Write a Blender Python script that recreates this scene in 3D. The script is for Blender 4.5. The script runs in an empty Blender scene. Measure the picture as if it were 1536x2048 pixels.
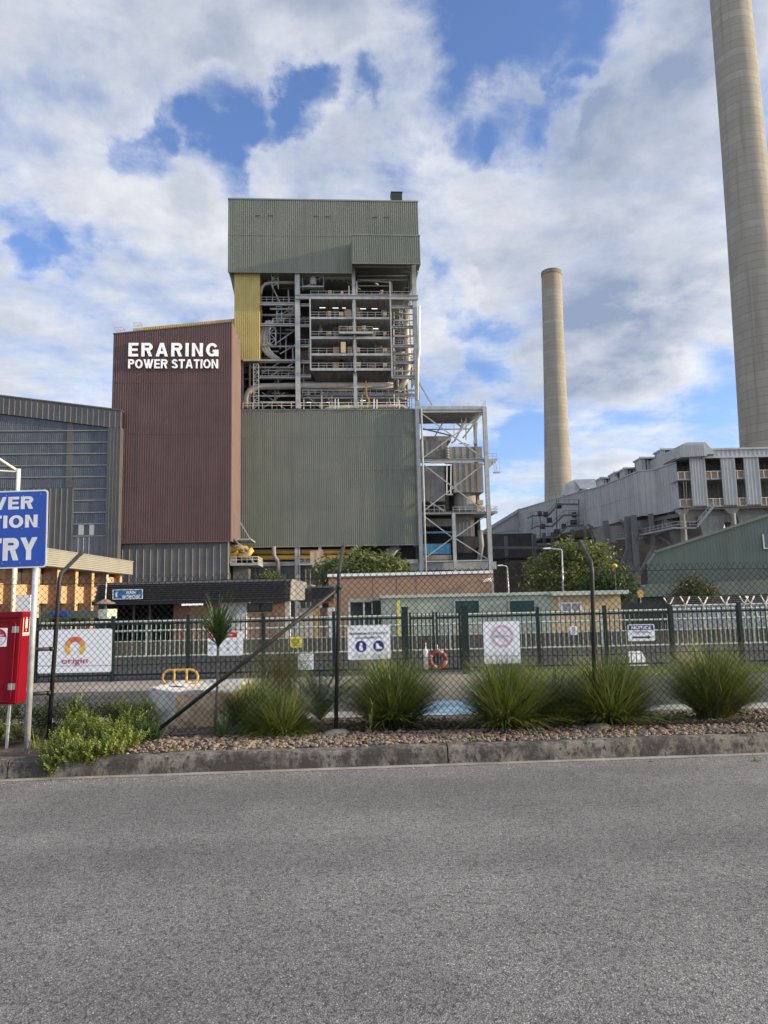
import bpy, bmesh, math, random
import numpy as np
from mathutils import Vector, Matrix
R = math.radians
rnd = random.Random(7)
SC = bpy.context.scene
COL = SC.collection

# ------------------------------------------------------------------ camera
F_PX, CX, CY = 1420.0, 768.0, 1024.0
PITCH, ROLL, EYE = R(7.1), -0.022, 1.6
cam_d = bpy.data.cameras.new('camera'); cam = bpy.data.objects.new('camera', cam_d); COL.objects.link(cam)
cam_d.sensor_fit = 'VERTICAL'; cam_d.sensor_height = 24.0; cam_d.lens = F_PX/2048*24.0
cam_d.clip_start = 0.1; cam_d.clip_end = 5000
CR = Matrix.Rotation(R(90)+PITCH, 4, 'X') @ Matrix.Rotation(ROLL, 4, 'Z')
CP = Vector((0, 0, EYE))
cam.matrix_world = Matrix.Translation(CP) @ CR
SC.camera = cam

# ------------------------------------------------------------------ light
SUN_EL, SUN_AZ = R(14.0), R(-5.0)          # azimuth from +X, counter-clockwise
S_DIR = Vector((math.cos(SUN_EL)*math.cos(SUN_AZ), math.cos(SUN_EL)*math.sin(SUN_AZ), math.sin(SUN_EL)))
sd = bpy.data.lights.new('sun', 'SUN'); so = bpy.data.objects.new('sun', sd); COL.objects.link(so)
sd.energy = 4.2; sd.angle = R(0.5); sd.color = (1.0, 0.82, 0.55)
so.rotation_euler = S_DIR.to_track_quat('Z', 'Y').to_euler(); so.location = S_DIR*60
SC.view_settings.view_transform = 'Standard'; SC.view_settings.look = 'None'
SC.view_settings.exposure = 0.78; SC.view_settings.gamma = 1.0

def ray(px, py):
    return (CR @ Vector(((px-CX)/F_PX, -(py-CY)/F_PX, -1.0, 0.0))).to_3d()
def at(px, py, Y):
    d = ray(px, py); return CP + d*(Y/d.y)
def atx(px, py, X):
    d = ray(px, py); return CP + d*(X/d.x)
def gnd(px, py, z=0.0):
    d = ray(px, py); return CP + d*((z-EYE)/d.z)

# ------------------------------------------------------------------ world: sky texture and clouds
W = bpy.data.worlds.new('World'); SC.world = W; W.use_nodes = True
wt = W.node_tree; wt.nodes.clear()
def NW(t, **k):
    n = wt.nodes.new(t)
    for a, b in k.items(): setattr(n, a, b)
    return n
def wl(a, b): wt.links.new(a, b)
def wmath(op, a, b=None, c=None, clamp=False):
    n = NW('ShaderNodeMath', operation=op, use_clamp=clamp)
    for i, v in enumerate((a, b, c)):
        if v is None: continue
        if isinstance(v, (int, float)): n.inputs[i].default_value = v
        else: wl(v, n.inputs[i])
    return n.outputs[0]
def wmix(f, a, b):
    n = NW('ShaderNodeMix', data_type='RGBA')
    if isinstance(f, (int, float)): n.inputs[0].default_value = f
    else: wl(f, n.inputs[0])
    for s, v in ((n.inputs[6], a), (n.inputs[7], b)):
        if isinstance(v, tuple): s.default_value = (*v, 1)
        else: wl(v, s)
    return n.outputs[2]
tc = NW('ShaderNodeTexCoord'); DIR = tc.outputs['Generated']
sky = NW('ShaderNodeTexSky'); sky.sky_type = 'NISHITA'; sky.sun_disc = False
sky.sun_elevation = SUN_EL; sky.sun_rotation = R(90)-SUN_AZ; sky.air_density = 1.0; sky.dust_density = 0.6; sky.ozone_density = 2.0
sep = NW('ShaderNodeSeparateXYZ'); wl(DIR, sep.inputs[0])
zz = wmath('ADD', wmath('MAXIMUM', sep.outputs[2], 0.0), 0.16)
cmb = NW('ShaderNodeCombineXYZ'); wl(wmath('DIVIDE', sep.outputs[0], zz), cmb.inputs[0]); wl(wmath('DIVIDE', sep.outputs[1], zz), cmb.inputs[1])
def cloud_noise(vec, off, scale, det, rough, seed):
    mp = NW('ShaderNodeMapping'); mp.inputs['Location'].default_value = (off[0]+seed, off[1]+seed*0.7, seed)
    wl(vec, mp.inputs[0])
    n = NW('ShaderNodeTexNoise'); n.inputs['Scale'].default_value = scale; n.inputs['Detail'].default_value = det
    n.inputs['Roughness'].default_value = rough; n.inputs['Distortion'].default_value = 0.25
    wl(mp.outputs[0], n.inputs['Vector']); return n.outputs['Fac']
P = cmb.outputs[0]
# places in the sky that stay clear (-) or stay cloudy (+): (px, py, cos-falloff deg, amount)
SPOTS = [(930, 35, 4.6, -.26), (1090, 20, 5.0, -.30), (1220, 60, 3.6, -.26), (1000, 75, 3.0, -.14), (840, -30, 3.5, -.12),
         (625, 214, 2.0, -.34), (545, 240, 1.9, -.34), (700, 178, 1.9, -.34), (770, 160, 1.6, -.22), (590, 185, 1.7, -.25), (445, 228, 1.9, -.30), (385, 270, 1.7, -.28), (330, 318, 1.6, -.28), (490, 290, 1.6, -.24), (470, 345, 1.3, -.2), (590, 95, 1.6, -.18), (610, 140, 1.4, -.16), (500, 130, 3.2, .16), (535, 275, 1.0, .12),
         (40, 490, 2.0, -.28), (130, 500, 1.8, -.26), (215, 480, 1.6, -.18), (20, 545, 1.4, -.2), (1040, 268, 2.0, -.34), (970, 265, 1.7, -.26), (1168, 190, 1.7, -.34), (1125, 245, 1.7, -.28), (1175, 110, 1.5, -.2), (890, 200, 2.0, -.10),
         (885, 575, 1.7, -.26), (995, 695, 2.0, -.28), (935, 640, 1.5, -.22), (1080, 640, 1.6, -.18), (1300, 600, 2.0, -.16), (1200, 690, 1.6, -.14), (1415, 755, 2.4, -.26), (1060, 860, 2.0, -.18), (1480, 180, 2.2, -.08),
         (180, 780, 1.6, -.14), (130, 620, 2.0, -.08), (20, 545, 1.8, -.10), (1000, 950, 1.8, -.1), (470, 360, 1.8, -.12),
         (725, 70, 4.6, .36), (1080, 160, 4.0, .28), (860, 110, 2.6, .10), (250, 100, 9, .08), (120, 320, 7, .08), (300, 480, 5, .04), (1000, 430, 8, .24), (420, 60, 5, .12),
         (1310, 220, 6, .26), (1200, 450, 9, .22), (650, 330, 4.0, .22), (100, 720, 5, .16), (1250, 800, 5, .14), (720, 400, 4, .18), (400, 360, 2.6, .2), (1350, 600, 6, .16), (480, 440, 4, .14), (1380, 30, 3.5, .14), (880, 800, 4, .10)]
bias = None
wn = NW('ShaderNodeTexNoise'); wn.inputs['Scale'].default_value = 8.0; wn.inputs['Detail'].default_value = 7; wn.inputs['Roughness'].default_value = .6; wl(DIR, wn.inputs['Vector'])
wv = NW('ShaderNodeVectorMath', operation='SUBTRACT'); wl(wn.outputs['Color'], wv.inputs[0]); wv.inputs[1].default_value = (.5, .5, .5)
wsc = NW('ShaderNodeVectorMath', operation='MULTIPLY_ADD'); wl(wv.outputs[0], wsc.inputs[0]); wsc.inputs[1].default_value = (.16, .16, .16); wl(DIR, wsc.inputs[2])
wnm = NW('ShaderNodeVectorMath', operation='NORMALIZE'); wl(wsc.outputs[0], wnm.inputs[0]); DIRW = wnm.outputs[0]
for px, py, deg, amt in SPOTS:
    d = ray(px, py).normalized()
    dp = NW('ShaderNodeVectorMath', operation='DOT_PRODUCT'); wl(DIRW, dp.inputs[0]); dp.inputs[1].default_value = d
    mr = NW('ShaderNodeMapRange', interpolation_type='SMOOTHERSTEP'); wl(dp.outputs['Value'], mr.inputs[0])
    mr.inputs[1].default_value = math.cos(R(deg*1.55)); mr.inputs[2].default_value = 1.0
    mr.inputs[3].default_value = 0.0; mr.inputs[4].default_value = amt
    bias = mr.outputs[0] if bias is None else wmath('ADD', bias, mr.outputs[0])
def density(off):
    a = cloud_noise(P, off, 1.6, 9, 0.54, 3.1)
    b = cloud_noise(P, off, 4.6, 10, 0.645, 8.7)
    return wmath('ADD', wmath('MULTIPLY', a, 0.66), wmath('MULTIPLY', b, 0.34))
D0 = density((0, 0)); D1 = density((0.06, -0.035)); D2 = density((0.22, -0.10))
dens = wmath('ADD', wmath('MULTIPLY_ADD', D0, 2.9, -.98), bias)
cov = NW('ShaderNodeMapRange', interpolation_type='SMOOTHSTEP'); wl(dens, cov.inputs[0])
cov.inputs[1].default_value = 0.12; cov.inputs[2].default_value = 0.82
lit = wmath('ADD', wmath('MULTIPLY', wmath('SUBTRACT', D0, D1), 2.4), wmath('MULTIPLY', wmath('SUBTRACT', D0, D2), 2.2))
thick = NW('ShaderNodeMapRange'); wl(dens, thick.inputs[0]); thick.inputs[1].default_value = 0.45; thick.inputs[2].default_value = 0.98
thick.inputs[3].default_value = 0.92; thick.inputs[4].default_value = 0.05
shade = wmath('ADD', lit, thick.outputs[0], clamp=True)
# whiter towards the sun; raised overhead and behind the camera as added fill light
dps = NW('ShaderNodeVectorMath', operation='DOT_PRODUCT'); wl(DIR, dps.inputs[0]); dps.inputs[1].default_value = S_DIR
glow = NW('ShaderNodeMapRange', interpolation_type='SMOOTHSTEP'); wl(dps.outputs['Value'], glow.inputs[0])
glow.inputs[1].default_value = 0.55; glow.inputs[2].default_value = 1.0; glow.inputs[3].default_value = 0.0; glow.inputs[4].default_value = 1.2
zen = NW('ShaderNodeMapRange', interpolation_type='SMOOTHSTEP'); wl(sep.outputs[2], zen.inputs[0]); zen.inputs[1].default_value = .66; zen.inputs[2].default_value = .95; zen.inputs[3].default_value = 1.0; zen.inputs[4].default_value = 2.5
bk = NW('ShaderNodeMapRange', interpolation_type='SMOOTHSTEP'); wl(sep.outputs[1], bk.inputs[0]); bk.inputs[1].default_value = .45; bk.inputs[2].default_value = -.4; bk.inputs[3].default_value = 0.0; bk.inputs[4].default_value = .9
gl_all = wmath('ADD', wmath('ADD', glow.outputs[0], zen.outputs[0]), bk.outputs[0])
ccol = wmix(shade, (0.185, 0.225, 0.315), (0.555, 0.56, 0.565))
mulc = NW('ShaderNodeVectorMath', operation='SCALE'); wl(ccol, mulc.inputs[0]); wl(gl_all, mulc.inputs['Scale'])
skys = NW('ShaderNodeVectorMath', operation='MULTIPLY'); wl(sky.outputs[0], skys.inputs[0]); skys.inputs[1].default_value = (.80, .84, 1.08)
SKY_STRENGTH = 0.15
bg1 = NW('ShaderNodeBackground'); wl(skys.outputs[0], bg1.inputs[0]); bg1.inputs[1].default_value = SKY_STRENGTH
bg2 = NW('ShaderNodeBackground'); wl(mulc.outputs[0], bg2.inputs[0]); bg2.inputs[1].default_value = 1.0
mxs = NW('ShaderNodeMixShader'); wl(wmath('MULTIPLY', cov.outputs[0], 0.96), mxs.inputs[0]); wl(bg1.outputs[0], mxs.inputs[1]); wl(bg2.outputs[0], mxs.inputs[2])
wo = NW('ShaderNodeOutputWorld'); wl(mxs.outputs[0], wo.inputs[0])

# ------------------------------------------------------------------ materials
def mat(name, c1, c2=None, scale=4.0, rough=0.7, metal=0.0, bump=0.0, bscale=60.0, streak=0.0, sscale=1.2, stain=None, coord='Object', lo=.35, hi=.65, detail=5, island=0.0, transl=0.0, spec=0.4, emit=None):
    m = bpy.data.materials.new(name); m.use_nodes = True; t = m.node_tree; N = t.nodes; L = t.links
    b = N['Principled BSDF']; b.inputs['Roughness'].default_value = rough; b.inputs['Metallic'].default_value = metal
    b.inputs['Specular IOR Level'].default_value = spec
    tc = N.new('ShaderNodeTexCoord'); co = tc.outputs[coord]
    out = None
    def rgbmix(f, a, bb, blend='MIX'):
        n = N.new('ShaderNodeMix'); n.data_type = 'RGBA'; n.blend_type = blend
        if isinstance(f, float): n.inputs[0].default_value = f
        else: L.new(f, n.inputs[0])
        for s, v in ((n.inputs[6], a), (n.inputs[7], bb)):
            if isinstance(v, tuple): s.default_value = (*v, 1)
            else: L.new(v, s)
        return n.outputs[2]
    def noise(vec, sc, det=5, ro=.6):
        n = N.new('ShaderNodeTexNoise'); n.inputs['Scale'].default_value = sc; n.inputs['Detail'].default_value = det; n.inputs['Roughness'].default_value = ro
        L.new(vec, n.inputs['Vector']); return n.outputs['Fac']
    def rng(v, a, bb, c=0.0, d=1.0):
        n = N.new('ShaderNodeMapRange'); L.new(v, n.inputs[0]); n.inputs[1].default_value = a; n.inputs[2].default_value = bb; n.inputs[3].default_value = c; n.inputs[4].default_value = d
        return n.outputs[0]
    col = c1
    if c2 is not None:
        if island > 0:
            g = N.new('ShaderNodeNewGeometry')
            f0 = noise(co, scale, detail)
            mm = N.new('ShaderNodeMix'); mm.data_type = 'FLOAT'; mm.inputs[0].default_value = island
            L.new(rng(f0, lo, hi), mm.inputs[2]); L.new(g.outputs['Random Per Island'], mm.inputs[3])
            col = rgbmix(mm.outputs[0], c1, c2)
        else:
            col = rgbmix(rng(noise(co, scale, detail), lo, hi), c1, c2)
    if streak > 0:
        mp = N.new('ShaderNodeMapping'); mp.inputs['Scale'].default_value = (sscale, sscale, sscale*0.06); L.new(co, mp.inputs[0])
        f = rng(noise(mp.outputs[0], 1.0, 6, .65), .48, .72, 0.0, streak)
        col = rgbmix(f, col, stain or tuple(x*.45 for x in c1))
    if isinstance(col, tuple): b.inputs['Base Color'].default_value = (*col, 1)
    else: L.new(col, b.inputs['Base Color'])
    if bump > 0:
        bn = N.new('ShaderNodeBump'); bn.inputs['Strength'].default_value = bump; bn.inputs['Distance'].default_value = 0.02
        L.new(noise(co, bscale, 6, .65), bn.inputs['Height']); L.new(bn.outputs[0], b.inputs['Normal'])
    if emit:
        b.inputs['Emission Color'].default_value = (*emit[0], 1); b.inputs['Emission Strength'].default_value = emit[1]
    if transl > 0:
        tr = N.new('ShaderNodeBsdfTranslucent'); ms = N.new('ShaderNodeMixShader'); ms.inputs[0].default_value = transl
        if isinstance(col, tuple): tr.inputs[0].default_value = (*col, 1)
        else: L.new(col, tr.inputs[0])
        L.new(b.outputs[0], ms.inputs[1]); L.new(tr.outputs[0], ms.inputs[2]); L.new(ms.outputs[0], N['Material Output'].inputs[0])
    return m

def brick_mat(name, c1, c2, mortar, bw=.23, bh=.076):
    m = bpy.data.materials.new(name); m.use_nodes = True; t = m.node_tree; N = t.nodes; L = t.links
    b = N['Principled BSDF']; b.inputs['Roughness'].default_value = .85
    tc = N.new('ShaderNodeTexCoord'); s = N.new('ShaderNodeSeparateXYZ'); L.new(tc.outputs['Object'], s.inputs[0])
    a = N.new('ShaderNodeMath'); a.operation = 'ADD'; L.new(s.outputs[0], a.inputs[0]); L.new(s.outputs[1], a.inputs[1])
    c = N.new('ShaderNodeCombineXYZ'); L.new(a.outputs[0], c.inputs[0]); L.new(s.outputs[2], c.inputs[1])
    br = N.new('ShaderNodeTexBrick'); br.inputs['Scale'].default_value = 1.0; br.inputs['Brick Width'].default_value = bw; br.inputs['Row Height'].default_value = bh
    br.inputs['Mortar Size'].default_value = .007; br.inputs['Color1'].default_value = (*c1, 1); br.inputs['Color2'].default_value = (*c2, 1); br.inputs['Mortar'].default_value = (*mortar, 1)
    L.new(c.outputs[0], br.inputs['Vector'])
    n = N.new('ShaderNodeTexNoise'); n.inputs['Scale'].default_value = .9; n.inputs['Detail'].default_value = 6; L.new(tc.outputs['Object'], n.inputs['Vector'])
    mx = N.new('ShaderNodeMix'); mx.data_type = 'RGBA'; mx.blend_type = 'MULTIPLY'; mx.inputs[0].default_value = .5
    L.new(br.outputs['Color'], mx.inputs[6]); L.new(n.outputs['Fac'], mx.inputs[7]); 
    mx2 = N.new('ShaderNodeMix'); mx2.data_type = 'RGBA'; mx2.inputs[0].default_value = .3; L.new(mx.outputs[2], mx2.inputs[6]); L.new(br.outputs['Color'], mx2.inputs[7])
    L.new(mx2.outputs[2], b.inputs['Base Color'])
    return m

M = {}
M['green_clad'] = mat('green_cladding', (.148, .165, .136), (.188, .194, .156), .12, .5, streak=.65, sscale=.9, stain=(.115, .118, .095))
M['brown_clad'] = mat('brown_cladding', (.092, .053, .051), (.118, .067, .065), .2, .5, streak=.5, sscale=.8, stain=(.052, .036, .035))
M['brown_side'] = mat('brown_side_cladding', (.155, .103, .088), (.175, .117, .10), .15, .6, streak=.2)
M['yellow_clad'] = mat('yellow_cladding', (.36, .285, .09), (.41, .33, .12), .2, .5, streak=.25)
M['grey_clad'] = mat('grey_cladding', (.058, .062, .066), (.09, .086, .085), .3, .5, streak=.5, sscale=1.0, stain=(.13, .115, .105))
M['grey_clad2'] = mat('light_grey_cladding', (.30, .305, .31), (.36, .362, .365), .25, .55, streak=.4, sscale=.6, stain=(.15, .145, .14))
M['steel'] = mat('painted_steel', (.245, .255, .26), (.34, .342, .335), .8, .55, streak=.3, sscale=2)
M['steel_dark'] = mat('dark_steel', (.085, .085, .09), (.13, .125, .12), .6, .6)
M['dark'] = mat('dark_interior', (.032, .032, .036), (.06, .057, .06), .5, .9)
M['darker'] = mat('blackish_steel', (.03, .03, .034), (.06, .055, .055), .35, .85)  # blackish mottled colour for undercroft walls, rear wall and hoppers
M['grime'] = mat('grimy_casing', (.05, .043, .038), (.095, .082, .07), .5, .85, streak=.5, sscale=1.0)
M['pipe'] = mat('lagged_pipe', (.22, .21, .195), (.33, .305, .275), .7, .5, streak=.3)
M['pipe_warm'] = mat('warm_lagged_pipe', (.42, .36, .28), (.5, .44, .35), .7, .55)
M['pipe_yellow'] = mat('yellow_pipe', (.50, .31, .06), (.58, .38, .10), .9, .5, streak=.3)
M['duct'] = mat('weathered_duct', (.16, .155, .145), (.25, .24, .225), .35, .7, streak=.6, sscale=.7, stain=(.10, .08, .065))
M['rust'] = mat('rusty_panel', (.19, .135, .095), (.26, .195, .14), .8, .8, streak=.4)
M['tan'] = mat('tan_machine', (.38, .27, .17), (.45, .34, .22), 1.5, .7)
M['concrete_stack'] = None
M['glass_dark'] = mat('dark_glazing', (.035, .045, .062), (.065, .078, .098), .4, .25, streak=.45, sscale=2.2, stain=(.13, .14, .155), spec=.5)
M['white'] = mat('white_paint', (.72, .73, .74), (.80, .80, .80), 2.0, .5)
M['cream'] = mat('cream_paint', (.62, .58, .48), (.7, .66, .56), 2.0, .55)
M['black'] = mat('black_paint', (.012, .012, .013), (.022, .021, .02), 6.0, .5)
M['post_black'] = mat('worn_black_coating', (.010, .010, .011), (.022, .021, .021), 9.0, .55, bump=.1)
M['mesh_black'] = mat('black_wire_coating', (.004, .004, .005), (.009, .009, .009), 9.0, .75, spec=.2)
M['letter'] = mat('white_letter', (.82, .82, .82), (.88, .88, .87), 1.0, .5)
M['blue_sign'] = mat('blue_reflective_sheet', (.006, .055, .34), (.008, .065, .38), 3.0, .4, spec=.5)
M['blue_panel_sign'] = mat('blue_building_sign', (.02, .13, .30), (.03, .16, .35), 2.0, .5)
M['sign_letter'] = mat('reflective_letter', (.62, .62, .62), (.7, .7, .69), 8.0, .5)
M['galv'] = mat('galvanised_tube', (.34, .35, .36), (.50, .50, .50), 14.0, .42, metal=.35, bump=.05)
M['red'] = mat('red_enamel', (.165, .002, .009), (.19, .003, .011), 3.0, .4, spec=.15)
M['red_dull'] = mat('red_print', (.50, .035, .03), None, rough=.5)
M['green_fence'] = mat('dark_green_enamel', (.004, .015, .013), (.008, .022, .019), 5.0, .45)
M['rail_pale'] = mat('pale_green_rail', (.40, .45, .38), (.50, .53, .45), 4.0, .6, streak=.3)
M['demount'] = mat('pale_green_wall', (.30, .34, .27), (.35, .385, .31), .8, .7, streak=.3)
M['tan_wall'] = mat('tan_wall', (.50, .38, .20), (.56, .43, .24), .8, .7, streak=.2)
M['win_green'] = mat('dark_green_screen', (.008, .04, .035), (.014, .055, .045), 1.0, .35)
M['brick'] = brick_mat('orange_brick', (.34, .195, .115), (.41, .25, .15), (.36, .29, .23))
M['brick_dark'] = brick_mat('brown_brick', (.26, .12, .07), (.34, .17, .10), (.26, .2, .16))
M['orange_panel'] = mat('orange_render', (.43, .28, .145), (.49, .33, .175), .9, .8, streak=.2)
M['fascia'] = mat('ribbed_fascia', (.23, .225, .18), (.27, .26, .21), .6, .6)
M['tile'] = mat('black_tile', (.026, .027, .030), (.06, .06, .062), 9.0, .45, bump=.2, bscale=20)
M['shed'] = mat('green_grey_shed', (.085, .11, .095), (.105, .13, .11), .2, .65, streak=.3, sscale=.7)
M['brown_dirt'] = mat('brown_wall', (.085, .076, .064), (.125, .11, .094), 1.2, .9, streak=.4, bump=.3)
M['leaf'] = mat('foliage', (.052, .075, .018), (.165, .185, .05), .9, .6, island=.45, transl=.3)
M['leaf_dark'] = mat('dark_foliage', (.022, .05, .012), (.06, .095, .022), .9, .6, island=.45, transl=.25)
M['leaf_bright'] = mat('bright_succulent_leaf', (.075, .12, .02), (.24, .27, .05), 4.0, .5, island=.6, transl=.25)
M['leaf_dry'] = mat('dull_olive_foliage', (.055, .06, .02), (.10, .10, .035), 1.2, .7, island=.5, transl=.2)
M['blade'] = mat('grass_blade', (.035, .07, .007), (.27, .315, .055), 2.0, .5, island=.75, transl=.2)
M['blade_dry'] = mat('straw_blade', (.28, .24, .12), (.40, .36, .22), 3.0, .6, island=.7, transl=.3)
M['strap'] = mat('strap_leaf', (.025, .06, .012), (.085, .13, .03), 3.0, .4, island=.6, transl=.25)
M['bark'] = mat('grey_bark', (.13, .11, .09), (.22, .19, .16), 8, .9, bump=.5)
M['yellow'] = mat('yellow_paint', (.50, .30, .055), (.56, .35, .08), 4.0, .45)
M['sign_yellow'] = mat('yellow_print', (.70, .62, .08), None, rough=.5)
M['board'] = mat('white_board', (.74, .76, .79), (.80, .81, .83), 1.5, .45)
M['navy'] = mat('navy_print', (.02, .02, .16), None, rough=.5)
M['pink'] = mat('faded_pink_print', (.60, .42, .50), None, rough=.6)
M['ink'] = mat('black_print', (.02, .02, .02), None, rough=.6)
M['grey_ink'] = mat('grey_print', (.35, .36, .38), None, rough=.6)
M['blue_panel'] = mat('blue_panel', (.07, .26, .42), (.10, .32, .48), 1.0, .5)
M['lamp'] = mat('lit_tube', (.9, .9, .9), None, emit=((1, .97, .9), .7))
M['hinge'] = mat('dull_hinge', (.30, .30, .29), (.4, .4, .39), 20, .4, metal=.6)

# ------------------------------------------------------------------ mesh builder
WM = {}
class MB:
    def __init__(s, F=None): s.V = []; s.Fc = []; s.F = F
    def _a(s, pts):
        i = len(s.V)
        if s.F is not None: pts = [s.F @ Vector(p) for p in pts]
        s.V += [tuple(p) for p in pts]; return i
    def face(s, pts): i = s._a(pts); s.Fc.append(tuple(range(i, i+len(pts)))); return s
    def box(s, x0, x1, y0, y1, z0, z1):
        i = s._a([(x0,y0,z0),(x1,y0,z0),(x1,y1,z0),(x0,y1,z0),(x0,y0,z1),(x1,y0,z1),(x1,y1,z1),(x0,y1,z1)])
        for f in ((0,3,2,1),(4,5,6,7),(0,1,5,4),(1,2,6,5),(2,3,7,6),(3,0,4,7)): s.Fc.append(tuple(i+k for k in f))
        return s
    def prism(s, pts, vec):
        n = len(pts); v = Vector(vec); i = s._a([Vector(p) for p in pts]+[Vector(p)+v for p in pts])
        s.Fc.append(tuple(range(i, i+n))); s.Fc.append(tuple(i+2*n-1-k for k in range(n)))
        for k in range(n): s.Fc.append((i+k, i+n+k, i+n+(k+1) % n, i+(k+1) % n))
        return s
    def bar(s, p, q, w, h=None, up=(0, 0, 1)):
        h = h or w; p = Vector(p); q = Vector(q); d = (q-p).normalized(); up = Vector(up)
        if abs(d.dot(up)) > .98: up = Vector((0, 1, 0))
        a = d.cross(up).normalized()*w*.5; b = a.cross(d).normalized()*h*.5
        i = s._a([p-a-b, p+a-b, p+a+b, p-a+b, q-a-b, q+a-b, q+a+b, q-a+b])
        for f in ((0,3,2,1),(4,5,6,7),(0,1,5,4),(1,2,6,5),(2,3,7,6),(3,0,4,7)): s.Fc.append(tuple(i+k for k in f))
        return s
    def ibeam(s, p, q, w, h, tf=None):
        """I section: two flanges and a web"""
        p = Vector(p); q = Vector(q); d = (q-p).normalized(); up = Vector((0, 0, 1))
        if abs(d.dot(up)) > .98: up = Vector((0, 1, 0))
        a = d.cross(up).normalized(); b = a.cross(d).normalized(); tf = tf or h*.1
        s.bar(p+b*(h/2-tf/2), q+b*(h/2-tf/2), w, tf, up); s.bar(p-b*(h/2-tf/2), q-b*(h/2-tf/2), w, tf, up)
        s.bar(p, q, w*.14, h-2*tf, up); return s
    def tube(s, pts, r, n=8, cap=True):
        pts = [Vector(p) for p in pts]; rs = r if isinstance(r, (list, tuple)) else [r]*len(pts)
        ref = None; rings = []
        for k, p in enumerate(pts):
            d = (pts[min(k+1, len(pts)-1)]-pts[max(k-1, 0)]).normalized()
            if ref is None:
                ref = Vector((0, 0, 1)) if abs(d.z) < .9 else Vector((1, 0, 0))
            a = d.cross(ref).normalized(); b = a.cross(d).normalized(); ref = b
            rings.append(s._a([p+(a*math.cos(t)+b*math.sin(t))*rs[k] for t in [2*math.pi*j/n for j in range(n)]]))
        for k in range(len(rings)-1):
            for j in range(n): s.Fc.append((rings[k]+j, rings[k]+(j+1) % n, rings[k+1]+(j+1) % n, rings[k+1]+j))
        if cap:
            s.Fc.append(tuple(rings[0]+n-1-j for j in range(n))); s.Fc.append(tuple(rings[-1]+j for j in range(n)))
        return s
    def lathe(s, prof, c, n=24, cap=True):
        c = Vector(c); rings = [s._a([c+Vector((r*math.cos(2*math.pi*j/n), r*math.sin(2*math.pi*j/n), z)) for j in range(n)]) for r, z in prof]
        for k in range(len(rings)-1):
            for j in range(n): s.Fc.append((rings[k]+j, rings[k]+(j+1) % n, rings[k+1]+(j+1) % n, rings[k+1]+j))
        if cap:
            s.Fc.append(tuple(rings[0]+n-1-j for j in range(n))); s.Fc.append(tuple(rings[-1]+j for j in range(n)))
        return s
    def disc(s, c, u, v, r, n=24, r_in=0, a0=0, a1=2*math.pi):
        c = Vector(c); u = Vector(u).normalized(); v = Vector(v).normalized()
        an = [a0+(a1-a0)*j/n for j in range(n+1)]
        if r_in <= 0: s.face([c+(u*math.cos(t)+v*math.sin(t))*r for t in an[:-1]])
        else:
            for j in range(n):
                e = [u*math.cos(t)+v*math.sin(t) for t in (an[j], an[j+1])]
                s.face([c+e[0]*r_in, c+e[0]*r, c+e[1]*r, c+e[1]*r_in])
        return s
    def corr(s, x0, x1, y, zb, zt, pitch, depth, lo=.45, sl=.12, axis='x'):
        """ribbed sheet facing -y (or +x for axis y) ; zb, zt functions of the running coordinate"""
        n = max(1, round((x1-x0)/pitch)); p = (x1-x0)/n; xs = []
        for k in range(n):
            b = x0+k*p; xs += [(b, 0), (b+p*lo, 0), (b+p*(lo+sl), depth), (b+p*(1-sl), depth)]
        xs.append((x1, 0)); zb = zb if callable(zb) else (lambda q, c=zb: c); zt = zt if callable(zt) else (lambda q, c=zt: c)
        if axis == 'x': pts = [[(a, y-d, zb(a)), (a, y-d, zt(a))] for a, d in xs]
        else: pts = [[(y+d, a, zb(a)), (y+d, a, zt(a))] for a, d in xs]
        i = s._a([q for pr in pts for q in pr])
        for k in range(len(xs)-1): s.Fc.append((i+2*k, i+2*k+2, i+2*k+3, i+2*k+1))
        return s
    def build(s, name, m, parent=None, smooth=False, base=None):
        me = bpy.data.meshes.new(name)
        V = np.array(s.V, dtype=np.float64).reshape(-1, 3)
        Wm = WM[parent.name] if parent is not None else Matrix.Translation(Vector(base) if base is not None else Vector((0, 0, 0)))
        inv = np.array(Wm.inverted()); V = V @ inv[:3, :3].T + inv[:3, 3]
        me.from_pydata(V.tolist(), [], s.Fc); me.update()
        if smooth: me.polygons.foreach_set('use_smooth', [True]*len(me.polygons))
        if m is not None: me.materials.append(M[m] if isinstance(m, str) else m)
        o = bpy.data.objects.new(name, me); COL.objects.link(o)
        if parent is not None: o.parent = parent; WM[o.name] = WM[parent.name]
        else: o.matrix_world = Wm; WM[o.name] = Wm
        return o
def tag(o, label=None, cat=None, group=None, kind=None):
    if label: o['label'] = label
    if cat: o['category'] = cat
    if group: o['group'] = group
    if kind: o['kind'] = kind
    return o
def thing(name, label, cat, loc, rotz=0.0, group=None):
    o = bpy.data.objects.new(name, None); COL.objects.link(o); o.empty_display_size = .3
    o.location = loc; o.rotation_euler = (0, 0, rotz)
    WM[o.name] = Matrix.Translation(Vector(loc)) @ Matrix.Rotation(rotz, 4, 'Z')
    return tag(o, label, cat, group)
def copy_tree(o, loc, label=None, rotz=None, scale=None):
    def rec(a, par):
        c = a.copy(); COL.objects.link(c)
        if par is not None: c.parent = par
        for ch in list(a.children): rec(ch, c)
        return c
    c = rec(o, None); c.location = loc
    if rotz is not None: c.rotation_euler = (0, 0, rotz)
    if scale: c.scale = scale
    if label: c['label'] = label
    return c
_TX = {}
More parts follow.
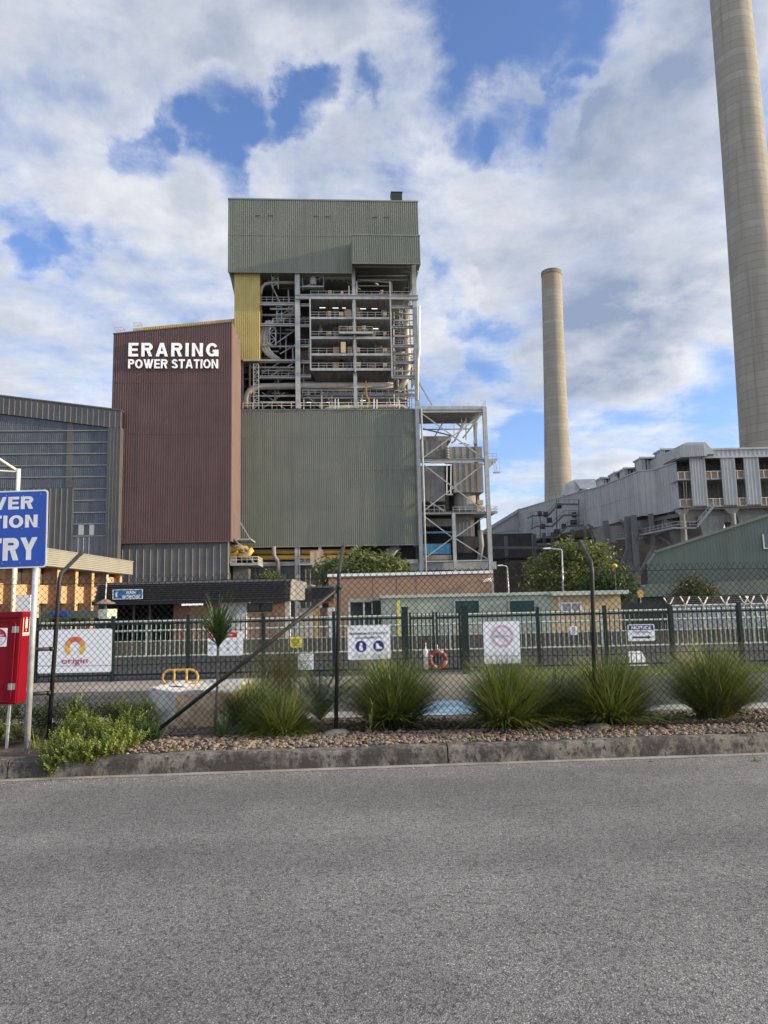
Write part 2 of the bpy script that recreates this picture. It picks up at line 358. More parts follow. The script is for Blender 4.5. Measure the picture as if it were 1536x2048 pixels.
def text_geo(txt, bold=0.0, extrude=0.0, spacing=1.0):
    k = (txt, bold, extrude, spacing)
    if k in _TX: return _TX[k]
    cu = bpy.data.curves.new('lettering', 'FONT'); cu.body = txt; cu.size = 1.0; cu.offset = bold; cu.extrude = extrude; cu.space_character = spacing; cu.resolution_u = 3
    ob = bpy.data.objects.new('lettering', cu); COL.objects.link(ob)
    dg = bpy.context.evaluated_depsgraph_get(); me = ob.evaluated_get(dg).to_mesh()
    V = [v.co.copy() for v in me.vertices]; Fs = [tuple(p.vertices) for p in me.polygons]
    ob.evaluated_get(dg).to_mesh_clear(); bpy.data.objects.remove(ob); bpy.data.curves.remove(cu)
    _TX[k] = (V, Fs); return V, Fs
def text(mb, txt, o, u, v, w, h, bold=0.0, thick=0.0, spacing=1.0):
    """fit txt in the rectangle o + u*[0,w] + v*[0,h]"""
    V, Fs = text_geo(txt, bold, .5 if thick > 0 else 0.0, spacing)
    o = Vector(o); u = Vector(u).normalized(); v = Vector(v).normalized(); n = u.cross(v)
    x0 = min(p.x for p in V); x1 = max(p.x for p in V); y0 = min(p.y for p in V); y1 = max(p.y for p in V)
    i = mb._a([o+u*((p.x-x0)/(x1-x0)*w)+v*((p.y-y0)/(y1-y0)*h)+n*(p.z*thick) for p in V])
    mb.Fc += [tuple(i+k for k in f) for f in Fs]

def _prims(ch, w, h, t):
    """strokes of a heavy grotesque capital in the box w x h"""
    P = []
    rect = lambda x0, y0, x1, y1: P.append([(x0, y0), (x1, y0), (x1, y1), (x0, y1)])
    def arc(cx, cy, rx, ry, a0, a1, n=14, th=None):
        tx = th or t; ty = (th or t)*.86
        for k in range(n):
            q = []
            for f, a in ((1, a0+(a1-a0)*k/n), (1, a0+(a1-a0)*(k+1)/n), (0, a0+(a1-a0)*(k+1)/n), (0, a0+(a1-a0)*k/n)):
                c, s_ = math.cos(R(a)), math.sin(R(a)); q.append((cx+(rx-(0 if f else tx))*c, cy+(ry-(0 if f else ty))*s_))
            P.append(q)
    u = t*.86
    if ch == 'I': rect(0, 0, t, h)
    elif ch == 'E': rect(0, 0, t, h); rect(t, 0, w, u); rect(t, h-u, w, h); rect(t, h*.5-u*.45, w*.93, h*.5+u*.45)
    elif ch == 'T': rect(0, h-u, w, h); rect(w/2-t/2, 0, w/2+t/2, h-u)
    elif ch == 'N':
        rect(0, 0, t, h); rect(w-t, 0, w, h); P.append([(t, h), (t, h*.70), (w-t, 0), (w-t, h*.30)])
    elif ch == 'A':
        a = t*.58; P.append([(0, 0), (t*1.02, 0), (w/2+.02*w, h*.80), (w/2, h), (w/2-a, h)]); P.append([(w, 0), (w/2+a, h), (w/2, h), (w/2-.02*w, h*.80), (w-t*1.02, 0)]); P.append([(w*.27, h*.2), (w*.73, h*.2), (w*.66, h*.2+u), (w*.34, h*.2+u)])
    elif ch in 'PR':
        m = h*.44 if ch == 'P' else h*.45; ry = (h-m+u*.0)/2; cx = w-ry*1.02; rect(0, 0, t, h); rect(t, h-u, cx, h); rect(t, m, cx, m+u); arc(cx, m+ry, ry*1.02, ry, -90, 90)
        if ch == 'R': P.append([(w*.44, m), (w*.44+t*1.0, m), (w*.86, m*.82), (w*.93, m*.6), (w*1.0, 0), (w*1.0-t*1.1, 0), (w*.93-t, m*.5), (w*.80-t*.8, m*.86)]) if False else P.append([(w*.46, m), (w*.46+t*1.05, m), (w, 0), (w-t*1.12, 0)])
    elif ch == 'O': arc(w/2, h/2, w/2, h/2, 0, 360, 28)
    elif ch == 'G': arc(w/2, h/2, w/2, h/2, 38, 330, 26); rect(w*.55, h*.5-u, w, h*.5); rect(w-t*.95, h*.02, w, h*.5-u)
    elif ch == 'S':
        ry = h*.27; arc(w/2, h-ry, w*.48, ry, 15, 268, 16); arc(w/2, ry, w*.5, ry, 88, -165, 16)
        P.append([(w*.40, h*.46), (w*.60, h*.455), (w*.60, h*.46+u*.98), (w*.40, h*.46+u)])
    elif ch == 'W':
        a = w*.26
        for x0, x1, up in ((0, a, 0), (w/2-t*.5, a-t*.0, 1), (w/2-t*.5, w-a-t, 0), (w-t, w-a-t, 1)):
            P.append([(x1, 0), (x1+t*(1 if 1 else 0), 0), (x0+t, h), (x0, h)])
    elif ch == 'Y': rect(w/2-t/2, 0, w/2+t/2, h*.42); P.append([(w/2-t/2, h*.42), (w/2+t/2, h*.42), (t*1.08, h), (0, h)]); P.append([(w/2-t/2, h*.42), (w/2+t/2, h*.42), (w, h), (w-t*1.08, h)])
    return P
GW = dict(E=.70, R=.80, A=.90, I=.23, N=.80, G=.90, P=.74, O=.92, W=1.22, S=.76, T=.74, Y=.86)
GW[' '] = .30
def word(mb, txt, o, u, v, W_, H_, t=.23, gap=.11, thick=.01):
    ws = [(t if c == 'I' else GW[c]) for c in txt]; tot = sum(ws)+gap*(len(txt)-1); k = W_/tot; o = Vector(o); u = Vector(u).normalized(); v = Vector(v).normalized(); n = u.cross(v); x = 0; e = 0
    for c, w in zip(txt, ws):
        for P in _prims(c, w, 1.0, t):
            e = (e+1) % 5; q = [o+u*((x+a)*k)+v*(b*H_)+n*(thick*.012*e) for a, b in P]
            mb.prism(q, n*thick)
        x += w+gap
# ------------------------------------------------------------------ ground
def sheet(name, pts, m, z, kind='structure'):
    o = MB().face([(x, y, z) for x, y in pts]).build(name, m); o['kind'] = kind; return o
KA = R(3.2); KY = 7.14                               # kerb line: y = KY + x*tan(KA)
def kerb_y(x): return KY + x*math.tan(KA)
def asphalt(name, c_dark, c_light, c_chip, sc, patch):
    m = bpy.data.materials.new(name); m.use_nodes = True; t = m.node_tree; N = t.nodes; L = t.links
    b = N['Principled BSDF']; b.inputs['Roughness'].default_value = .82; b.inputs['Specular IOR Level'].default_value = .35
    tc = N.new('ShaderNodeTexCoord'); co = tc.outputs['Object']
    v = N.new('ShaderNodeTexVoronoi'); v.inputs['Scale'].default_value = sc; L.new(co, v.inputs['Vector'])
    v2 = N.new('ShaderNodeTexVoronoi'); v2.inputs['Scale'].default_value = sc*.52; L.new(co, v2.inputs['Vector'])
    bw = N.new('ShaderNodeSeparateColor'); L.new(v.outputs['Color'], bw.inputs[0])
    bw2 = N.new('ShaderNodeSeparateColor'); L.new(v2.outputs['Color'], bw2.inputs[0])
    r = N.new('ShaderNodeValToRGB'); L.new(bw.outputs[0], r.inputs[0])
    e = r.color_ramp.elements; e[0].position = 0.0; e[0].color = (*c_dark, 1); e[1].position = 1.0; e[1].color = (*c_chip, 1)
    a = e.new(.45); a.color = (*[.5*(p+q) for p, q in zip(c_dark, c_light)], 1); a = e.new(.8); a.color = (*c_light, 1); a = e.new(.95); a.color = (*c_light, 1)
    d = N.new('ShaderNodeMapRange'); L.new(v.outputs['Distance'], d.inputs[0]); d.inputs[1].default_value = .3; d.inputs[2].default_value = .75; d.inputs[3].default_value = 1.0; d.inputs[4].default_value = .35
    mx = N.new('ShaderNodeMix'); mx.data_type = 'RGBA'; mx.blend_type = 'MULTIPLY'; mx.inputs[0].default_value = .75; L.new(r.outputs[0], mx.inputs[6]); L.new(d.outputs[0], mx.inputs[7])
    # larger chips lost from or proud of the surface
    d2 = N.new('ShaderNodeMapRange'); L.new(bw2.outputs[1], d2.inputs[0]); d2.inputs[1].default_value = .80; d2.inputs[2].default_value = .86
    mx1 = N.new('ShaderNodeMix'); mx1.data_type = 'RGBA'; L.new(d2.outputs[0], mx1.inputs[0]); L.new(mx.outputs[2], mx1.inputs[6])
    dk = N.new('ShaderNodeMix'); dk.data_type = 'RGBA'; dk.blend_type = 'MULTIPLY'; dk.inputs[0].default_value = 1; L.new(mx.outputs[2], dk.inputs[6]); dk.inputs[7].default_value = (.6, .6, .61, 1); L.new(dk.outputs[2], mx1.inputs[7])
    last = mx1.outputs[2]
    for scn, lo, hi, amt, st in ((.35, .42, .62, patch, 1), (1.7, .40, .66, patch*.7, 1), (9.0, .35, .7, patch*.5, 1), (.9, .40, .62, patch*1.1, .12)):
        mp = N.new('ShaderNodeMapping'); mp.inputs['Scale'].default_value = (st, 1, 1); L.new(co, mp.inputs[0])
        n = N.new('ShaderNodeTexNoise'); n.inputs['Scale'].default_value = scn; n.inputs['Detail'].default_value = 5; L.new(mp.outputs[0], n.inputs['Vector'])
        q = N.new('ShaderNodeMapRange'); L.new(n.outputs['Fac'], q.inputs[0]); q.inputs[1].default_value = lo; q.inputs[2].default_value = hi; q.inputs[3].default_value = 1-amt; q.inputs[4].default_value = 1+amt*.6
        x = N.new('ShaderNodeVectorMath'); x.operation = 'SCALE'; L.new(last, x.inputs[0]); L.new(q.outputs[0], x.inputs['Scale']); last = x.outputs[0]
    L.new(last, b.inputs['Base Color'])
    bp = N.new('ShaderNodeBump'); bp.inputs['Strength'].default_value = .55; bp.inputs['Distance'].default_value = .006
    h = N.new('ShaderNodeMath'); h.operation = 'SUBTRACT'; L.new(bw.outputs[0], h.inputs[0]); L.new(v.outputs['Distance'], h.inputs[1])
    L.new(h.outputs[0], bp.inputs['Height']); L.new(bp.outputs[0], b.inputs['Normal'])
    return m
M['road'] = asphalt('chip_seal', (.145, .141, .136), (.265, .257, .247), (.47, .455, .435), 125, .12)
M['carpark'] = asphalt('car_park_asphalt', (.085, .083, .08), (.16, .156, .148), (.27, .26, .25), 60, .25)
M['conc'] = mat('concrete', (.30, .285, .26), (.40, .385, .355), 1.6, .85, bump=.2, bscale=40)
M['conc_tan'] = mat('tan_concrete', (.20, .175, .148), (.27, .24, .205), 1.2, .9, bump=.2, bscale=40)
M['gutter'] = mat('gutter_concrete', (.17, .16, .145), (.30, .285, .255), 3.0, .85, bump=.3, bscale=90)
M['soil'] = mat('brown_soil', (.06, .042, .03), (.13, .095, .07), 9, .95, bump=.6, bscale=30)
M['lawn'] = mat('lawn_ground', (.06, .10, .02), (.13, .17, .045), 5, .9, bump=.6, bscale=60)
M['blue_paint'] = mat('worn_blue_paint', (.20, .40, .58), (.40, .56, .70), 5.0, .8)
M['dirt_far'] = mat('dusty_ground', (.13, .12, .105), (.19, .175, .155), .15, .9)
sheet('ground', [(-2500, 24.0), (2500, 24.0), (2500, 4000), (-2500, 4000)], 'dirt_far', -1.5)
xs = [-80, 80]
sheet('road', [(-80, -40), (80, -40), (80, kerb_y(80)-.07), (-80, kerb_y(-80)-.07)], 'road', 0.0)
mb = MB(); mb.face([(-80, kerb_y(-80)-.07, .003), (80, kerb_y(80)-.07, .003), (80, kerb_y(80)+.02, .008), (-80, kerb_y(-80)+.02, .008)])
mb.build('gutter', 'gutter')['kind'] = 'structure'
def kerb_material():
    m = bpy.data.materials.new('stained_kerb_concrete'); m.use_nodes = True; t = m.node_tree; N = t.nodes; L = t.links
    b = N['Principled BSDF']; b.inputs['Roughness'].default_value = .9
    co = N.new('ShaderNodeTexCoord').outputs['Object']
    def ns(sc, det, scale=(1, 1, 1)):
        mp = N.new('ShaderNodeMapping'); mp.inputs['Scale'].default_value = scale; L.new(co, mp.inputs[0])
        n = N.new('ShaderNodeTexNoise'); n.inputs['Scale'].default_value = sc; n.inputs['Detail'].default_value = det; n.inputs['Roughness'].default_value = .68; L.new(mp.outputs[0], n.inputs['Vector']); return n.outputs['Fac']
    def rmp(v, a, bb):
        n = N.new('ShaderNodeMapRange'); L.new(v, n.inputs[0]); n.inputs[1].default_value = a; n.inputs[2].default_value = bb; return n.outputs[0]
    def mx(f, a, bb):
        n = N.new('ShaderNodeMix'); n.data_type = 'RGBA'; L.new(f, n.inputs[0])
        for s, v in ((n.inputs[6], a), (n.inputs[7], bb)):
            if isinstance(v, tuple): s.default_value = (*v, 1)
            else: L.new(v, s)
        return n.outputs[2]
    c = mx(rmp(ns(45, 5), .35, .7), (.12, .108, .09), (.215, .195, .165))
    c = mx(rmp(ns(3.2, 10, (1, 1, .7)), .44, .56), c, (.045, .039, .034))       # lichen and dirt patches
    c = mx(rmp(ns(26, 8, (1, 1, .6)), .50, .62), c, (.026, .023, .02))        # run marks
    c = mx(rmp(ns(30, 8), .58, .72), c, (.17, .158, .132))
    L.new(c, b.inputs['Base Color'])
    bp = N.new('ShaderNodeBump'); bp.inputs['Strength'].default_value = .6; bp.inputs['Distance'].default_value = .01; L.new(ns(70, 6), bp.inputs['Height']); L.new(bp.outputs[0], b.inputs['Normal'])
    return m
M['kerb'] = kerb_material()
# kerb: rounded profile with expansion joints and slightly uneven pieces
mb = MB(Matrix.Translation((0, KY, 0)) @ Matrix.Rotation(KA, 4, 'Z'))
joints = [-40, -13.2, -8.2, -3.62, .575, 5.0, 9.6, 14.4, 40]
prof = [(0, -.05), (0.012, .03), (.022, .115), (.034, .15), (.055, .168), (.085, .174), (.16, .176), (.165, -.05)]
for a, b in zip(joints[:-1], joints[1:]):
    a += .006; b -= .006; n = max(2, int((b-a)/.12)); rows = []
    for k in range(n+1):
        x = a+(b-a)*k/n; j = .004*math.sin(x*3.1)+.003*math.sin(x*9.7+1)
        rows.append(mb._a([(x, y+j*.6, z+(j if z > .1 else 0)) for y, z in prof]))
    for k in range(n):
        for q in range(len(prof)-1): mb.Fc.append((rows[k]+q, rows[k+1]+q, rows[k+1]+q+1, rows[k]+q+1))
    for rr in (rows[0], rows[-1]): mb.Fc.append(tuple(rr+q for q in range(len(prof))))
o = mb.build('kerb', 'kerb', smooth=False); o['kind'] = 'structure'
# verge bed behind the kerb
mb = MB(); nx, ny = 120, 12; idx = []
for j in range(ny+1):
    for i in range(nx+1):
        x = -15+30*i/nx; y0 = kerb_y(x)+.15; y = y0+(10.1-y0)*j/ny
        z = .165 - .16*max(0, (y-8.6)/1.5) + .012*math.sin(x*5.3+j)*math.sin(j*1.9+x) - (.06 if j == 0 else 0)
        idx.append((x, y, z))
i0 = mb._a(idx)
for j in range(ny):
    for i in range(nx): mb.Fc.append((i0+j*(nx+1)+i, i0+j*(nx+1)+i+1, i0+(j+1)*(nx+1)+i+1, i0+(j+1)*(nx+1)+i))
mb.build('garden_bed_ground', 'soil', smooth=True)['kind'] = 'structure'
sheet('edge_strip', [(-80, 10.12), (80, 10.12), (80, 10.62), (-80, 10.62)], 'conc', .004)
sheet('car_park_pavement', [(-80, 9.0), (80, 9.0), (80, 23.2), (-80, 23.2)], 'carpark', .0)
p0 = gnd(858, 1400); p1 = gnd(945, 1400)
M['old_asphalt'] = asphalt('old_asphalt', (.03, .029, .028), (.07, .066, .062), (.12, .115, .11), 60, .3)
sheet('access_road', [(-80, 15.75), (80, 15.75), (80, 23.1), (-80, 23.1)], 'old_asphalt', .004)
sheet('painted_bay', [(.30, 10.12), (1.75, 10.12), (1.65, 11.5), (.40, 11.5)], 'blue_paint', .009)
sheet('gate_path', [(.25, 11.55), (2.0, 11.55), (2.0, 15.9), (.45, 15.9)], 'conc_tan', .005)
sheet('footpath', [(-80, 13.7), (.1, 13.7), (.1, 15.6), (-80, 15.6)], 'conc_tan', .006)
sheet('lawn_strip', [(2.6, 14.5), (40, 14.5), (40, 15.6), (2.6, 15.6)], 'lawn', .007)
mb = MB(); mb.face([(-80, 23.2, 0), (80, 23.2, 0), (80, 27, -1.5), (-80, 27, -1.5)]); mb.build('bank_ground', 'brown_dirt')['kind'] = 'structure'
# short lawn blades
mb = MB()
for k in range(5200):
    x = rnd.uniform(2.6, 12); y = rnd.uniform(14.5, 15.55); h = rnd.uniform(.03, .09); a = rnd.uniform(0, 6.3); dx, dy = math.cos(a)*.012, math.sin(a)*.012
    mb.face([(x-dx, y-dy, .006), (x+dx, y+dy, .006), (x+rnd.uniform(-.03, .03), y+rnd.uniform(-.03, .03), h)])
tag(mb.build('grass', 'blade'), kind='stuff')

# ------------------------------------------------------------------ power station frame
PHI = R(3.8)
O0 = at(484, 1200, 136.0); O0.z = 0
SF = Matrix.Translation(O0) @ Matrix.Rotation(PHI, 4, 'Z'); SI = SF.inverted()
CPL = SI @ CP
def S(px, py, t):
    d = SI.to_3x3() @ ray(px, py); k = (t-CPL.y)/d.y; p = CPL + d*k; return p
def sx(px, py, t): return S(px, py, t).x
def sz(px, py, t): return S(px, py, t).z
GZ = -1.5
def SM(): return MB(SF)
def sthing(name, label, cat, px, t, group=None):
    return thing(name, label, cat, SF @ Vector((sx(px, 1190, t), t, GZ)), PHI, group)

# ---- boiler house
B = sthing('boiler_house', 'tall open-framed boiler house with grey-green ribbed cladding above and below', 'boiler house', 650, 0)
x0, x1 = sx(483, 900, 0)-.9, sx(831.5, 900, 0); zt = sz(600, 821, 0); zb = sz(600, 1092, 0)
mb = SM(); mb.corr(x0, x1, 0, zb, zt, .40, .14); mb.box(x0, x1, .02, .3, zb, zt-.05); mb.box(x0-.05, x1+.05, -.2, .4, zt, zt+.25)
mb.box(x1-.02, x1+.1, -.16, 22, zb, zt); mb.box(x0, x1, -.17, .3, zb-.2, zb)
for f in (.28, .55, .8): mb.box(x0, x1, -.145, .0, zb+(zt-zb)*f, zb+(zt-zb)*f+.05)
mb.build('lower_cladding', 'green_clad', B)
TU = -1.2
ux0, ux1 = sx(456, 480, TU), sx(836.5, 430, TU); uzb = sz(560, 545, TU); uzt = sz(600, 400.5, TU)
mb = SM(); mb.corr(ux0, ux1, TU, lambda q: uzb if q < sx(704, 500, TU) else sz(770, 524, TU), uzt, .42, .15); hL = sx(704, 500, TU); uzm = sz(770, 524, TU); mb.box(ux0, hL, TU+.03, 30, uzb+.4, uzt-.1); mb.box(hL+.01, ux1, TU+.03, 30, uzm, uzt-.1); mb.box(ux0-.06, ux1+.06, TU-.22, 30, uzt-.1, uzt+.18)
for px, py in ((516, 432), (541, 432), (632, 433), (655, 434), (750, 435), (773, 435)):
    q = S(px, py, TU); mb.prism([(q.x-.55, TU-.15, q.z-.12), (q.x+.55, TU-.15, q.z+.08), (q.x+.55, TU-.15, q.z)], (0, -.25, 0))
mb.box(ux0, hL, TU-.17, TU, uzb-.12, uzb); mb.box(ux0, ux1, TU-.155, TU, uzb+(uzt-uzb)*.5, uzb+(uzt-uzb)*.5+.05)
mb.build('upper_cladding', 'green_clad', B)
TH = -5.0
hx0, hx1 = sx(703.5, 500, TH), sx(840.5, 500, TH); hzb = sz(770, 527, TH); hzt = sz(770, 471, TH)
mb = SM(); mb.corr(hx0, hx1, TH, hzb, hzt, .42, .15); mb.box(hx0, hx0+.12, TH+.02, TU-.16, hzb+.1, hzt-.1); mb.box(hx1-.12, hx1, TH+.02, TU-.16, hzb+.1, hzt-.1); mb.box(hx0-.05, hx1+.05, TH-.2, TU-.16, hzt-.1, hzt+.12)
mb.box(hx0, hx1, TH-.17, TH, hzb-.15, hzb)
mb.build('projecting_hood', 'green_clad', B)
q0 = S(783, 404, 4); q1 = S(804, 383.5, 4)
mb = SM(); mb.box(q0.x, q1.x, 4, 6.2, uzt, q1.z); mb.box(q0.x-.1, q1.x+.1, 3.9, 6.3, q1.z-.15, q1.z); mb.build('roof_vent', 'black', B)
# yellow cladding
TY = -.25
yx0, yx1 = sx(468.5, 640, TY), sx(519.5, 640, TY); yzb = sz(495, 719.5, TY)
mb = SM(); mb.corr(yx0, yx1, TY, yzb, uzb+.5, .42, .12); mb.box(yx0, yx1, TY+.02, 4, yzb, uzb+.5); mb.build('yellow_tower_cladding', 'yellow_clad', B)
pL = S(266, 657, TY+.6); pR = S(469, 637.5, TY+.6)
mb = SM(); top = lambda q: pL.z+(pR.z-pL.z)*(q-pL.x)/(pR.x-pL.x)
mb.corr(pL.x, yx0+.2, TY+.6, 30, top, .42, .12); mb.prism([(pL.x, TY+.62, 30), (yx0+.2, TY+.62, 30), (yx0+.2, TY+.62, pR.z-.03), (pL.x, TY+.62, pL.z-.03)], (0, 10, 0)); mb.build('yellow_penthouse_cladding', 'yellow_clad', B)
# soffit wedge between overhang and tower (left, right)
mb = SM(); mb.prism([(ux0+.1, 0.2, uzb+.4), (yx0+.0, .2, uzb+.4), (yx0, .2, uzb-4.6)], (0, 24, 0))
mb.build('soffit_bracing', 'shed', B); mb = SM(); mb.prism([(ux1-.1, 0.2, uzb+1), (x1-.2, .2, uzb+1), (x1-.2, .2, uzb-3.5)], (0, 24, 0)); mb.build('soffit_bracing', 'shed', B)
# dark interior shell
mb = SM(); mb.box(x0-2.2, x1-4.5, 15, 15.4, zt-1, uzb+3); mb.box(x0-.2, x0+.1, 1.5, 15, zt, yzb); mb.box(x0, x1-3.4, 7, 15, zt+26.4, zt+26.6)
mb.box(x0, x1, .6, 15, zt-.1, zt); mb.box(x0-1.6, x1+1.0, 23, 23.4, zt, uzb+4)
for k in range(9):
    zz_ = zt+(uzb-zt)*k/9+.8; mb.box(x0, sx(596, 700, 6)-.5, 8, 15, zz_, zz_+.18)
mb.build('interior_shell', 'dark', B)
colw = [(590.7, 600.2, 545, 820), (706, 713, 531, 820), (827.5, 836, 531, 820)]
for a, b, ya, yb in colw:
    t = -.35; xa, xb = sx(a, 700, t), sx(b, 700, t); mb = SM(); xc = (xa+xb)/2
    mb.ibeam((xc, t, zt+.3), (xc, t, sz(xc and (a+b)/2, ya, t)), (xb-xa), .7, .12)
    mb.build('column', 'steel', B)
for px in (485.5, 500):
    xa = sx(px, 770, .5); SM().bar((xa, .5, zt), (xa, .5, yzb+2), .35, .35).build('column', 'steel_dark', B)
def beam(pa, pb, ya, yb, t, name='beam', m='steel', w=.5):
    xa, xb = sx(pa, (ya+yb)/2, t), sx(pb, (ya+yb)/2, t); z1_, z0_ = sz((pa+pb)/2, ya, t), sz((pa+pb)/2, yb, t)
    SM().ibeam((xa, t, (z0_+z1_)/2), (xb, t, (z0_+z1_)/2), w, abs(z1_-z0_), .13).build(name, m, B)
beam(590.5, 836, 590, 599, -.9)
beam(706, 832, 530, 534, -.4); beam(708, 830, 543.5, 546, 1.5, m='steel_dark')
for ya, yb in ((605, 611), (647.5, 652.5), (720.5, 725.5), (752, 757)): beam(519, 591, ya, yb, 0.2)
for ya, yb in ((608, 613), (649, 654), (690, 695), (722, 727), (750, 755)): beam(599, 622, ya, yb, 0.2)
for ya, yb in ((611, 617.5), (652, 657), (689.5, 695), (722.5, 728), (751, 757.5)): beam(783, 830, ya, yb, 0.1)
beam(486, 600, 719.5, 722.5, -.3); beam(486, 832, 757, 759.5, 4, m='steel_dark'); beam(600, 832, 790, 793, 2.5)
# handrail helper in station coordinates
def rails(mb, pts, h=1.05, step=1.6, r=.035, mid=True):
    for a, b in zip(pts[:-1], pts[1:]):
        a = Vector(a); b = Vector(b); n = max(1, round((b-a).length/step))
        for k in range(n+1):
            p = a+(b-a)*k/n; mb.bar(p, p+Vector((0, 0, h)), r*2, r*2)
        mb.bar(a+Vector((0, 0, h)), b+Vector((0, 0, h)), r*2.2, r*2.2)
        if mid: mb.bar(a+Vector((0, 0, h*.52)), b+Vector((0, 0, h*.52)), r*1.8, r*1.8)
TP = -1.3
fl = [(621, 783.5, 634, 638), (621, 783.5, 673, 678), (621, 783.5, 706.5, 711), (621, 783.5, 736, 741), (678, 746, 663, 667)]
for a, b, ya, yb in fl:
    t = TP if b > 760 else TP-1.0
    xa, xb = sx(a, ya, t), sx(b, ya, t); z1_, z0_ = sz((a+b)/2, ya, t), sz((a+b)/2, yb, t)
    mb = SM(); mb.box(xa, xb, t, t+.25, z0_, z1_); mb.box(xa, xb, t+.25, 13 if b > 760 else 1, z1_-.12, z1_-.02)
    f = mb.build('walkway', 'steel', B)
    mb = SM(); rails(mb, [(xa, t+.1, z1_), (xb, t+.1, z1_)]); mb.build('railing', 'steel', f)
zt1 = sz(700, 590, TP)
mb = SM(); xa, xb = sx(621, 580, TP), sx(820, 580, TP); mb.box(xa, xb, TP+.5, 12, zt1-.1, zt1); f = mb.build('walkway', 'steel', B)
mb = SM(); rails(mb, [(xa, TP+.6, zt1), (xb, TP+.6, zt1)]); mb.build('railing', 'steel', f)
for px, ya, yb in ((620.8, 597, 741), (782.5, 564, 755), (709.5, 600, 745)):
    xa = sx(px, 680, TP); SM().bar((xa, TP-.12, sz(px, yb, TP)), (xa, TP-.12, sz(px, ya, TP)), .28, .28).build('column', 'steel', B)
# back walls of the platforms in lighter sheet, hoppers under the lowest floor
mb = SM(); xa, xb = sx(623, 700, 3), sx(781, 700, 3)
mb.corr(xa, xb, 6, sz(700, 741, 3), sz(700, 598, 3), 1.1, .2); mb.build('casing_wall', 'grime', B)
mb = SM(); z1_ = sz(700, 741, TP); xa, xb = sx(623, 745, TP), sx(782, 745, TP)
mb.prism([(xa, TP+.3, z1_-.1), (xb, TP+.3, z1_-.1), (xb-.5, TP+3, z1_-1.8), (xa+1.2, TP+3, z1_-1.8)], (0, 6, 0))
for k in range(12):
    q = xa+(xb-xa)*(k+.5)/12; mb.bar((q, TP+.25, z1_-.1), (q+.1, TP+2.6, z1_-1.7), .14, .14)
mb.build('furnace_hopper', 'grime', B)
# pipes
def ptube(pts, r, m='pipe', n=12, name='pipe'):
    SM().tube([S(*p) for p in pts], r, n).build(name, m, B, smooth=True)
ptube([(494, 818, .9), (493, 800, .9), (496, 787, .9), (503, 778, .9), (515, 773.5, .9), (600, 772, 1.3), (786, 771, 1.6)], .68)
ptube([(813, 640, 1.5), (813, 668, 1.5), (815, 700, 1.5), (816, 735, 1.5), (812, 760, 1.5), (800, 778, 1.5)], .55, 'pipe_warm')
ptube([(521, 590, 1.2), (523, 576, 1.2), (530, 568, 1.2), (545, 565.5, 1.2), (590, 565, 1.4)], .33)
ptube([(525, 558, 4), (600, 558.5, 4), (650, 558, 4), (668, 554, 4), (678, 545, 4)], .45)
ptube([(715, 559, 1), (780, 565, 1), (783, 567, 1), (784, 590, 1)], .18)
ptube([(732, 762, 1), (733, 790, 1), (738, 800, 1), (740, 819, 1)], .2, 'pipe_yellow')
ptube([(650, 819, 1.2), (662, 816, 1.2), (780, 813, 1.2), (805, 813, 1.2), (818, 818, 1.2)], .42, 'pipe_warm')
for k, (xx, r_) in enumerate(((540, .3), (534, .4), (528, .3))):
    ptube([(xx+6, 642, 1.2), (xx, 655, 1.2), (xx-5, 668, 1.2), (xx-6, 685, 1.2), (xx-2, 700, 1.2), (xx+7, 710, 1.2), (xx+20, 719, 1.2)], r_)
ptube([(524, 665, 5), (560, 640, 5), (590, 622, 5)], .5); ptube([(600, 735, 5), (560, 760, 5), (524, 800, 5)], .4, 'steel_dark')
for k in range(26):
    xx = 786+k*1.75+rnd.uniform(-1, 1); ya = rnd.choice([600, 620, 650, 700, 735, 760]); yb = min(819, ya+rnd.choice([40, 70, 100, 60])); t = rnd.uniform(1.5, 6)
    ptube([(xx, ya, t), (xx+rnd.uniform(-1, 1), yb, t)], rnd.uniform(.08, .22), rnd.choice(['pipe_warm', 'pipe', 'steel', 'steel', 'pipe']), 6)
for k in range(26):
    ya = rnd.uniform(605, 810); t = rnd.uniform(1, 7); xa = rnd.uniform(783, 800)
    ptube([(xa, ya, t), (xa+rnd.uniform(10, 30), ya+rnd.uniform(-3, 3), t)], rnd.uniform(.08, .2), rnd.choice(['pipe_warm', 'steel', 'pipe']), 6)
for k in range(12):
    xa = rnd.choice([522, 530, 545, 603, 610, 640, 660, 690, 720, 750]); ya = rnd.choice([562, 615, 635, 735, 748, 765, 785, 797, 806]); t = rnd.uniform(2, 9)
    ptube([(xa, ya, t), (xa+rnd.uniform(20, 60), ya+rnd.uniform(-2, 2), t), (xa+rnd.uniform(60, 66), ya+rnd.uniform(8, 24), t)], rnd.uniform(.1, .3), rnd.choice(['pipe', 'steel_dark', 'steel']), 6)
for xa, xb, ya, yb in ((545, 590, 640, 612), (548, 590, 690, 660), (526, 560, 745, 725), (540, 585, 752, 728), (524, 570, 785, 818), (570, 524, 785, 818), (560, 590, 708, 690), (538, 560, 560, 605), (612, 640, 790, 815), (640, 670, 780, 812)):
    SM().bar(S(xa, ya, 2.4), S(xb, yb, 2.4), .22, .22).build('brace', 'steel', B)
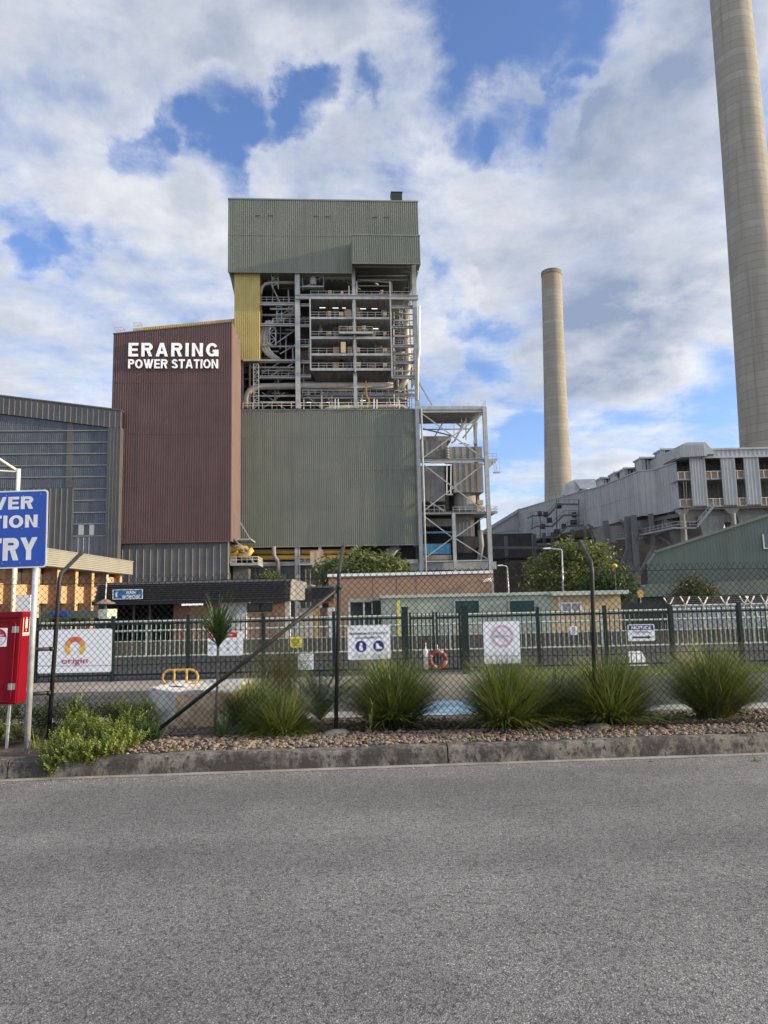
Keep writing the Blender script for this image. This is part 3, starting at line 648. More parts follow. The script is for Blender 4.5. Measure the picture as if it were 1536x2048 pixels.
def truss(a, b, c, d, t, n, m='steel'):
    """small lattice tower between (a,c) and (b,d)"""
    mb = SM(); pa, pb, pc, pd = S(a, c, t), S(b, c, t), S(a, d, t), S(b, d, t); v = Vector((0, 1.0, 0))
    for p, q in ((pa, pc), (pb, pd), (pa+v, pc+v), (pb+v, pd+v)): mb.bar(p, q, .14, .14)
    for k in range(n):
        l0 = pa+(pc-pa)*k/n; l1 = pa+(pc-pa)*(k+1)/n; r0 = pb+(pd-pb)*k/n; r1 = pb+(pd-pb)*(k+1)/n
        mb.bar(l0, r0, .12, .12); mb.bar(l0 if k % 2 else r0, r1 if k % 2 else l1, .1, .1)
    mb.build('lattice_frame', m, B)
truss(507, 517, 728, 818, -.2, 11); truss(544, 556, 548, 574, .5, 3); truss(553, 563, 613, 642, 1.5, 2); truss(539, 551, 655, 690, .6, 3); truss(605, 647, 552, 577, .8, 1)
q = S(626, 562, .9); mb = SM(); mb.lathe([(.5, -.9), (.7, -.6), (.7, .6), (.4, .9)], (q.x, .9, q.z), 14); mb.box(q.x-2.2, q.x+2.2, .4, 1.6, q.z-1.5, q.z-1.2); mb.build('suspended_valve', 'steel', B)
mb = SM(); t = -.6
xa, xb = sx(486, 810, t), sx(830, 810, t); rails(mb, [(xa, t, zt+.25), (xb, t, zt+.25)], 1.15, 1.9); mb.build('railing', 'cream', B)
for px, py in ((660, 590), (684, 590), (764, 590), (659, 634), (682, 634), (770, 634), (659, 672), (770, 672), (728, 661), (701, 661), (717, 706), (770, 706), (718, 736), (770, 736)):
    q = S(px, py, TP+.9); mb = SM(); w = rnd.uniform(.25, .42); h = rnd.uniform(.7, 1.15)
    mb.box(q.x-w, q.x+w, TP+.7, TP+1.4, q.z+.25, q.z+h); mb.bar((q.x-w*.6, TP+1, q.z), (q.x-w*.6, TP+1, q.z+.3), .1, .1); mb.bar((q.x+w*.6, TP+1, q.z), (q.x+w*.6, TP+1, q.z+.3), .1, .1)
    mb.tube([(q.x, TP+.6, q.z+h*.7), (q.x, TP+.3, q.z+h*.7)], .12, 8); mb.build('soot_blower', 'tan', B)
qa, qb = S(681.5, 684, TP-.2), S(691.5, 705.5, TP-.2); mb = SM(); mb.box(qa.x, qb.x, TP-.25, TP-.1, qb.z, qa.z); mb.build('access_panel', 'tan', B)
for px, py, w in ((645, 615.5, 1.2), (671, 616, 1.2), (688, 616, .7), (726, 617.5, 1.2), (749, 617.5, 1.2), (751, 657.5, 1.1), (618, 805, .9), (656, 805, .7), (726, 801, 1.1)):
    q = S(px, py, 1.5); SM().box(q.x-w/2, q.x+w/2, 1.45, 1.55, q.z-.06, q.z+.06).build('tube_light', 'lamp', B)
for px, ya, yb in ((670.5, 798, 818), (676.5, 798, 818), (748, 799, 818), (754, 799, 818), (799, 800, 819), (713.5, 563, 592), (698, 572, 590), (599.5, 545, 820)):
    SM().bar(S(px, yb, .3), S(px, ya, .3), .2, .2).build('riser_pipe', 'white' if px != 599.5 else 'steel', B)
# more of the clutter between the floors
rc = random.Random(19)
for k in range(46):
    bay = rc.random(); xa = rc.uniform(522, 586) if bay < .45 else rc.uniform(602, 618) if bay < .55 else rc.uniform(786, 824)
    ya = rc.uniform(550, 800); t = rc.uniform(1.0, 5)
    if rc.random() < .5: SM().bar(S(xa, ya, t), S(xa+rc.uniform(-2, 2), min(818, ya+rc.uniform(15, 60)), t), rc.uniform(.12, .3), .2).build('hanger_rod', rc.choice(['steel', 'duct', 'pipe', 'steel_dark']), B)
    else: SM().bar(S(xa, ya, t), S(min(xa+rc.uniform(15, 50), 590 if bay < .45 else 621 if bay < .55 else 829), ya+rc.uniform(-1, 1), t+rc.uniform(-.5, .5)), .2, rc.uniform(.15, .4)).build('cross_member', rc.choice(['steel', 'duct', 'steel_dark', 'pipe']), B)
for k in range(5):
    ya = (598, 641, 680, 713, 745)[k]
    mb = SM()
    for q in range(10): xx = 625+q*16.2+rc.uniform(-3, 3); a_ = S(xx, ya, TP+2); mb.bar(a_, a_+Vector((0, 2.5, -rc.uniform(.6, 1.6))), .12, .12)
    for q in range(3): z_ = S(700, ya, TP+2+q*1.2).z-.15*q; mb.bar((sx(623, 650, TP+2+q), TP+2+q, z_), (sx(781, 650, TP+2+q), TP+2+q, z_), .18, .28)
    mb.build('floor_framing', 'steel_dark', B)
    for q in range(7):
        xx = rc.uniform(628, 776); h_ = rc.uniform(.5, 2.0); w_ = rc.uniform(.2, .7); a_ = S(xx, (630, 669, 703, 733, 661)[k], TP+3.5); SM().box(a_.x-w_, a_.x+w_, TP+3.5, TP+4.5, a_.z-.5, a_.z+h_).build('plant_box', rc.choice(['tan', 'grime', 'duct', 'steel_dark', 'rust']), B)
for ya, xa, xb, t in ((781, 603, 706, 1.0), (788, 640, 829, 1.4), (796, 603, 829, 1.0), (804, 520, 590, .8), (792, 490, 590, 1.5), (741, 522, 589, 1.2), (735, 500, 589, 2.0), (693, 540, 590, 1.0), (690, 524, 545, .8), (630, 522, 590, 1.6), (618, 540, 590, 1.0), (574, 601, 640, .9), (556, 640, 706, 1.4), (552, 716, 828, 1.6), (560, 730, 828, 2.2), (572, 716, 784, 1.5), (641, 787, 829, .8), (672, 787, 829, .8), (708, 787, 829, .8), (742, 787, 829, .8), (629, 787, 829, 1.5), (781, 790, 829, 1.0)):
    SM().bar(S(xa, ya, t), S(xb, ya, t), .2, rc.choice([.16, .24, .34])).build('cross_member', rc.choice(['steel', 'steel', 'duct', 'pipe']), B)
for xa, xb, ya, t in ((545, 590, 647, .6), (522, 590, 604, .6), (600, 621, 648, .6), (600, 621, 689, .6), (786, 829, 652, .5), (786, 829, 690, .5), (786, 829, 723, .5), (786, 829, 611, .5), (524, 590, 752, .6), (605, 705, 790, .5), (716, 790, 790, .5), (603, 700, 563, 1.2)):
    mb = SM(); p_ = S(xa, ya, t); q_ = S(xb, ya, t); q_.z = p_.z; rails(mb, [p_, q_], 1.05, 1.2, .035); mb.build('railing', 'steel', B)
for k in range(22):
    xa = rc.uniform(604, 826); q_ = S(xa, 819, rc.uniform(.6, 2.2)); SM().bar(q_, q_+Vector((0, 0, rc.uniform(1.2, 3.6))), .18, .18).build('stub_post', rc.choice(['steel', 'cream', 'pipe_warm', 'steel_dark']), B)
# big rainwater / vent pipe along the right column
SM().tube([S(839, 612, -.8), S(838, 660, -.8), S(839, 700, -.8), S(836.5, 720, -.8), S(835, 800, -.8)], .22, 8).build('downpipe', 'cream', B, smooth=True)
SM().bar(S(837, 764, 1), S(864, 810, 1), .25, .25).build('brace', 'steel', B)
# under the lower cladding: columns, beam, yellow pipes, dark back
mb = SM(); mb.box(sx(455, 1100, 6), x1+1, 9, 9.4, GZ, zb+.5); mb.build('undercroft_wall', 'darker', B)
for a, b in ((589.5, 596.5), (597.5, 600), (637, 643), (708, 714)):
    xa, xb = sx(a, 1120, .3), sx(b, 1120, .3); SM().box(xa, xb, .1, .8, GZ, zb).build('column', 'steel', B)
for ya, r_, t in ((1104, .48, 2.2), (1115, .5, 1.6)):
    SM().tube([S(480, ya+1, t), S(600, ya, t), S(720, ya-.5, t)], r_, 12).build('pipe', 'pipe_yellow', B, smooth=True)
mb = SM(); mb.box(sx(505, 1125, 1), x1, .9, 1.3, sz(600, 1131, 1), sz(600, 1123, 1)); mb.build('beam', 'steel', B)
mb = SM(); mb.corr(sx(455, 1140, 1.4), sx(640, 1140, 1.4), 1.4, GZ, sz(560, 1131, 1), .9, .1); mb.build('base_cladding', 'grey_clad', B)
SM().tube([S(547.5, 1093, -.3), S(547.5, 1108, -.3), S(550, 1116, -.3), S(556, 1122, -.3), S(557, 1130, -.3), S(557, 1160, -.3)], .42, 10).build('downpipe', 'duct', B, smooth=True)
SM().tube([S(795, 1092, 2), S(760, 1130, 2), S(740, 1150, 2)], 1.0, 10).build('sloping_chute', 'duct', B, smooth=True)
# stair and platform with tan cabinet
q = S(640, 1127, -1.5); mb = SM(); xa, xb = sx(598, 1130, -1.5), sx(660, 1130, -1.5); mb.box(xa, xb, -2.5, -.5, q.z-.3, q.z); f = mb.build('stair_landing', 'steel', B)
mb = SM(); rails(mb, [(xa, -2.5, q.z), (xb, -2.5, q.z)], 1.1, 1.2); mb.build('railing', 'steel', f)
mb = SM(); a = S(625, 1131, -2.5); b = S(652, 1162, -2.5); mb.bar(a, b, .3, .35); mb.bar(a+Vector((0, -1, 0)), b+Vector((0, -1, 0)), .12, .35); mb.bar(a+Vector((0, -1, 1)), b+Vector((0, -1, 1)), .1, .1)
for k in range(12): c = a+(b-a)*k/11; mb.box(c.x-.15, c.x+.15, c.y-1, c.y, c.z+.1, c.z+.16)
mb.build('stair_flight', 'steel', B)
qa, qb = S(621, 1102, -1.4), S(646, 1129, -1.4); mb = SM(); mb.box(qa.x, qb.x, -1.5, -.3, qb.z, qa.z); mb.box(qa.x-.08, qb.x+.08, -1.56, -1.5, qa.z-.1, qa.z+.05)
for f_ in (0, .5, 1): mb.box(qa.x+(qb.x-qa.x)*f_-.06, qa.x+(qb.x-qa.x)*f_+.06, -1.57, -1.5, qb.z, qa.z-.1)
mb.build('tan_cabinet', 'tan', B)

# ---- brown clad bunker building
TB = -11.0
K = sthing('bunker_building', 'brown ribbed building carrying large raised white lettering', 'building', 345, TB)
bx0, bx1 = sx(222.5, 850, TB), sx(463.5, 850, TB); bzb = sz(345, 1084, TB)
pl, pr = S(226, 668.5, TB), S(466, 645, TB); bt = lambda q: pl.z+(pr.z-pl.z)*(q-bx0)/(bx1-bx0)
mb = SM(); mb.corr(bx0, bx1, TB, bzb, bt, .42, .15); mb.prism([(bx0, TB+.02, bzb), (bx1, TB+.02, bzb), (bx1, TB+.02, pr.z-.05), (bx0, TB+.02, pl.z-.05)], (0, 12, 0))
mb.prism([(bx0-.05, TB-.2, pl.z-.05), (bx1+.05, TB-.2, pr.z-.05), (bx1+.05, TB-.2, pr.z+.15), (bx0-.05, TB-.2, pl.z+.15)], (0, 12, 0)); mb.box(bx0, bx1, TB-.18, TB+.02, bzb-.15, bzb)
for f_ in (.26, .51, .76): mb.box(bx0, bx1, TB-.155, TB, bzb+(pl.z-bzb)*f_, bzb+(pl.z-bzb)*f_+.05)
mb.build('ribbed_wall', 'brown_clad', K)
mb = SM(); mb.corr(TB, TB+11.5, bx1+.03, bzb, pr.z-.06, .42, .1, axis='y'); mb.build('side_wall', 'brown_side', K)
gx0, gx1 = sx(231, 1130, TB+.5), sx(455.5, 1130, TB+.5)
mb = SM(); mb.corr(gx0, gx1, TB+.5, GZ, bzb, 1.25, .09, .8, .05); mb.box(gx0, gx1, TB+.52, TB+11, GZ, bzb-.02); mb.build('base_cladding', 'grey_clad', K)
mb = SM(); mb.bar((gx1+.1, TB+.45, GZ), (gx1+.1, TB+.45, bzb), .2, .25); mb.build('corner_trim', 'fascia', K)
mb = SM(); a = S(257, 713, TB-.4); b = S(436.5, 686.5, TB-.4)
word(mb, 'ERARING', (a.x, TB-.25, sz(345, 713.2, TB-.4)), (1, 0, 0), (0, 0, 1), b.x-a.x, sz(345, 686.5, TB-.4)-sz(345, 713.2, TB-.4), .22, .26, .3)
a = S(256.5, 737, TB-.4); b = S(436, 719, TB-.4)
word(mb, 'POWER STATION', (a.x, TB-.25, sz(345, 737, TB-.4)), (1, 0, 0), (0, 0, 1), b.x-a.x, sz(345, 719, TB-.4)-sz(345, 737, TB-.4), .21, .13, .3)
mb.build('lettering', 'letter', K)
for (px, py, w, dd) in ((237, 667, 1.6, 3), (274, 657, 1.4, 9)):
    q = S(px, py, TB+dd); mb = SM(); rails(mb, [(q.x-w/2, TB+dd, q.z-.3), (q.x+w/2, TB+dd, q.z-.3)], 1.5, .8, .03); rails(mb, [(q.x-w/2, TB+dd+1.2, q.z-.3), (q.x+w/2, TB+dd+1.2, q.z-.3)], 1.5, .8, .03)
    for e in (-.5, .5): mb.bar((q.x+w*e, TB+dd, q.z+1.2), (q.x+w*e, TB+dd+1.2, q.z+1.2), .07, .07); mb.bar((q.x+w*e, TB+dd, q.z-.3), (q.x+w*e, TB+dd+1.2, q.z-.3), .07, .07)
    mb.build('roof_ladder_hoop', 'galv', K)
# platforms and yellow pipes on its right side
qa = S(462, 1080, TB+3); 
mb = SM(); za = sz(490, 1080, TB+5); mb.box(bx1-.5, bx1+3.2, TB+2, TB+9, za-.25, za); mb.bar((bx1+.1, TB+2.2, za+5), (bx1+3, TB+2.2, za), .2, .2); mb.build('upper_platform', 'steel', K)
zp = sz(490, 1127, TB+4); mb = SM(); mb.box(gx1+.2, gx1+5.2, TB+2, TB+10, zp-.45, zp); f = mb.build('lower_platform', 'steel', K)
mb = SM(); rails(mb, [(gx1+.3, TB+2.1, zp), (gx1+5.1, TB+2.1, zp), (gx1+5.1, TB+9.8, zp)], 1.1, 1.0); mb.build('railing', 'cream', f)
SM().bar((gx1+.3, TB+1.9, zp+5.2), (gx1+4.4, TB+1.9, zp), .2, .2).build('tie_rod', 'steel', K)
for pts, r_, m_ in (([(455, 1103, TB+4), (480, 1096, TB+4), (492, 1097, TB+4), (498, 1103, TB+4), (506, 1099, TB+4)], .5, 'pipe_yellow'),
                    ([(455, 1112, TB+3.5), (470, 1110, TB+3.5), (478, 1106, TB+3.5)], .5, 'pipe_yellow'),
                    ([(478, 1111, TB+3), (490, 1112, TB+3), (498, 1107, TB+3), (503, 1099, TB+3)], .5, 'pipe_yellow'),
                    ([(455, 1093, TB+5), (475, 1094, TB+5), (490, 1100, TB+7)], .7, 'pipe')):
    SM().tube([S(*p) for p in pts], r_, 12).build('pipe', m_, K, smooth=True)
q = S(483, 1144, TB+5); mb = SM(); mb.box(q.x-1.4, q.x+1.4, TB+4, TB+7, GZ, q.z+1.5); mb.box(q.x-1.5, q.x+1.5, TB+3.95, TB+7, q.z+1.2, q.z+1.5); mb.build('equipment_tank', 'steel_dark', K)

M['pale_bar'] = mat('grey_glazing_bar', (.15, .155, .16), (.20, .20, .20), 1, .6)
M['louvre_grey'] = mat('grey_louvre', (.30, .31, .30), (.36, .36, .35), 1, .6)
# ---- turbine hall on the left
TT = -12.4
Hh = sthing('turbine_hall', 'long dark grey glazed hall with a sloping roofline at the left edge', 'hall', 110, TT)
a0, a1 = S(-340, 752, TT), S(241, 822.5, TT); rt = lambda q: a1.z+(a0.z-a1.z)*(q-a1.x)/(a0.x-a1.x)
f0, f1 = S(0, 828, TT), S(213, 855, TT); fb = lambda q: f1.z+(f0.z-f1.z)*(q-f1.x)/(f0.x-f1.x)
hx1_ = sx(240, 1000, TT); gx = sx(214, 1000, TT); xl = a0.x
mb = SM(); mb.corr(xl, hx1_, TT-.5, fb, rt, .95, .12, .85, .05); mb.prism([(xl, TT-.48, rt(xl)-.02), (hx1_, TT-.48, rt(hx1_)-.02), (hx1_, TT-.48, fb(gx)), (gx, TT-.48, fb(gx)), (xl, TT-.48, fb(xl))], (0, .4, 0))
mb.prism([(xl, TT-.7, rt(xl)-.02), (hx1_+.1, TT-.7, rt(hx1_)-.02), (hx1_+.1, TT-.7, rt(hx1_)+.2), (xl, TT-.7, rt(xl)+.2)], (0, 1.5, 0)); mb.build('fascia', 'grey_clad', Hh)
mb = SM(); mb.corr(gx, hx1_, TT-.5, GZ, fb(gx), .55, .1, .8, .05); mb.box(gx, hx1_, TT-.48, TB-.25, GZ, fb(gx)); mb.build('corner_pier', 'grey_clad', Hh)
z976, z1072 = sz(100, 976, TT), sz(180, 1072, TT); g2 = sx(146, 1030, TT)
mb = SM(); mb.corr(xl, gx, TT, z976, fb, .33, .06, .7, .1); mb.corr(g2, gx, TT, z1072, z976, .33, .06, .7, .1); gz = mb.build('window', 'glass_dark', Hh)
mb = SM()
for py in (862, 885.5, 908, 931.5, 954.5): z_ = sz(100, py, TT); mb.box(xl, gx, TT-.22, TT-.08, z_-.09, z_+.09)
for py in (978, 1001, 1025, 1048, 1072): z_ = sz(180, py, TT); mb.box(g2, gx, TT-.22, TT-.08, z_-.09, z_+.09)
mb.build('glazing_bar', 'pale_bar', gz)
mb = SM(); xa, xb = sx(134, 900, TT), sx(146, 900, TT); mb.box(xa, xb, TT-.15, TT-.03, z976, fb(xb)); mb.build('mullion_panel', 'grey_clad', gz)
mb = SM(); mb.corr(xl, g2, TT-.25, GZ, z976-.1, .95, .1, .85, .05); mb.box(g2-.02, g2+.15, TT-.3, TT, GZ, z976); mb.build('wall_cladding', 'grey_clad', Hh)
mb = SM(); mb.corr(g2+.15, gx, TT-.1, GZ, z1072, .95, .05, .85, .05); mb.box(xl, bx0-.3, TT+.1, TT+30, GZ, z976); mb.box(bx0-.3, gx, TT+.1, TB-.25, GZ, fb(gx)); mb.prism([(xl, TT+.1, z976), (bx0-.3, TT+.1, z976), (bx0-.3, TT+.1, rt(bx0-.3)-.1), (xl, TT+.1, rt(xl)-.1)], (0, 30, 0)); mb.build('lower_cladding', 'glass_dark', Hh)
for px in (162, 184):
    qa, qb = S(px-4, 1050, TT), S(px+5, 1070, TT); SM().box(qa.x, qb.x, TT-.2, TT-.05, qb.z, qa.z).build('louvre_panel', 'louvre_grey', Hh)

# ---- steel tower with ducts at the right of the boiler house
T2 = -1.0
D = sthing('duct_support_tower', 'grey steel frame with crossed bracing around weathered air ducts', 'steel tower', 905, T2)
def lineb(p, q, w, m='steel', name='brace', tq=None):
    SM().bar(S(*p), S(*q), w, w).build(name, m, D)
xL = (sx(838, 825, T2)+sx(845, 1130, T2))/2; xR = (sx(970.5, 830, T2)+sx(979.5, 1130, T2))/2; xC = sx(908.5, 1080, T2); 
ztop = sz(905, 818, T2); zmid = sz(905, 921.5, T2); zlow = sz(905, 1026, T2); zbas = sz(905, 1122, T2)
SM().ibeam((xL-.3, T2, GZ), (xL-.3, T2, ztop+.5), .75, .7).build('column', 'steel', D)
SM().tube([(xL+.5, T2-.4, GZ), (xL+.5, T2-.4, ztop)], .2, 8).build('downpipe', 'steel', D, smooth=True)
SM().ibeam((xR, T2, GZ), (xR, T2, ztop+.3), .8, .7).build('column', 'steel', D)
SM().ibeam((xC, T2, GZ), (xC, T2, zlow), .65, .65).build('column', 'steel', D)
for t in (9.0,):
    for x_ in (xL, xR): SM().bar((x_, t, GZ), (x_, t, ztop), .6, .6).build('column', 'steel_dark', D)
mb = SM(); mb.box(xL-.5, xR+.2, T2, 9.5, ztop-.1, ztop+.0); mb.ibeam((xL-.5, T2-.1, ztop-.45), (xR+.3, T2-.1, ztop-.45), .4, .6); mb.box(xL-.5, xR+.3, T2-.2, T2, ztop-.1, ztop+.55)
for k in range(7): q = T2+1+k*1.4; mb.bar((xL, q, ztop-.35), (xR, q, ztop-.35), .25, .45)
dk = mb.build('top_deck', 'steel', D)
mb = SM(); rails(mb, [(xL-.3, T2, ztop+.5), (xR+.3, T2, ztop+.5), (xR+.3, 9, ztop+.5)], 1.1, 1.7, .02); mb.build('railing', 'galv', dk)
SM().ibeam((xL, T2, zmid), (xR, T2, zmid), .5, .65).build('beam', 'steel', D)
SM().bar((xL+2, T2-.4, zmid-.5), (xR-2.6, T2-.4, zmid-.5), .3, .15).build('beam', 'steel', D)
mb = SM(); mb.ibeam((xL, T2, zlow), (xR+1.8, T2, zlow), .5, .38); mb.box(xL, xR+1.9, T2+.1, 9, zlow+.02, zlow+.1); dk = mb.build('low_deck', 'steel', D)
mb = SM(); rails(mb, [(xC, T2+.2, zlow+.1), (xR+1.8, T2+.2, zlow+.1), (xR+1.8, 6, zlow+.1)], 1.1, 1.2, .03); mb.build('railing', 'galv', dk)
SM().bar((xL, T2, zbas), (xR, T2, zbas), .35, .28).build('beam', 'steel', D)
SM().box(sx(820, 1130, 3), sx(992, 1130, 3), 2.6, 3.2, sz(905, 1140, 3), sz(905, 1125, 3)).build('beam', 'steel', D)
for pa, pb in ((((842, 826, T2)), (966, 916, T2)), ((846, 916, T2), (968, 826, T2)), ((844, 927, T2), (970, 1023, T2)), ((847, 1022, T2), (969, 927, T2)),
               ((845, 1030, T2), (906, 1076, T2)), ((911, 1074, T2), (974, 1030, T2)), ((847, 1118, T2), (906, 1075, T2)), ((911, 1077, T2), (975, 1118, T2)), ((914, 1124, T2), (925, 1142, T2)), ((974, 1124, T2), (966, 1142, T2))):
    lineb(pa, pb, .2)
for pa, pb, w in (((890, 826, 6), (925, 856, 6), .3), ((897, 826, 6), (870, 872, 6), .25), ((955, 838, 5), (926, 876, 5), .35), ((934, 835, 5), (910, 880, 5), .4), ((844, 857, 7), (905, 872, 7), .25), ((844, 859, 8), (940, 858, 8), .2), ((952, 845, 6), (950, 888, 6), .55), ((923, 824, 3), (923, 862, 3), .2), ((932, 824, 3), (932, 880, 3), .2), ((908, 850, 4), (908, 876, 4), .12)):
    lineb(pa, pb, w)
mb = SM()
for a, b, c, d, t0, t1 in ((842, 893, 881, 917, 4, 9), (844, 882, 877, 883, 4.5, 9), (844, 888, 932, 1003, 3.5, 9), (898, 964, 893, 918, 2.5, 8), (908, 965, 926, 985, 2.5, 8.5), (912, 948, 1030, 1073, 2, 7)):
    qa, qb = S(a, d, t0), S(b, c, t0); mb.box(qa.x, qb.x, t0, t1, qa.z, qb.z)
    for k in range(1, 5): q = qa.x+(qb.x-qa.x)*k/5; mb.box(q-.06, q+.06, t0-.09, t0, qa.z, qb.z)
qa, qb = S(844, 882, 4), S(902, 872, 4); mb.box(qa.x, qb.x, 4, 9, qa.z, qb.z)
mb.build('duct_casing', 'duct', D)
mb = SM(); a, b = S(912, 1073, 2), S(948, 1073, 2); c, d = S(916, 1106, 2), S(944, 1106, 2)
mb.prism([(a.x, 2, a.z), (b.x, 2, b.z), (d.x, 2, d.z), (c.x, 2, c.z)], (0, 4, 0)); q0, q1 = S(948, 1073, 3), S(961, 1073, 3); mb.prism([(q0.x, 3, q0.z), (q1.x, 3, q1.z), (q1.x-.3, 3, q1.z-1.7), (d.x, 3, d.z)], (0, 4, 0)); mb.build('hopper', 'darker', D)
q = S(930.5, 985, 4.5); w = sx(953, 1000, 4.5)-q.x; mb = SM(); mb.lathe([(w*1.06, .25), (w*1.06, 0), (w, -.05), (w, sz(930, 1022, 4.5)-q.z)], (q.x, 4.5+w*.4, q.z), 24); mb.build('duct_drum', 'duct', D, smooth=False)
qa, qb = S(846, 1053, 2.5), S(904, 1037.5, 2.5); SM().box(qa.x, qb.x, 2.5, 6, qa.z, qb.z).build('cross_duct', 'duct', D)
qa, qb = S(847, 1067, 3), S(904, 1062.5, 3); SM().box(qa.x, qb.x, 3, 4, qa.z, qb.z).build('trim_strip', 'blue_panel', D)
qa, qb = S(848, 1108, 2), S(900, 1087.5, 2); mb = SM(); mb.box(qa.x, qb.x, 2, 2.4, qa.z, qb.z)
for k in range(8): q = qa.x+(qb.x-qa.x)*k/7; mb.box(q-.05, q+.05, 1.9, 2, qa.z, qb.z)
for k in range(4): q = qa.z+(qb.z-qa.z)*k/3; mb.box(qa.x, qb.x, 1.92, 2, q-.04, q+.04)
mb.build('intake_screen', 'blue_panel', D)
qa, qb = S(847, 1120, 1.5), S(903, 1109.5, 1.5); SM().box(qa.x, qb.x, 1.5, 3, qa.z, qb.z).build('plinth', 'duct', D)
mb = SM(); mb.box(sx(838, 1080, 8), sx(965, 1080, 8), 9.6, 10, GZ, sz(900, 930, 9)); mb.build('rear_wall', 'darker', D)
for px in (893.5, 901.5): SM().bar(S(px, 990, 1.5), S(px+.5, 928, 1.5), .18, .18).build('ladder_rail', 'white', D)
SM().box(sx(892, 990, 1.5), sx(905, 990, 1.5), 1, 2, sz(898, 991, 1.5), sz(898, 988, 1.5)).build('ladder_cage_base', 'steel', D)
q = S(960, 1010, 1); mb = SM(); mb.box(q.x-.7, q.x+.4, .6, 1.8, q.z-1.3, q.z-.1); mb.box(q.x-.5, q.x+.6, .7, 1.7, q.z+.1, q.z+1.0); mb.tube([(q.x+.4, 1.2, q.z-.6), (q.x+1.0, 1.2, q.z-.6)], .3, 10); mb.build('drive_motor', 'tan', D)
mb = SM(); za = sz(985, 922, T2)
mb.prism([(xR+.4, T2, zmid+.3), (xR+2.2, T2, zmid+.3), (xR+2.2, T2, zmid), (xR+.4, T2, zmid-1.6)], (0, .5, 0)); rails(mb, [(xR+.4, T2+.2, zmid+.3), (xR+2.2, T2+.2, zmid+.3)], 1.1, .9, .03)
mb.build('cantilever_bracket', 'steel', D)
truss_pts = [S(986, 922, T2), S(990, 944, T2), S(998, 917, T2), S(999, 944, T2)]
mb = SM(); mb.bar(truss_pts[0], truss_pts[1], .12, .12); mb.bar(truss_pts[2], truss_pts[3], .1, .1); mb.bar(S(988, 917, T2), S(998, 917, T2), .1, .1); mb.bar(S(991, 922, T2), S(995, 944, T2), .12, .12)
mb.box(sx(987.5, 944, T2), sx(1000, 944, T2), T2-.4, T2+.5, sz(990, 946, T2), sz(990, 943.5, T2))
for k in range(6): c = truss_pts[0].lerp(truss_pts[1], k/5); mb.bar(c, c+Vector((.42, 0, 0)), .07, .07)
mb.build('hoist_basket', 'galv', D)
for k in range(10):
    pa = (rnd.uniform(845, 960), rnd.uniform(884, 890), 5); ptx = S(*pa); 
    SM().tube([ptx, ptx+Vector((rnd.uniform(.5, 2), 0, rnd.uniform(-.4, .6)))], rnd.uniform(.08, .2), 6).build('pipe', 'pipe', D)
for k in range(5):
    z_ = sz(894, 895+k*5, 2); x_ = sx(895, 900, 2); SM().tube([(x_-.5, 2, z_), (x_+.3, 2, z_)], .22, 8).build('pipe', 'duct', D, smooth=True)
SM().bar(S(860, 1004, 1), S(888, 1022, 1), .3, .3).build('stair_flight', 'steel', D)
mb = SM(); rails(mb, [(xL+.6, .5, zlow+.1), (xC-1.4, .5, zlow+.1)], 1.6, 1.0, .05); mb.build('railing', 'steel', D)
SM().tube([S(960, 1060, 1), S(963, 1090, 1), S(958, 1120, 1)], .5, 10).build('pipe', 'duct', D, smooth=True)
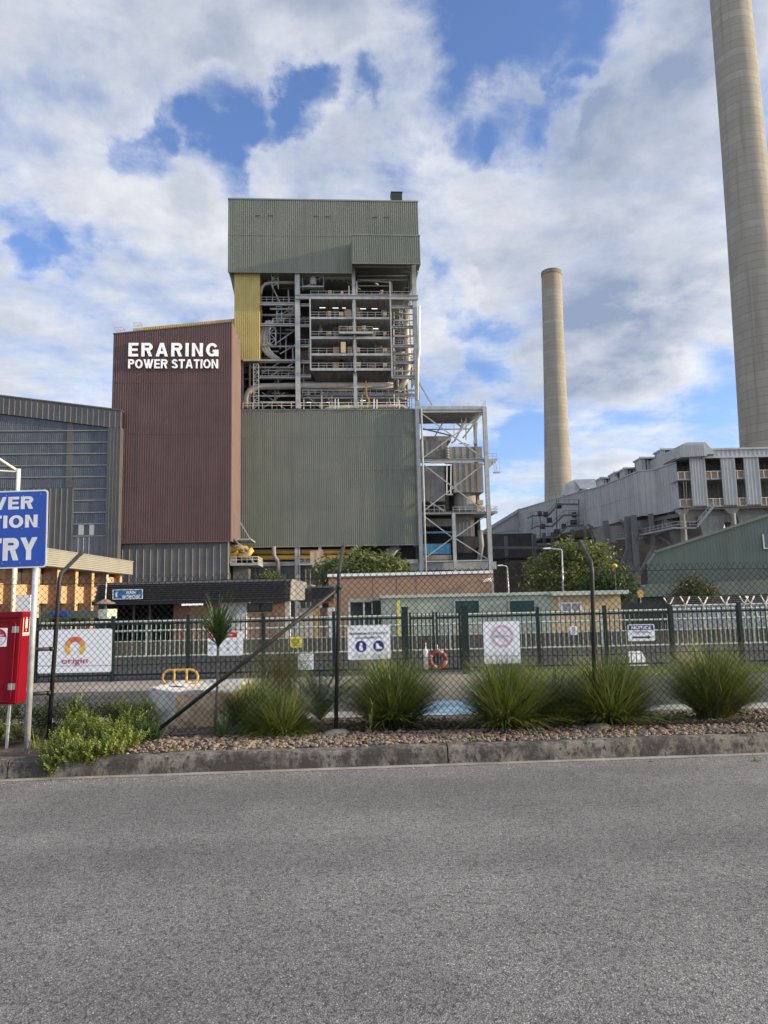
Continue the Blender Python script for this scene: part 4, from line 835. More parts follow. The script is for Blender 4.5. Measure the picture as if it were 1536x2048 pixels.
# ------------------------------------------------------------------ chimneys
def stack_material():
    m = bpy.data.materials.new('slipformed_concrete'); m.use_nodes = True; t = m.node_tree; N = t.nodes; L = t.links
    b = N['Principled BSDF']; b.inputs['Roughness'].default_value = .9
    co = N.new('ShaderNodeTexCoord').outputs['Object']; s = N.new('ShaderNodeSeparateXYZ'); L.new(co, s.inputs[0])
    def m1(op, a, c=None):
        n = N.new('ShaderNodeMath'); n.operation = op
        for i, v in enumerate((a, c)):
            if v is None: continue
            if isinstance(v, (int, float)): n.inputs[i].default_value = v
            else: L.new(v, n.inputs[i])
        return n.outputs[0]
    def rg(v, a, bb, c=0., d=1.):
        n = N.new('ShaderNodeMapRange'); L.new(v, n.inputs[0]); n.inputs[1].default_value = a; n.inputs[2].default_value = bb; n.inputs[3].default_value = c; n.inputs[4].default_value = d; return n.outputs[0]
    def mx(f, a, bb, blend='MIX'):
        n = N.new('ShaderNodeMix'); n.data_type = 'RGBA'; n.blend_type = blend; L.new(f, n.inputs[0])
        for q, v in ((n.inputs[6], a), (n.inputs[7], bb)):
            if isinstance(v, tuple): q.default_value = (*v, 1)
            else: L.new(v, q)
        return n.outputs[2]
    def ns(sc, det, scale=(1, 1, 1), ro=.6):
        mp = N.new('ShaderNodeMapping'); mp.inputs['Scale'].default_value = scale; L.new(co, mp.inputs[0])
        n = N.new('ShaderNodeTexNoise'); n.inputs['Scale'].default_value = sc; n.inputs['Detail'].default_value = det; n.inputs['Roughness'].default_value = ro; L.new(mp.outputs[0], n.inputs['Vector']); return n.outputs['Fac']
    zz = m1('DIVIDE', s.outputs[2], 2.35); fr = m1('FRACT', zz); fl = m1('FLOOR', zz)
    wn = N.new('ShaderNodeTexWhiteNoise'); wn.noise_dimensions = '1D'; L.new(fl, wn.inputs['W'])
    c = mx(wn.outputs['Value'], (.225, .208, .172), (.28, .26, .215))
    c = mx(rg(ns(.16, 7, (1, 1, .5)), .4, .68), c, (.215, .195, .16))
    c = mx(rg(ns(.9, 6, (1, 1, .035)), .52, .72, 0, .7), c, (.15, .13, .105))
    ln = m1('LESS_THAN', fr, .055); c = mx(m1('MULTIPLY', ln, .65), c, (.10, .09, .077))
    ang = m1('ARCTAN2', s.outputs[1], s.outputs[0]); av = m1('FRACT', m1('MULTIPLY', ang, 16/math.pi)); c = mx(m1('MULTIPLY', m1('LESS_THAN', av, .05), .35), c, (.17, .15, .13))
    top = m1('ADD', rg(s.outputs[2], 176, 201), m1('MULTIPLY', m1('SUBTRACT', ns(.5, 6, (1, 1, .12)), .5), 1.4))
    c = mx(rg(top, .45, .8, 0, .75), c, (.27, .15, .10))
    L.new(c, b.inputs['Base Color'])
    bp = N.new('ShaderNodeBump'); bp.inputs['Strength'].default_value = .4; bp.inputs['Distance'].default_value = .3; L.new(m1('ADD', m1('MULTIPLY', ns(.5, 5), .4), m1('GREATER_THAN', fr, .05)), bp.inputs['Height']); L.new(bp.outputs[0], b.inputs['Normal'])
    return m
M['stack'] = stack_material()
SPROF = [(9.9, 0), (8.3, 50), (7.7, 73), (6.95, 106), (6.5, 130), (6.15, 165), (5.9, 196)]
def chimney(label, px, py, Y, k, lean=0.0):
    p = at(px, py, Y)
    r = thing('chimney', label, 'chimney', (p.x, p.y, GZ), 0, 'power station chimneys')
    F = Matrix.Translation((p.x, p.y, GZ)) @ Matrix.Rotation(lean, 4, 'Y')
    mb = MB(F); n = 96
    fine = []
    for (r0, z0), (r1, z1) in zip(SPROF[:-1], SPROF[1:]):
        for q in range(6): fine.append((r0+(r1-r0)*q/6*1.0, z0+(z1-z0)*q/6))
    fine.append(SPROF[-1]); mb.lathe([(a*k, z) for a, z in fine], (0, 0, 0), n, cap=False); mb.build('shaft', 'stack', r, smooth=True)
    mb = MB(F); mb.lathe([(5.9*k, 195.9), (6.15*k, 196.2), (6.15*k, 198.6), (5.75*k, 198.8), (5.0*k, 198.8), (4.9*k, 190)], (0, 0, 0), n, cap=False); mb.build('rim', 'rust_ring', r)
    return r
M['rust_ring'] = mat('stained_cap', (.13, .12, .105), (.20, .16, .125), .8, .9, streak=.5)
chimney('thinner, more distant concrete chimney rising behind the grey duct buildings, its whole rim in view', 1112.5, 985, 410, 1.0, .02)
chimney('huge near concrete chimney cut off by the top and right edges of the photo', 1541, 890, 187, .87)

# ------------------------------------------------------------------ precipitator buildings at the right
Z0P, Z1P = 18.4, 28.0
PP = [(1037, 214), (1166, 178), (1200, 172), (1281.5, 150.5), (1313, 149), (1357, 141)]
def pxy(px, Y, z):
    # point at column px on plane Y at height z (solve the row)
    py = 1190
    for _ in range(6):
        p = at(px, py, Y); py -= (z-p.z)*F_PX/Y
    return at(px, py, Y)
E = thing('precipitator_building', 'folded pale grey clad duct building stretching away on stilts', 'building', (pxy(1240, 160, 20).x, 160, GZ))
pts = [pxy(px, Y, 22) for px, Y in PP]
pts = [Vector((p.x, p.y, 0)) for p in pts]
back = [p+Vector((14, 16, 0)) for p in reversed(pts)]
poly = pts+back
mb = MB(); 
for a, b in zip(pts[:-1], pts[1:]):
    n = max(2, int((b-a).length/1.0)); nrm = Vector((-(b-a).y, (b-a).x, 0)).normalized(); nrm = nrm if nrm.y < 0 or nrm.x < 0 and nrm.y <= 0 else -nrm
    for k in range(n):
        p, q = a+(b-a)*k/n, a+(b-a)*(k+1)/n
        mb.face([p+Vector((0, 0, Z0P)), q+Vector((0, 0, Z0P)), q+Vector((0, 0, Z1P)), p+Vector((0, 0, Z1P))])
        mb.bar(p+nrm*.03+Vector((0, 0, Z0P)), p+nrm*.03+Vector((0, 0, Z1P)), .10, .05)
    z_ = (Z0P+Z1P)/2; mb.bar(a+nrm*.04+Vector((0, 0, z_)), b+nrm*.04+Vector((0, 0, z_)), .06, .1)
    mb.bar(a+nrm*.06+Vector((0, 0, Z1P)), b+nrm*.06+Vector((0, 0, Z1P)), .2, .25); mb.bar(a+nrm*.04+Vector((0, 0, Z0P)), b+nrm*.04+Vector((0, 0, Z0P)), .2, .2)
for a, b in zip(back[:-1], back[1:]): mb.face([a+Vector((0, 0, Z0P)), b+Vector((0, 0, Z0P)), b+Vector((0, 0, Z1P)), a+Vector((0, 0, Z1P))])
for i in range(len(pts)-1):
    for z_ in (Z0P, Z1P): mb.face([pts[i]+Vector((0, 0, z_)), pts[i+1]+Vector((0, 0, z_)), back[-2-i]+Vector((0, 0, z_)), back[-1-i]+Vector((0, 0, z_))])
mb.build('cladding', 'grey_clad2', E)
# gabled end with sloping roof
g = [at(980, 1053, 214), at(1037, 1020, 214), at(1037, 1094, 214), at(980, 1092, 214), at(930, 1088, 214), at(930, 1080, 214)]
mb = MB(); mb.prism(g, (10, 18, 0)); mb.bar(g[0]+Vector((-6.5, -.3, -4.2)), g[1]+Vector((.4, -.3, .1)), .4, .9)
mb.bar(at(980, 1068, 213.9), at(1037, 1058, 213.9), .06, .12); mb.build('gable_end', 'grey_clad2', E)
# ridge house on the roof
a, b, c, d, e, f = at(1126, 991, 196), at(1138, 971, 196), at(1148, 960, 196), at(1155, 975, 196), at(1187, 958.5, 200), at(1200, 975, 198)
mb = MB(); mb.prism([at(1123, 990, 192), at(1131, 967, 192), at(1148, 959.5, 192), at(1160, 976, 188), at(1150, 990, 188)], (6, 10, 0)); mb.face([at(1148, 959, 191), at(1186, 958, 189), at(1200, 975.5, 184), at(1160, 977, 185)]); mb.face([at(1186, 958, 189), at(1200, 975.5, 184), at(1204, 976, 196), at(1190, 957, 200)]); mb.build('roof_housing', 'grey_clad2', E)
# roof equipment sheds
for xa, xb, ya, yb, Y in ((1203, 1229, 954, 972, 172), (1230, 1250, 944, 962, 165), (1250, 1280, 935, 954, 160), (1283, 1322, 914, 941, 154), (1325, 1356, 897, 926, 148)):
    mb = MB(); p, q = at(xa, yb, Y), at(xb, ya, Y); w = q.x-p.x; p.z -= 2
    mb.box(p.x, p.x+w*.22, Y, Y+4, p.z, q.z-.3); mb.box(p.x+w*.55, p.x+w*.95, Y, Y+4, p.z, q.z-.4); mb.box(p.x-.2, q.x+.2, Y-.6, Y+4.5, q.z-.35, q.z); mb.box(p.x, q.x, Y+3.6, Y+4, p.z, q.z-.35)
    mb.tube([(p.x+w*.38, Y+.6, p.z), (p.x+w*.38, Y+.6, q.z-.5)], .35, 8)
    for k in range(3): mb.bar((p.x-.4+k*.4, Y-.4, p.z), (p.x-.4+k*.4, Y-.4, q.z+.2), .1, .1)
    mb.build('roof_fan_shed', 'grey_clad2', E)
# zig-zag stairs on the receding face
mb = MB()
def flight(p, q, w=.9):
    mb.bar(p, q, .25, .35); v = Vector((0, -w, 0)); mb.bar(p+v, q+v, .2, .35); h = Vector((0, 0, 1.05))
    mb.bar(p+v+h, q+v+h, .09, .09); n = max(2, int((q-p).length/1.3))
    for k in range(n+1): c = p+(q-p)*k/n; mb.bar(c+v, c+v+h, .08, .08)
    mb.face([p, q, q+v, p+v])
for seg in ([(1055, 1037, 186), (1064, 1032, 186), (1096, 1031, 182), (1116, 1009, 180), (1157, 1009, 177)],
            [(1062, 1058, 186), (1073, 1053, 185), (1104, 1053, 182), (1126, 1031, 180), (1157, 1030, 177)],
            [(1071, 1081, 184), (1083, 1076, 184), (1111, 1076, 182), (1133, 1053, 180), (1166, 1051, 177)]):
    P3 = [at(*q) for q in seg]
    for p, q in zip(P3[:-1], P3[1:]): flight(p, q)
for px, ya, yb, Y in ((1113, 1000, 1080, 181), (1157, 998, 1054, 176.5), (1080, 1030, 1080, 184), (1064, 1032, 1060, 185)): mb.bar(at(px, ya, Y), at(px+1, yb, Y), .18, .18)
mb.build('zigzag_stair', 'steel_dark', E)
for k in range(9):
    p = at(rnd.uniform(1066, 1150), rnd.uniform(1010, 1070), 181); mb = MB(); w = rnd.uniform(.4, .8); mb.box(p.x-w, p.x+w, p.y, p.y+1, p.z-.6, p.z+.7); mb.tube([p+Vector((0, -.2, 0)), p+Vector((0, -.8, 0))], .3, 8); mb.build('hopper_door', 'darker', E)
# hoppers, columns and dark space below
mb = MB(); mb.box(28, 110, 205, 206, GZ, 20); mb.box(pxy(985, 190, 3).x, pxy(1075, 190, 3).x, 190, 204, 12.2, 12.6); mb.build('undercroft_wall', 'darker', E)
for px, Y, w in ((1016, 195, 1.0), (1072, 190, 1.2), (1093, 188, .9), (1110, 186, 1.1), (1150, 180, 1.0), (1218, 160, 1.3), (1262, 152, 1.3), (1275, 150, 1.3), (1310, 148, 1.1), (1176, 172, .7), (1190, 172, .7)):
    p = pxy(px, Y, 5); MB().bar((p.x, Y, GZ), (p.x, Y, Z0P), w*.8, w*.8).build('column', 'steel_dark', E)
for pa, pb, Ya, Yb in (((1307, 1092), (1278, 1150), 146, 146), ((1240, 1135), (1262, 1080), 152, 152), ((1176, 1048), (1200, 1078), 172, 172), ((1275, 1078), (1312, 1066), 149, 149), ((1240, 1040), (1300, 1075), 156, 150), ((1360, 1048), (1300, 1075), 141, 149), ((1345, 1090), (1300, 1060), 145, 149)):
    MB().bar(at(*pa, Ya), at(*pb, Yb), .5, .5).build('brace', 'steel_dark', E)
for xa, xb, ya, yb, Ya, Yb in ((1202, 1372, 1084, 1053, 170, 140), (1202, 1360, 1062, 1030, 172, 142), (985, 1110, 1095, 1096, 192, 186), (1075, 1200, 1089, 1086, 188, 172), (1100, 1150, 1100, 1098, 186, 182)):
    MB().bar(at(xa, ya, Ya), at(xb, yb, Yb), .6, .7).build('beam', 'steel_dark', E)
mb = MB()
P3 = [at(1202, 1086, 168), at(1282, 1070, 150), at(1350, 1056, 139), at(1392, 1056, 137), at(1430, 1010, 136)]
for p, q in zip(P3[:-1], P3[1:]):
    mb.bar(p, q, 1.0, .3); n = int((q-p).length/1.6)+1
    for k in range(n+1): c = p+(q-p)*k/n+Vector((0, -.5, 0)); mb.bar(c, c+Vector((0, 0, 1.2)), .09, .09)
    for h in (.6, 1.2): mb.bar(p+Vector((0, -.5, h)), q+Vector((0, -.5, h)), .1, .1)
mb.build('inclined_walkway', 'steel', E)
for xa, xb, xc, xd, ya, yb, Y in ((1205, 1275, 1215, 1268, 1052, 1085, 160), (1330, 1405, 1350, 1372, 1036, 1100, 146), (1280, 1330, 1290, 1322, 1040, 1088, 152)):
    mb = MB(); mb.prism([at(xa, ya, Y), at(xb, ya, Y), at(xd, yb, Y), at(xc, yb, Y)], (0, 8, 0)); mb.build('hopper', 'duct', E)

# ---- right block with the hanging panels
Y = 139.0
G = thing('precipitator_casing', 'open-sided grey casing with hanging ribbed panels below the near chimney', 'building', (at(1500, 1000, Y).x, Y, GZ))
xr = at(1800, 1000, Y).x; xA = at(1358, 960, Y).x; xB = at(1411, 905, Y).x
zcap = at(1400, 891, Y).z; zf1 = at(1470, 899.5, Y).z; zf0 = at(1470, 912, Y).z; zb_ = at(1400, 1011.5, Y).z; zm = at(1400, 954, Y).z; zm2 = at(1400, 1009, Y).z
mb = MB(); mb.corr(xB-1, xr, Y-.3, zf0, zf1, .9, .1); mb.box(xB-1, xr, Y-.28, Y+20, zf0+.1, zf1-.05); mb.box(xB-1, xr, Y-.6, Y+20, zf1-.05, zf1+.3); mb.box(xB-1, xr, Y-.5, Y-.3, zf0-.4, zf0); mb.build('roof_fascia', 'grey_clad2', G)
c0, c1, c2 = at(1366, 888, Y), at(1404, 888.5, Y), at(1425, 911, Y); zc = at(1380, 915, Y).z
mb = MB(); mb.prism([(xA, Y-1.5, c0.z-.6), (c0.x, Y-1.5, c0.z), (c1.x, Y-1.5, c0.z), (c2.x, Y-1.5, c2.z), (c1.x+.2, Y-1.5, c2.z), (c1.x+.2, Y-1.5, zc), (xA, Y-1.5, zc-.2)], (0, 22, 0))
for k in range(1, 12): q = xA+(c1.x-xA)*k/12; mb.box(q-.05, q+.05, Y-1.58, Y-1.5, zc, c0.z-.4)
mb.build('stair_head_house', 'grey_clad2', G)
for k, (ta, tb) in enumerate(((1378, 1406.5), (1440, 1466), (1485.8, 1513.5), (1541, 1569), (1597, 1625))):
    a, b = at(ta, 915, Y).x, at(tb, 915, Y).x
    mb = MB(); mb.corr(a, b, Y-.2, zb_, zf0-.1, .62, .1); mb.box(a, b, Y-.18, Y+.1, zb_, zf0-.1); mb.box(b-.1, b+.12, Y-.35, Y+.2, zb_-.2, zf0); mb.build('hanging_panel', 'grey_clad2', G)
for z_ in (zm, zm2):
    mb = MB(); mb.box(xA, xr, Y+.4, Y+7, z_-.5, z_-.2); dk = mb.build('walkway', 'steel', G)
    mb = MB(); n = int((xr-xA)/1.3)
    for k in range(n+1): q = xA+(xr-xA)*k/n; mb.bar((q, Y+.3, z_-.4), (q, Y+.3, z_+1.2), .14, .14)
    mb.bar((xA, Y+.3, z_+1.15), (xr, Y+.3, z_+1.15), .12, .12); mb.build('railing', 'cream', dk)
    mb = MB(); mb.box(xA, xr, Y+.4, Y+.45, z_-.2, z_+1.0); mb.build('railing_infill', 'rust', dk)
mb = MB(); mb.corr(xA, xr, Y+7, zb_-2, zf0, 1.0, .15); mb.box(xA, xr, Y+.5, Y+7, zf0-.2, zf0)
for k in range(26): q = xA+1+k*1.6; mb.box(q, q+.7, Y+6.6, Y+6.9, zm2+.9, zm2+2.3); mb.box(q, q+.6, Y+6.6, Y+6.9, zm+.9, zm+1.8)
mb.build('rear_casing', 'duct', G)
for k in range(5):
    a = at(1412+k*37, 918, Y).x; MB().bar((a, Y+5, zf0-.5), (a+3.2, Y+5, zm+1), .3, .3).build('brace', 'steel_dark', G)
mb = MB(); mb.box(xA+1.5, xr, Y+1, Y+6, zb_-.6, zb_-.25)
mb.box(xA+1.5, xr, Y+2.5, Y+3, zb_-3.0, zb_-.6); mb.box(xA+1.5, xr, Y+2.3, Y+3.2, zb_-3.1, zb_-2.9); mb.build('base_girder', 'duct', G)
for k, (xa, xb, xc, xd, ya, yb) in enumerate(((1395, 1452, 1412, 1440, 1032, 1090), (1474, 1545, 1490, 1530, 1030, 1090))):
    mb = MB(); mb.prism([at(xa, ya, Y+2), at(xb, ya, Y+2), at(xd, yb, Y+2), at(xc, yb, Y+2)], (0, 6, 0)); mb.build('hopper', 'duct', G)
for px in (1366.5, 1467, 1560): p = at(px, 1050, Y+.5); mb = MB(); mb.tube([(p.x, p.y, GZ), (p.x, p.y, zb_-1.6)], .55, 10); mb.prism([(p.x-1.5, p.y, zb_-.6), (p.x+1.5, p.y, zb_-.6), (p.x+.6, p.y, zb_-1.8), (p.x-.6, p.y, zb_-1.8)], (0, .6, 0)); mb.build('column', 'duct', G)
for px in (1367, 1372): p = at(px, 990, Y-.8); MB().bar((p.x, p.y, zb_-3), (p.x+.2, p.y, zm-1), .10, .10).build('fire_pipe', 'rust', G)

# ---- green shed
Y = 84.0
T = thing('green_shed', 'large plain grey-green shed with a single sloping roof', 'shed', (at(1420, 1190, Y).x, Y, GZ))
a, b, c = at(1309, 1105.5, Y), at(1536, 1031, Y), at(1294, 1129, Y); k = (b.z-a.z)/(b.x-a.x); xr = a.x+32; zr = a.z+k*32
mb = MB(); mb.prism([(c.x, Y, GZ), (xr, Y, GZ), (xr, Y, zr), (a.x, Y, a.z), (c.x, Y, c.z)], (13.5, 30, 0))
n = int((xr-c.x)/.38)
for q in range(1, n):
    x = c.x+(xr-c.x)*q/n; zt_ = a.z+k*(x-a.x) if x > a.x else c.z+(a.z-c.z)*(x-c.x)/(a.x-c.x); mb.bar((x, Y-.01, GZ), (x, Y-.01, zt_-.05), .04, .035)
mb.build('wall', 'shed', T)
mb = MB(); mb.bar((a.x-.1, Y-.15, a.z+.05), (xr, Y-.15, zr+.05), .3, .28); mb.bar((c.x-.05, Y-.15, c.z), (a.x, Y-.15, a.z+.05), .3, .25); mb.build('roof_edge', 'shed', T)
p, q = at(1528, 1096, Y), at(1560, 1070, Y); mb = MB(); mb.box(p.x, q.x, Y-.12, Y-.05, p.z, q.z); w = mb.build('window', 'glass_dark', T)
mb = MB(); mb.box(p.x-.15, q.x, Y-.2, Y-.12, p.z-.12, p.z); mb.box(p.x-.15, p.x, Y-.2, Y-.12, p.z, q.z+.1); mb.build('frame', 'rail_pale', w)
p, q = at(1266, 1194, Y-4), at(1620, 1161, Y-4); zr_ = at(1580, 1157, Y-4).z
mb = MB(); mb.prism([(p.x, Y-4, p.z), (q.x, Y-4, p.z), (q.x, Y-4, zr_), (at(1320, 1165, Y-4).x, Y-4, q.z), (p.x, Y-4, q.z-.25)], (0, 3.9, 0)); mb.build('lean_to', 'shed', T)
mb = MB(); mb.box(p.x+1, q.x, Y-3.5, Y-2.5, GZ, p.z); mb.build('open_bay', 'dark', T)

# ------------------------------------------------------------------ office wing along the left
XO = -21.0
OF = thing('office_wing', 'two-storey office wing of orange render and brick piers, lit by the sun', 'office', (XO-3, 42, GZ))
ye = atx(265, 1130, XO).y; zt_ = atx(265, 1124, XO).z; zb_ = atx(265, 1149.5, XO).z; ys = 16.0
mb = MB(); n = int((ye-ys)/.0+0) if False else 0
rows = 8
for k in range(rows):
    z0, z1 = zb_+(zt_-zb_)*k/rows, zb_+(zt_-zb_)*(k+1)/rows
    mb.prism([(XO, ys, z0), (XO+.05, ys, z0+.02), (XO+.02, ys, z1), (XO, ys, z1)], (0, ye-ys, 0))
mb.box(XO-9, XO, ys, ye, zb_, zt_); mb.box(XO-9, XO+.08, ys, ye+.05, zt_, zt_+.06); mb.build('fascia', 'fascia', OF)
xw = XO-1.1; ze = zb_
def wz(py, Yq): return at(100, py, Yq).z
zs1 = atx(100, 1171, xw).z; zs0 = atx(100, 1207, xw).z
mb = MB(); mb.box(xw-.3, xw, ys, ye-1, zs0, zs1); mb.box(xw-8, xw-.3, ye-1.2, ye-1, GZ, ze); mb.build('spandrel', 'orange_panel', OF)
mb = MB(); mb.box(xw-.5, xw-.4, ys, ye-1, zs1, ze); 
for k in range(60): y = ys+k*.7; mb.box(xw-.42, xw-.36, y, y+.06, zs1, ze)
mb.build('upper_window', 'glass_dark', OF)
mb = MB(); mb.box(xw-.5, xw-.4, ys, ye-1, GZ, zs0); mb.build('lower_window', 'glass_dark', OF)
k = 0; y = ye-1.0
while y > ys:
    mb = MB(); mb.box(xw-.35, xw+.55, y-.36, y, GZ, ze); mb.build('pier', 'brick', OF)
    mb = MB(); mb.box(xw+.55, xw+.6, y-.40, y+.02, GZ, ze); mb.build('pier_facing', 'orange_panel', OF); y -= 2.75
MB().box(xw-.5, xw+.1, ye-3.4, ye-1.02, zs1+.0, ze-.2).build('end_wall', 'orange_panel', OF)
# canopy with blue sign in front
p, q = at(82, 1238, 30), at(196, 1221, 30)
CN = thing('entry_canopy', 'low grey flat-roofed canopy in front of the office wing', 'canopy', ((p.x+q.x)/2, 31, GZ))
MB().box(p.x, q.x, 30, 31.2, p.z, q.z).build('roof', 'shed', CN)
MB().box(q.x, q.x+.35, 30.1, 31.2, p.z-.05, q.z+.05).build('end_fascia', 'rail_pale', CN)
for x in (p.x+.4, (p.x+q.x)/2, q.x-.2): MB().bar((x, 30.4, GZ), (x, 30.4, p.z), .14, .14).build('post', 'black', CN)
a, b = at(104, 1232, 29.95), at(136, 1222, 29.95); sgn = MB().box(a.x, b.x, 29.9, 29.98, a.z, b.z).build('sign_panel', 'blue_sign', CN)
# thin mast with a dish lamp
p = at(210.5, 1205, 31); MA = thing('mast_lamp', 'thin white mast with a dish-shaped lamp in front of the gatehouse', 'lamp', (p.x, 31, GZ))
zt_ = at(212, 1150, 31).z; mb = MB(); mb.tube([(p.x, 31, p.z), (p.x+.02, 31, (p.z+zt_)/2), (p.x+.05, 31, zt_)], .025, 6); mb.lathe([(.05, -.08), (.06, .08)], (p.x+.06, 31, zt_-.2), 8); mb.build('mast', 'cream', MA)
mb = MB(); mb.lathe([(.42, -.06), (.40, -.02), (.12, .12), (.03, .16)], (p.x, 31, p.z), 16); mb.build('dish', 'rust', MA); MB().bar((p.x, 31, GZ), (p.x, 31, p.z), .1, .1).build('post', 'steel_dark', MA)

# ------------------------------------------------------------------ gatehouse
Y = 34.0
GH = thing('gatehouse', 'gatehouse with brick walls and a deep black tiled mansard roof', 'gatehouse', (at(390, 1200, Y).x, Y+3, GZ))
xa, xb = at(188, 1185, Y).x, at(578, 1185, Y).x; zt_ = at(390, 1161.5, Y).z; zb_ = at(390, 1204.5, Y).z
mb = MB(); rows = 9
for k in range(rows):
    z0 = zb_+.12+(zt_-zb_-.12)*k/rows; z1 = zb_+.12+(zt_-zb_-.12)*(k+1)/rows; yk = Y+.45*k/rows
    n = 62; L_ = (xb-xa)/n
    for i in range(n):
        j = rnd.uniform(-.006, .006); x = xa+L_*i+(L_*.5 if k % 2 else 0)
        if x+L_ > xb+.01: continue
        mb.prism([(x+.004, yk-.17+j, z0), (x+L_-.004, yk-.17-j, z0), (x+L_-.004, yk+.05, z1+.01), (x+.004, yk+.05, z1+.01)], (0, .03, 0))
mb.prism([(xa, Y+.06, zb_+.1), (xb, Y+.06, zb_+.1), (xb, Y+.52, zt_-.01), (xa, Y+.52, zt_-.01)], (0, .3, 0)); mb.box(xa, xb, Y+.5, Y+7, zt_-.1, zt_); mb.build('mansard_roof', 'tile', GH)
mb = MB(); mb.box(xa-.05, xb+.05, Y-.12, Y+.02, zb_-.05, zb_+.14); mb.box(xa, xb, Y+.02, Y+7, zb_-.02, zb_+.1); mb.build('gutter_board', 'black', GH)
MB().prism([(xb+.02, Y-.05, zb_), (xb+.02, Y+.5, zt_), (xb+.02, Y+7, zt_), (xb+.02, Y+7, zb_)], (.05, 0, 0)).build('gable_panel', 'duct', GH)
yw = Y+1.0
for pa, pb, m_, nm in ((347, 380, 'brick_dark', 'brick_wall'), (380, 440, 'brick', 'brick_wall'), (545, 570, 'brick', 'brick_wall'), (570, 580, 'cream', 'end_pier')):
    a, b = at(pa, 1220, yw).x, at(pb, 1220, yw).x; MB().box(a, b, yw, yw+.2, GZ, zb_-.02).build(nm, m_, GH)
a, b = at(440, 1220, yw).x, at(494, 1220, yw).x; MB().box(a, b, yw-.1, yw+.2, GZ, zb_-.02).build('white_wall', 'white', GH)
a, b = at(494, 1224, yw).x, at(546, 1224, yw).x; zq = at(520, 1224, yw).z; MB().box(a, b, yw, yw+.2, GZ, zq).build('brick_wall', 'brick', GH)
w = MB().box(a, b, yw+.1, yw+.15, zq, zb_-.1).build('window', 'glass_dark', GH); mb = MB(); mb.box(a, b, yw+.02, yw+.1, zq, zq+.06); mb.box((a+b)/2-.03, (a+b)/2+.03, yw+.02, yw+.1, zq, zb_-.1); mb.build('frame', 'black', w)
a, b = at(205, 1220, yw).x, at(347, 1220, yw).x; mb = MB(); mb.box(a, b, yw+5, yw+5.2, GZ, zb_); mb.box(a-.2, a, yw, yw+5, GZ, zb_); mb.box(b, b+.1, yw+.2, yw+5, GZ, zb_); mb.build('carport_wall', 'dark', GH)
for px in (268, 300): x = at(px, 1225, yw).x; MB().bar((x, yw, GZ), (x, yw, zb_), .09, .09).build('carport_post', 'steel_dark', GH)
a = at(386, 1209, Y+.5); MB().box(a.x-.5, a.x+.5, Y+.3, Y+.45, a.z-.04, a.z+.04).build('tube_light', 'lamp', GH)
a, b = at(225, 1199, Y-.16), at(285.5, 1178, Y-.16)
SG = thing('gatehouse_sign', 'blue sign reading MAIN GATEHOUSE on the black tiled roof', 'sign', ((a.x+b.x)/2, Y-.14, a.z))
mb = MB(); mb.box(a.x, b.x, Y-.16, Y-.12, a.z, b.z); mb.box(a.x+.2, a.x+.3, Y-.12, Y+.2, a.z+.1, a.z+.2); mb.box(b.x-.3, b.x-.2, Y-.12, Y+.2, a.z+.1, a.z+.2); pn = mb.build('panel', 'blue_panel_sign', SG) if 'blue_panel_sign' in M else mb.build('panel', 'blue_sign', SG)
W_ = b.x-a.x; H_ = b.z-a.z; mb = MB(); text(mb, 'MAIN', (a.x+W_*.46, Y-.165, a.z+H_*.54), (1, 0, 0), (0, 0, 1), W_*.30, H_*.30, .03); text(mb, 'GATEHOUSE', (a.x+W_*.32, Y-.165, a.z+H_*.13), (1, 0, 0), (0, 0, 1), W_*.60, H_*.30, .03)
text(mb, '1', (a.x+W_*.10, Y-.165, a.z+H_*.25), (1, 0, 0), (0, 0, 1), W_*.06, H_*.5, .04); 
for q in ((a.x, a.x+W_, a.z, a.z+.03), (a.x, a.x+W_, b.z-.03, b.z), (a.x, a.x+.03, a.z+.03, b.z-.03), (b.x-.03, b.x, a.z+.03, b.z-.03)): mb.box(q[0], q[1], Y-.166, Y-.161, q[2], q[3])
mb.build('lettering', 'letter', SG)
# second building with tiled roof further back
Y2 = 40.0
G2 = thing('rear_kiosk', 'smaller tiled-roof building glimpsed between the gatehouse and the brick building', 'building', (at(635, 1200, Y2).x, Y2+2, GZ))
xa, xb = at(622, 1185, Y2).x, at(668, 1185, Y2).x; z1 = at(640, 1172, Y2).z; z0 = at(640, 1198, Y2).z
mb = MB()
for k in range(7): zz0 = z0+(z1-z0)*k/7; mb.prism([(xa, Y2-.05, zz0), (xb, Y2-.05, zz0), (xb, Y2+.06, zz0+(z1-z0)/7), (xa, Y2+.06, zz0+(z1-z0)/7)], (0, .06, 0))
mb.box(xa, xb, Y2+.1, Y2+4, z0, z1); mb.build('mansard_roof', 'tile', G2)
MB().box(at(598, 1200, Y2+1).x, at(622, 1200, Y2+1).x, Y2+1, Y2+4, at(610, 1204, Y2).z, at(610, 1168, Y2).z).build('roof_end', 'duct', G2)
for pa, pb, m_ in ((600, 625, 'cream'), (625, 640, 'tan_wall'), (640, 655, 'brown_side'), (655, 668, 'white')):
    MB().box(at(pa, 1220, Y2+1).x, at(pb, 1220, Y2+1).x, Y2+1+.02*(pa % 3), Y2+1.3, GZ, z0-.5).build('wall', m_, G2)
MB().box(at(638, 1220, Y2+.8).x, at(668, 1220, Y2+.8).x, Y2+.8, Y2+.95, at(640, 1207, Y2).z, z0-.02).build('lintel', 'brick_dark', G2)
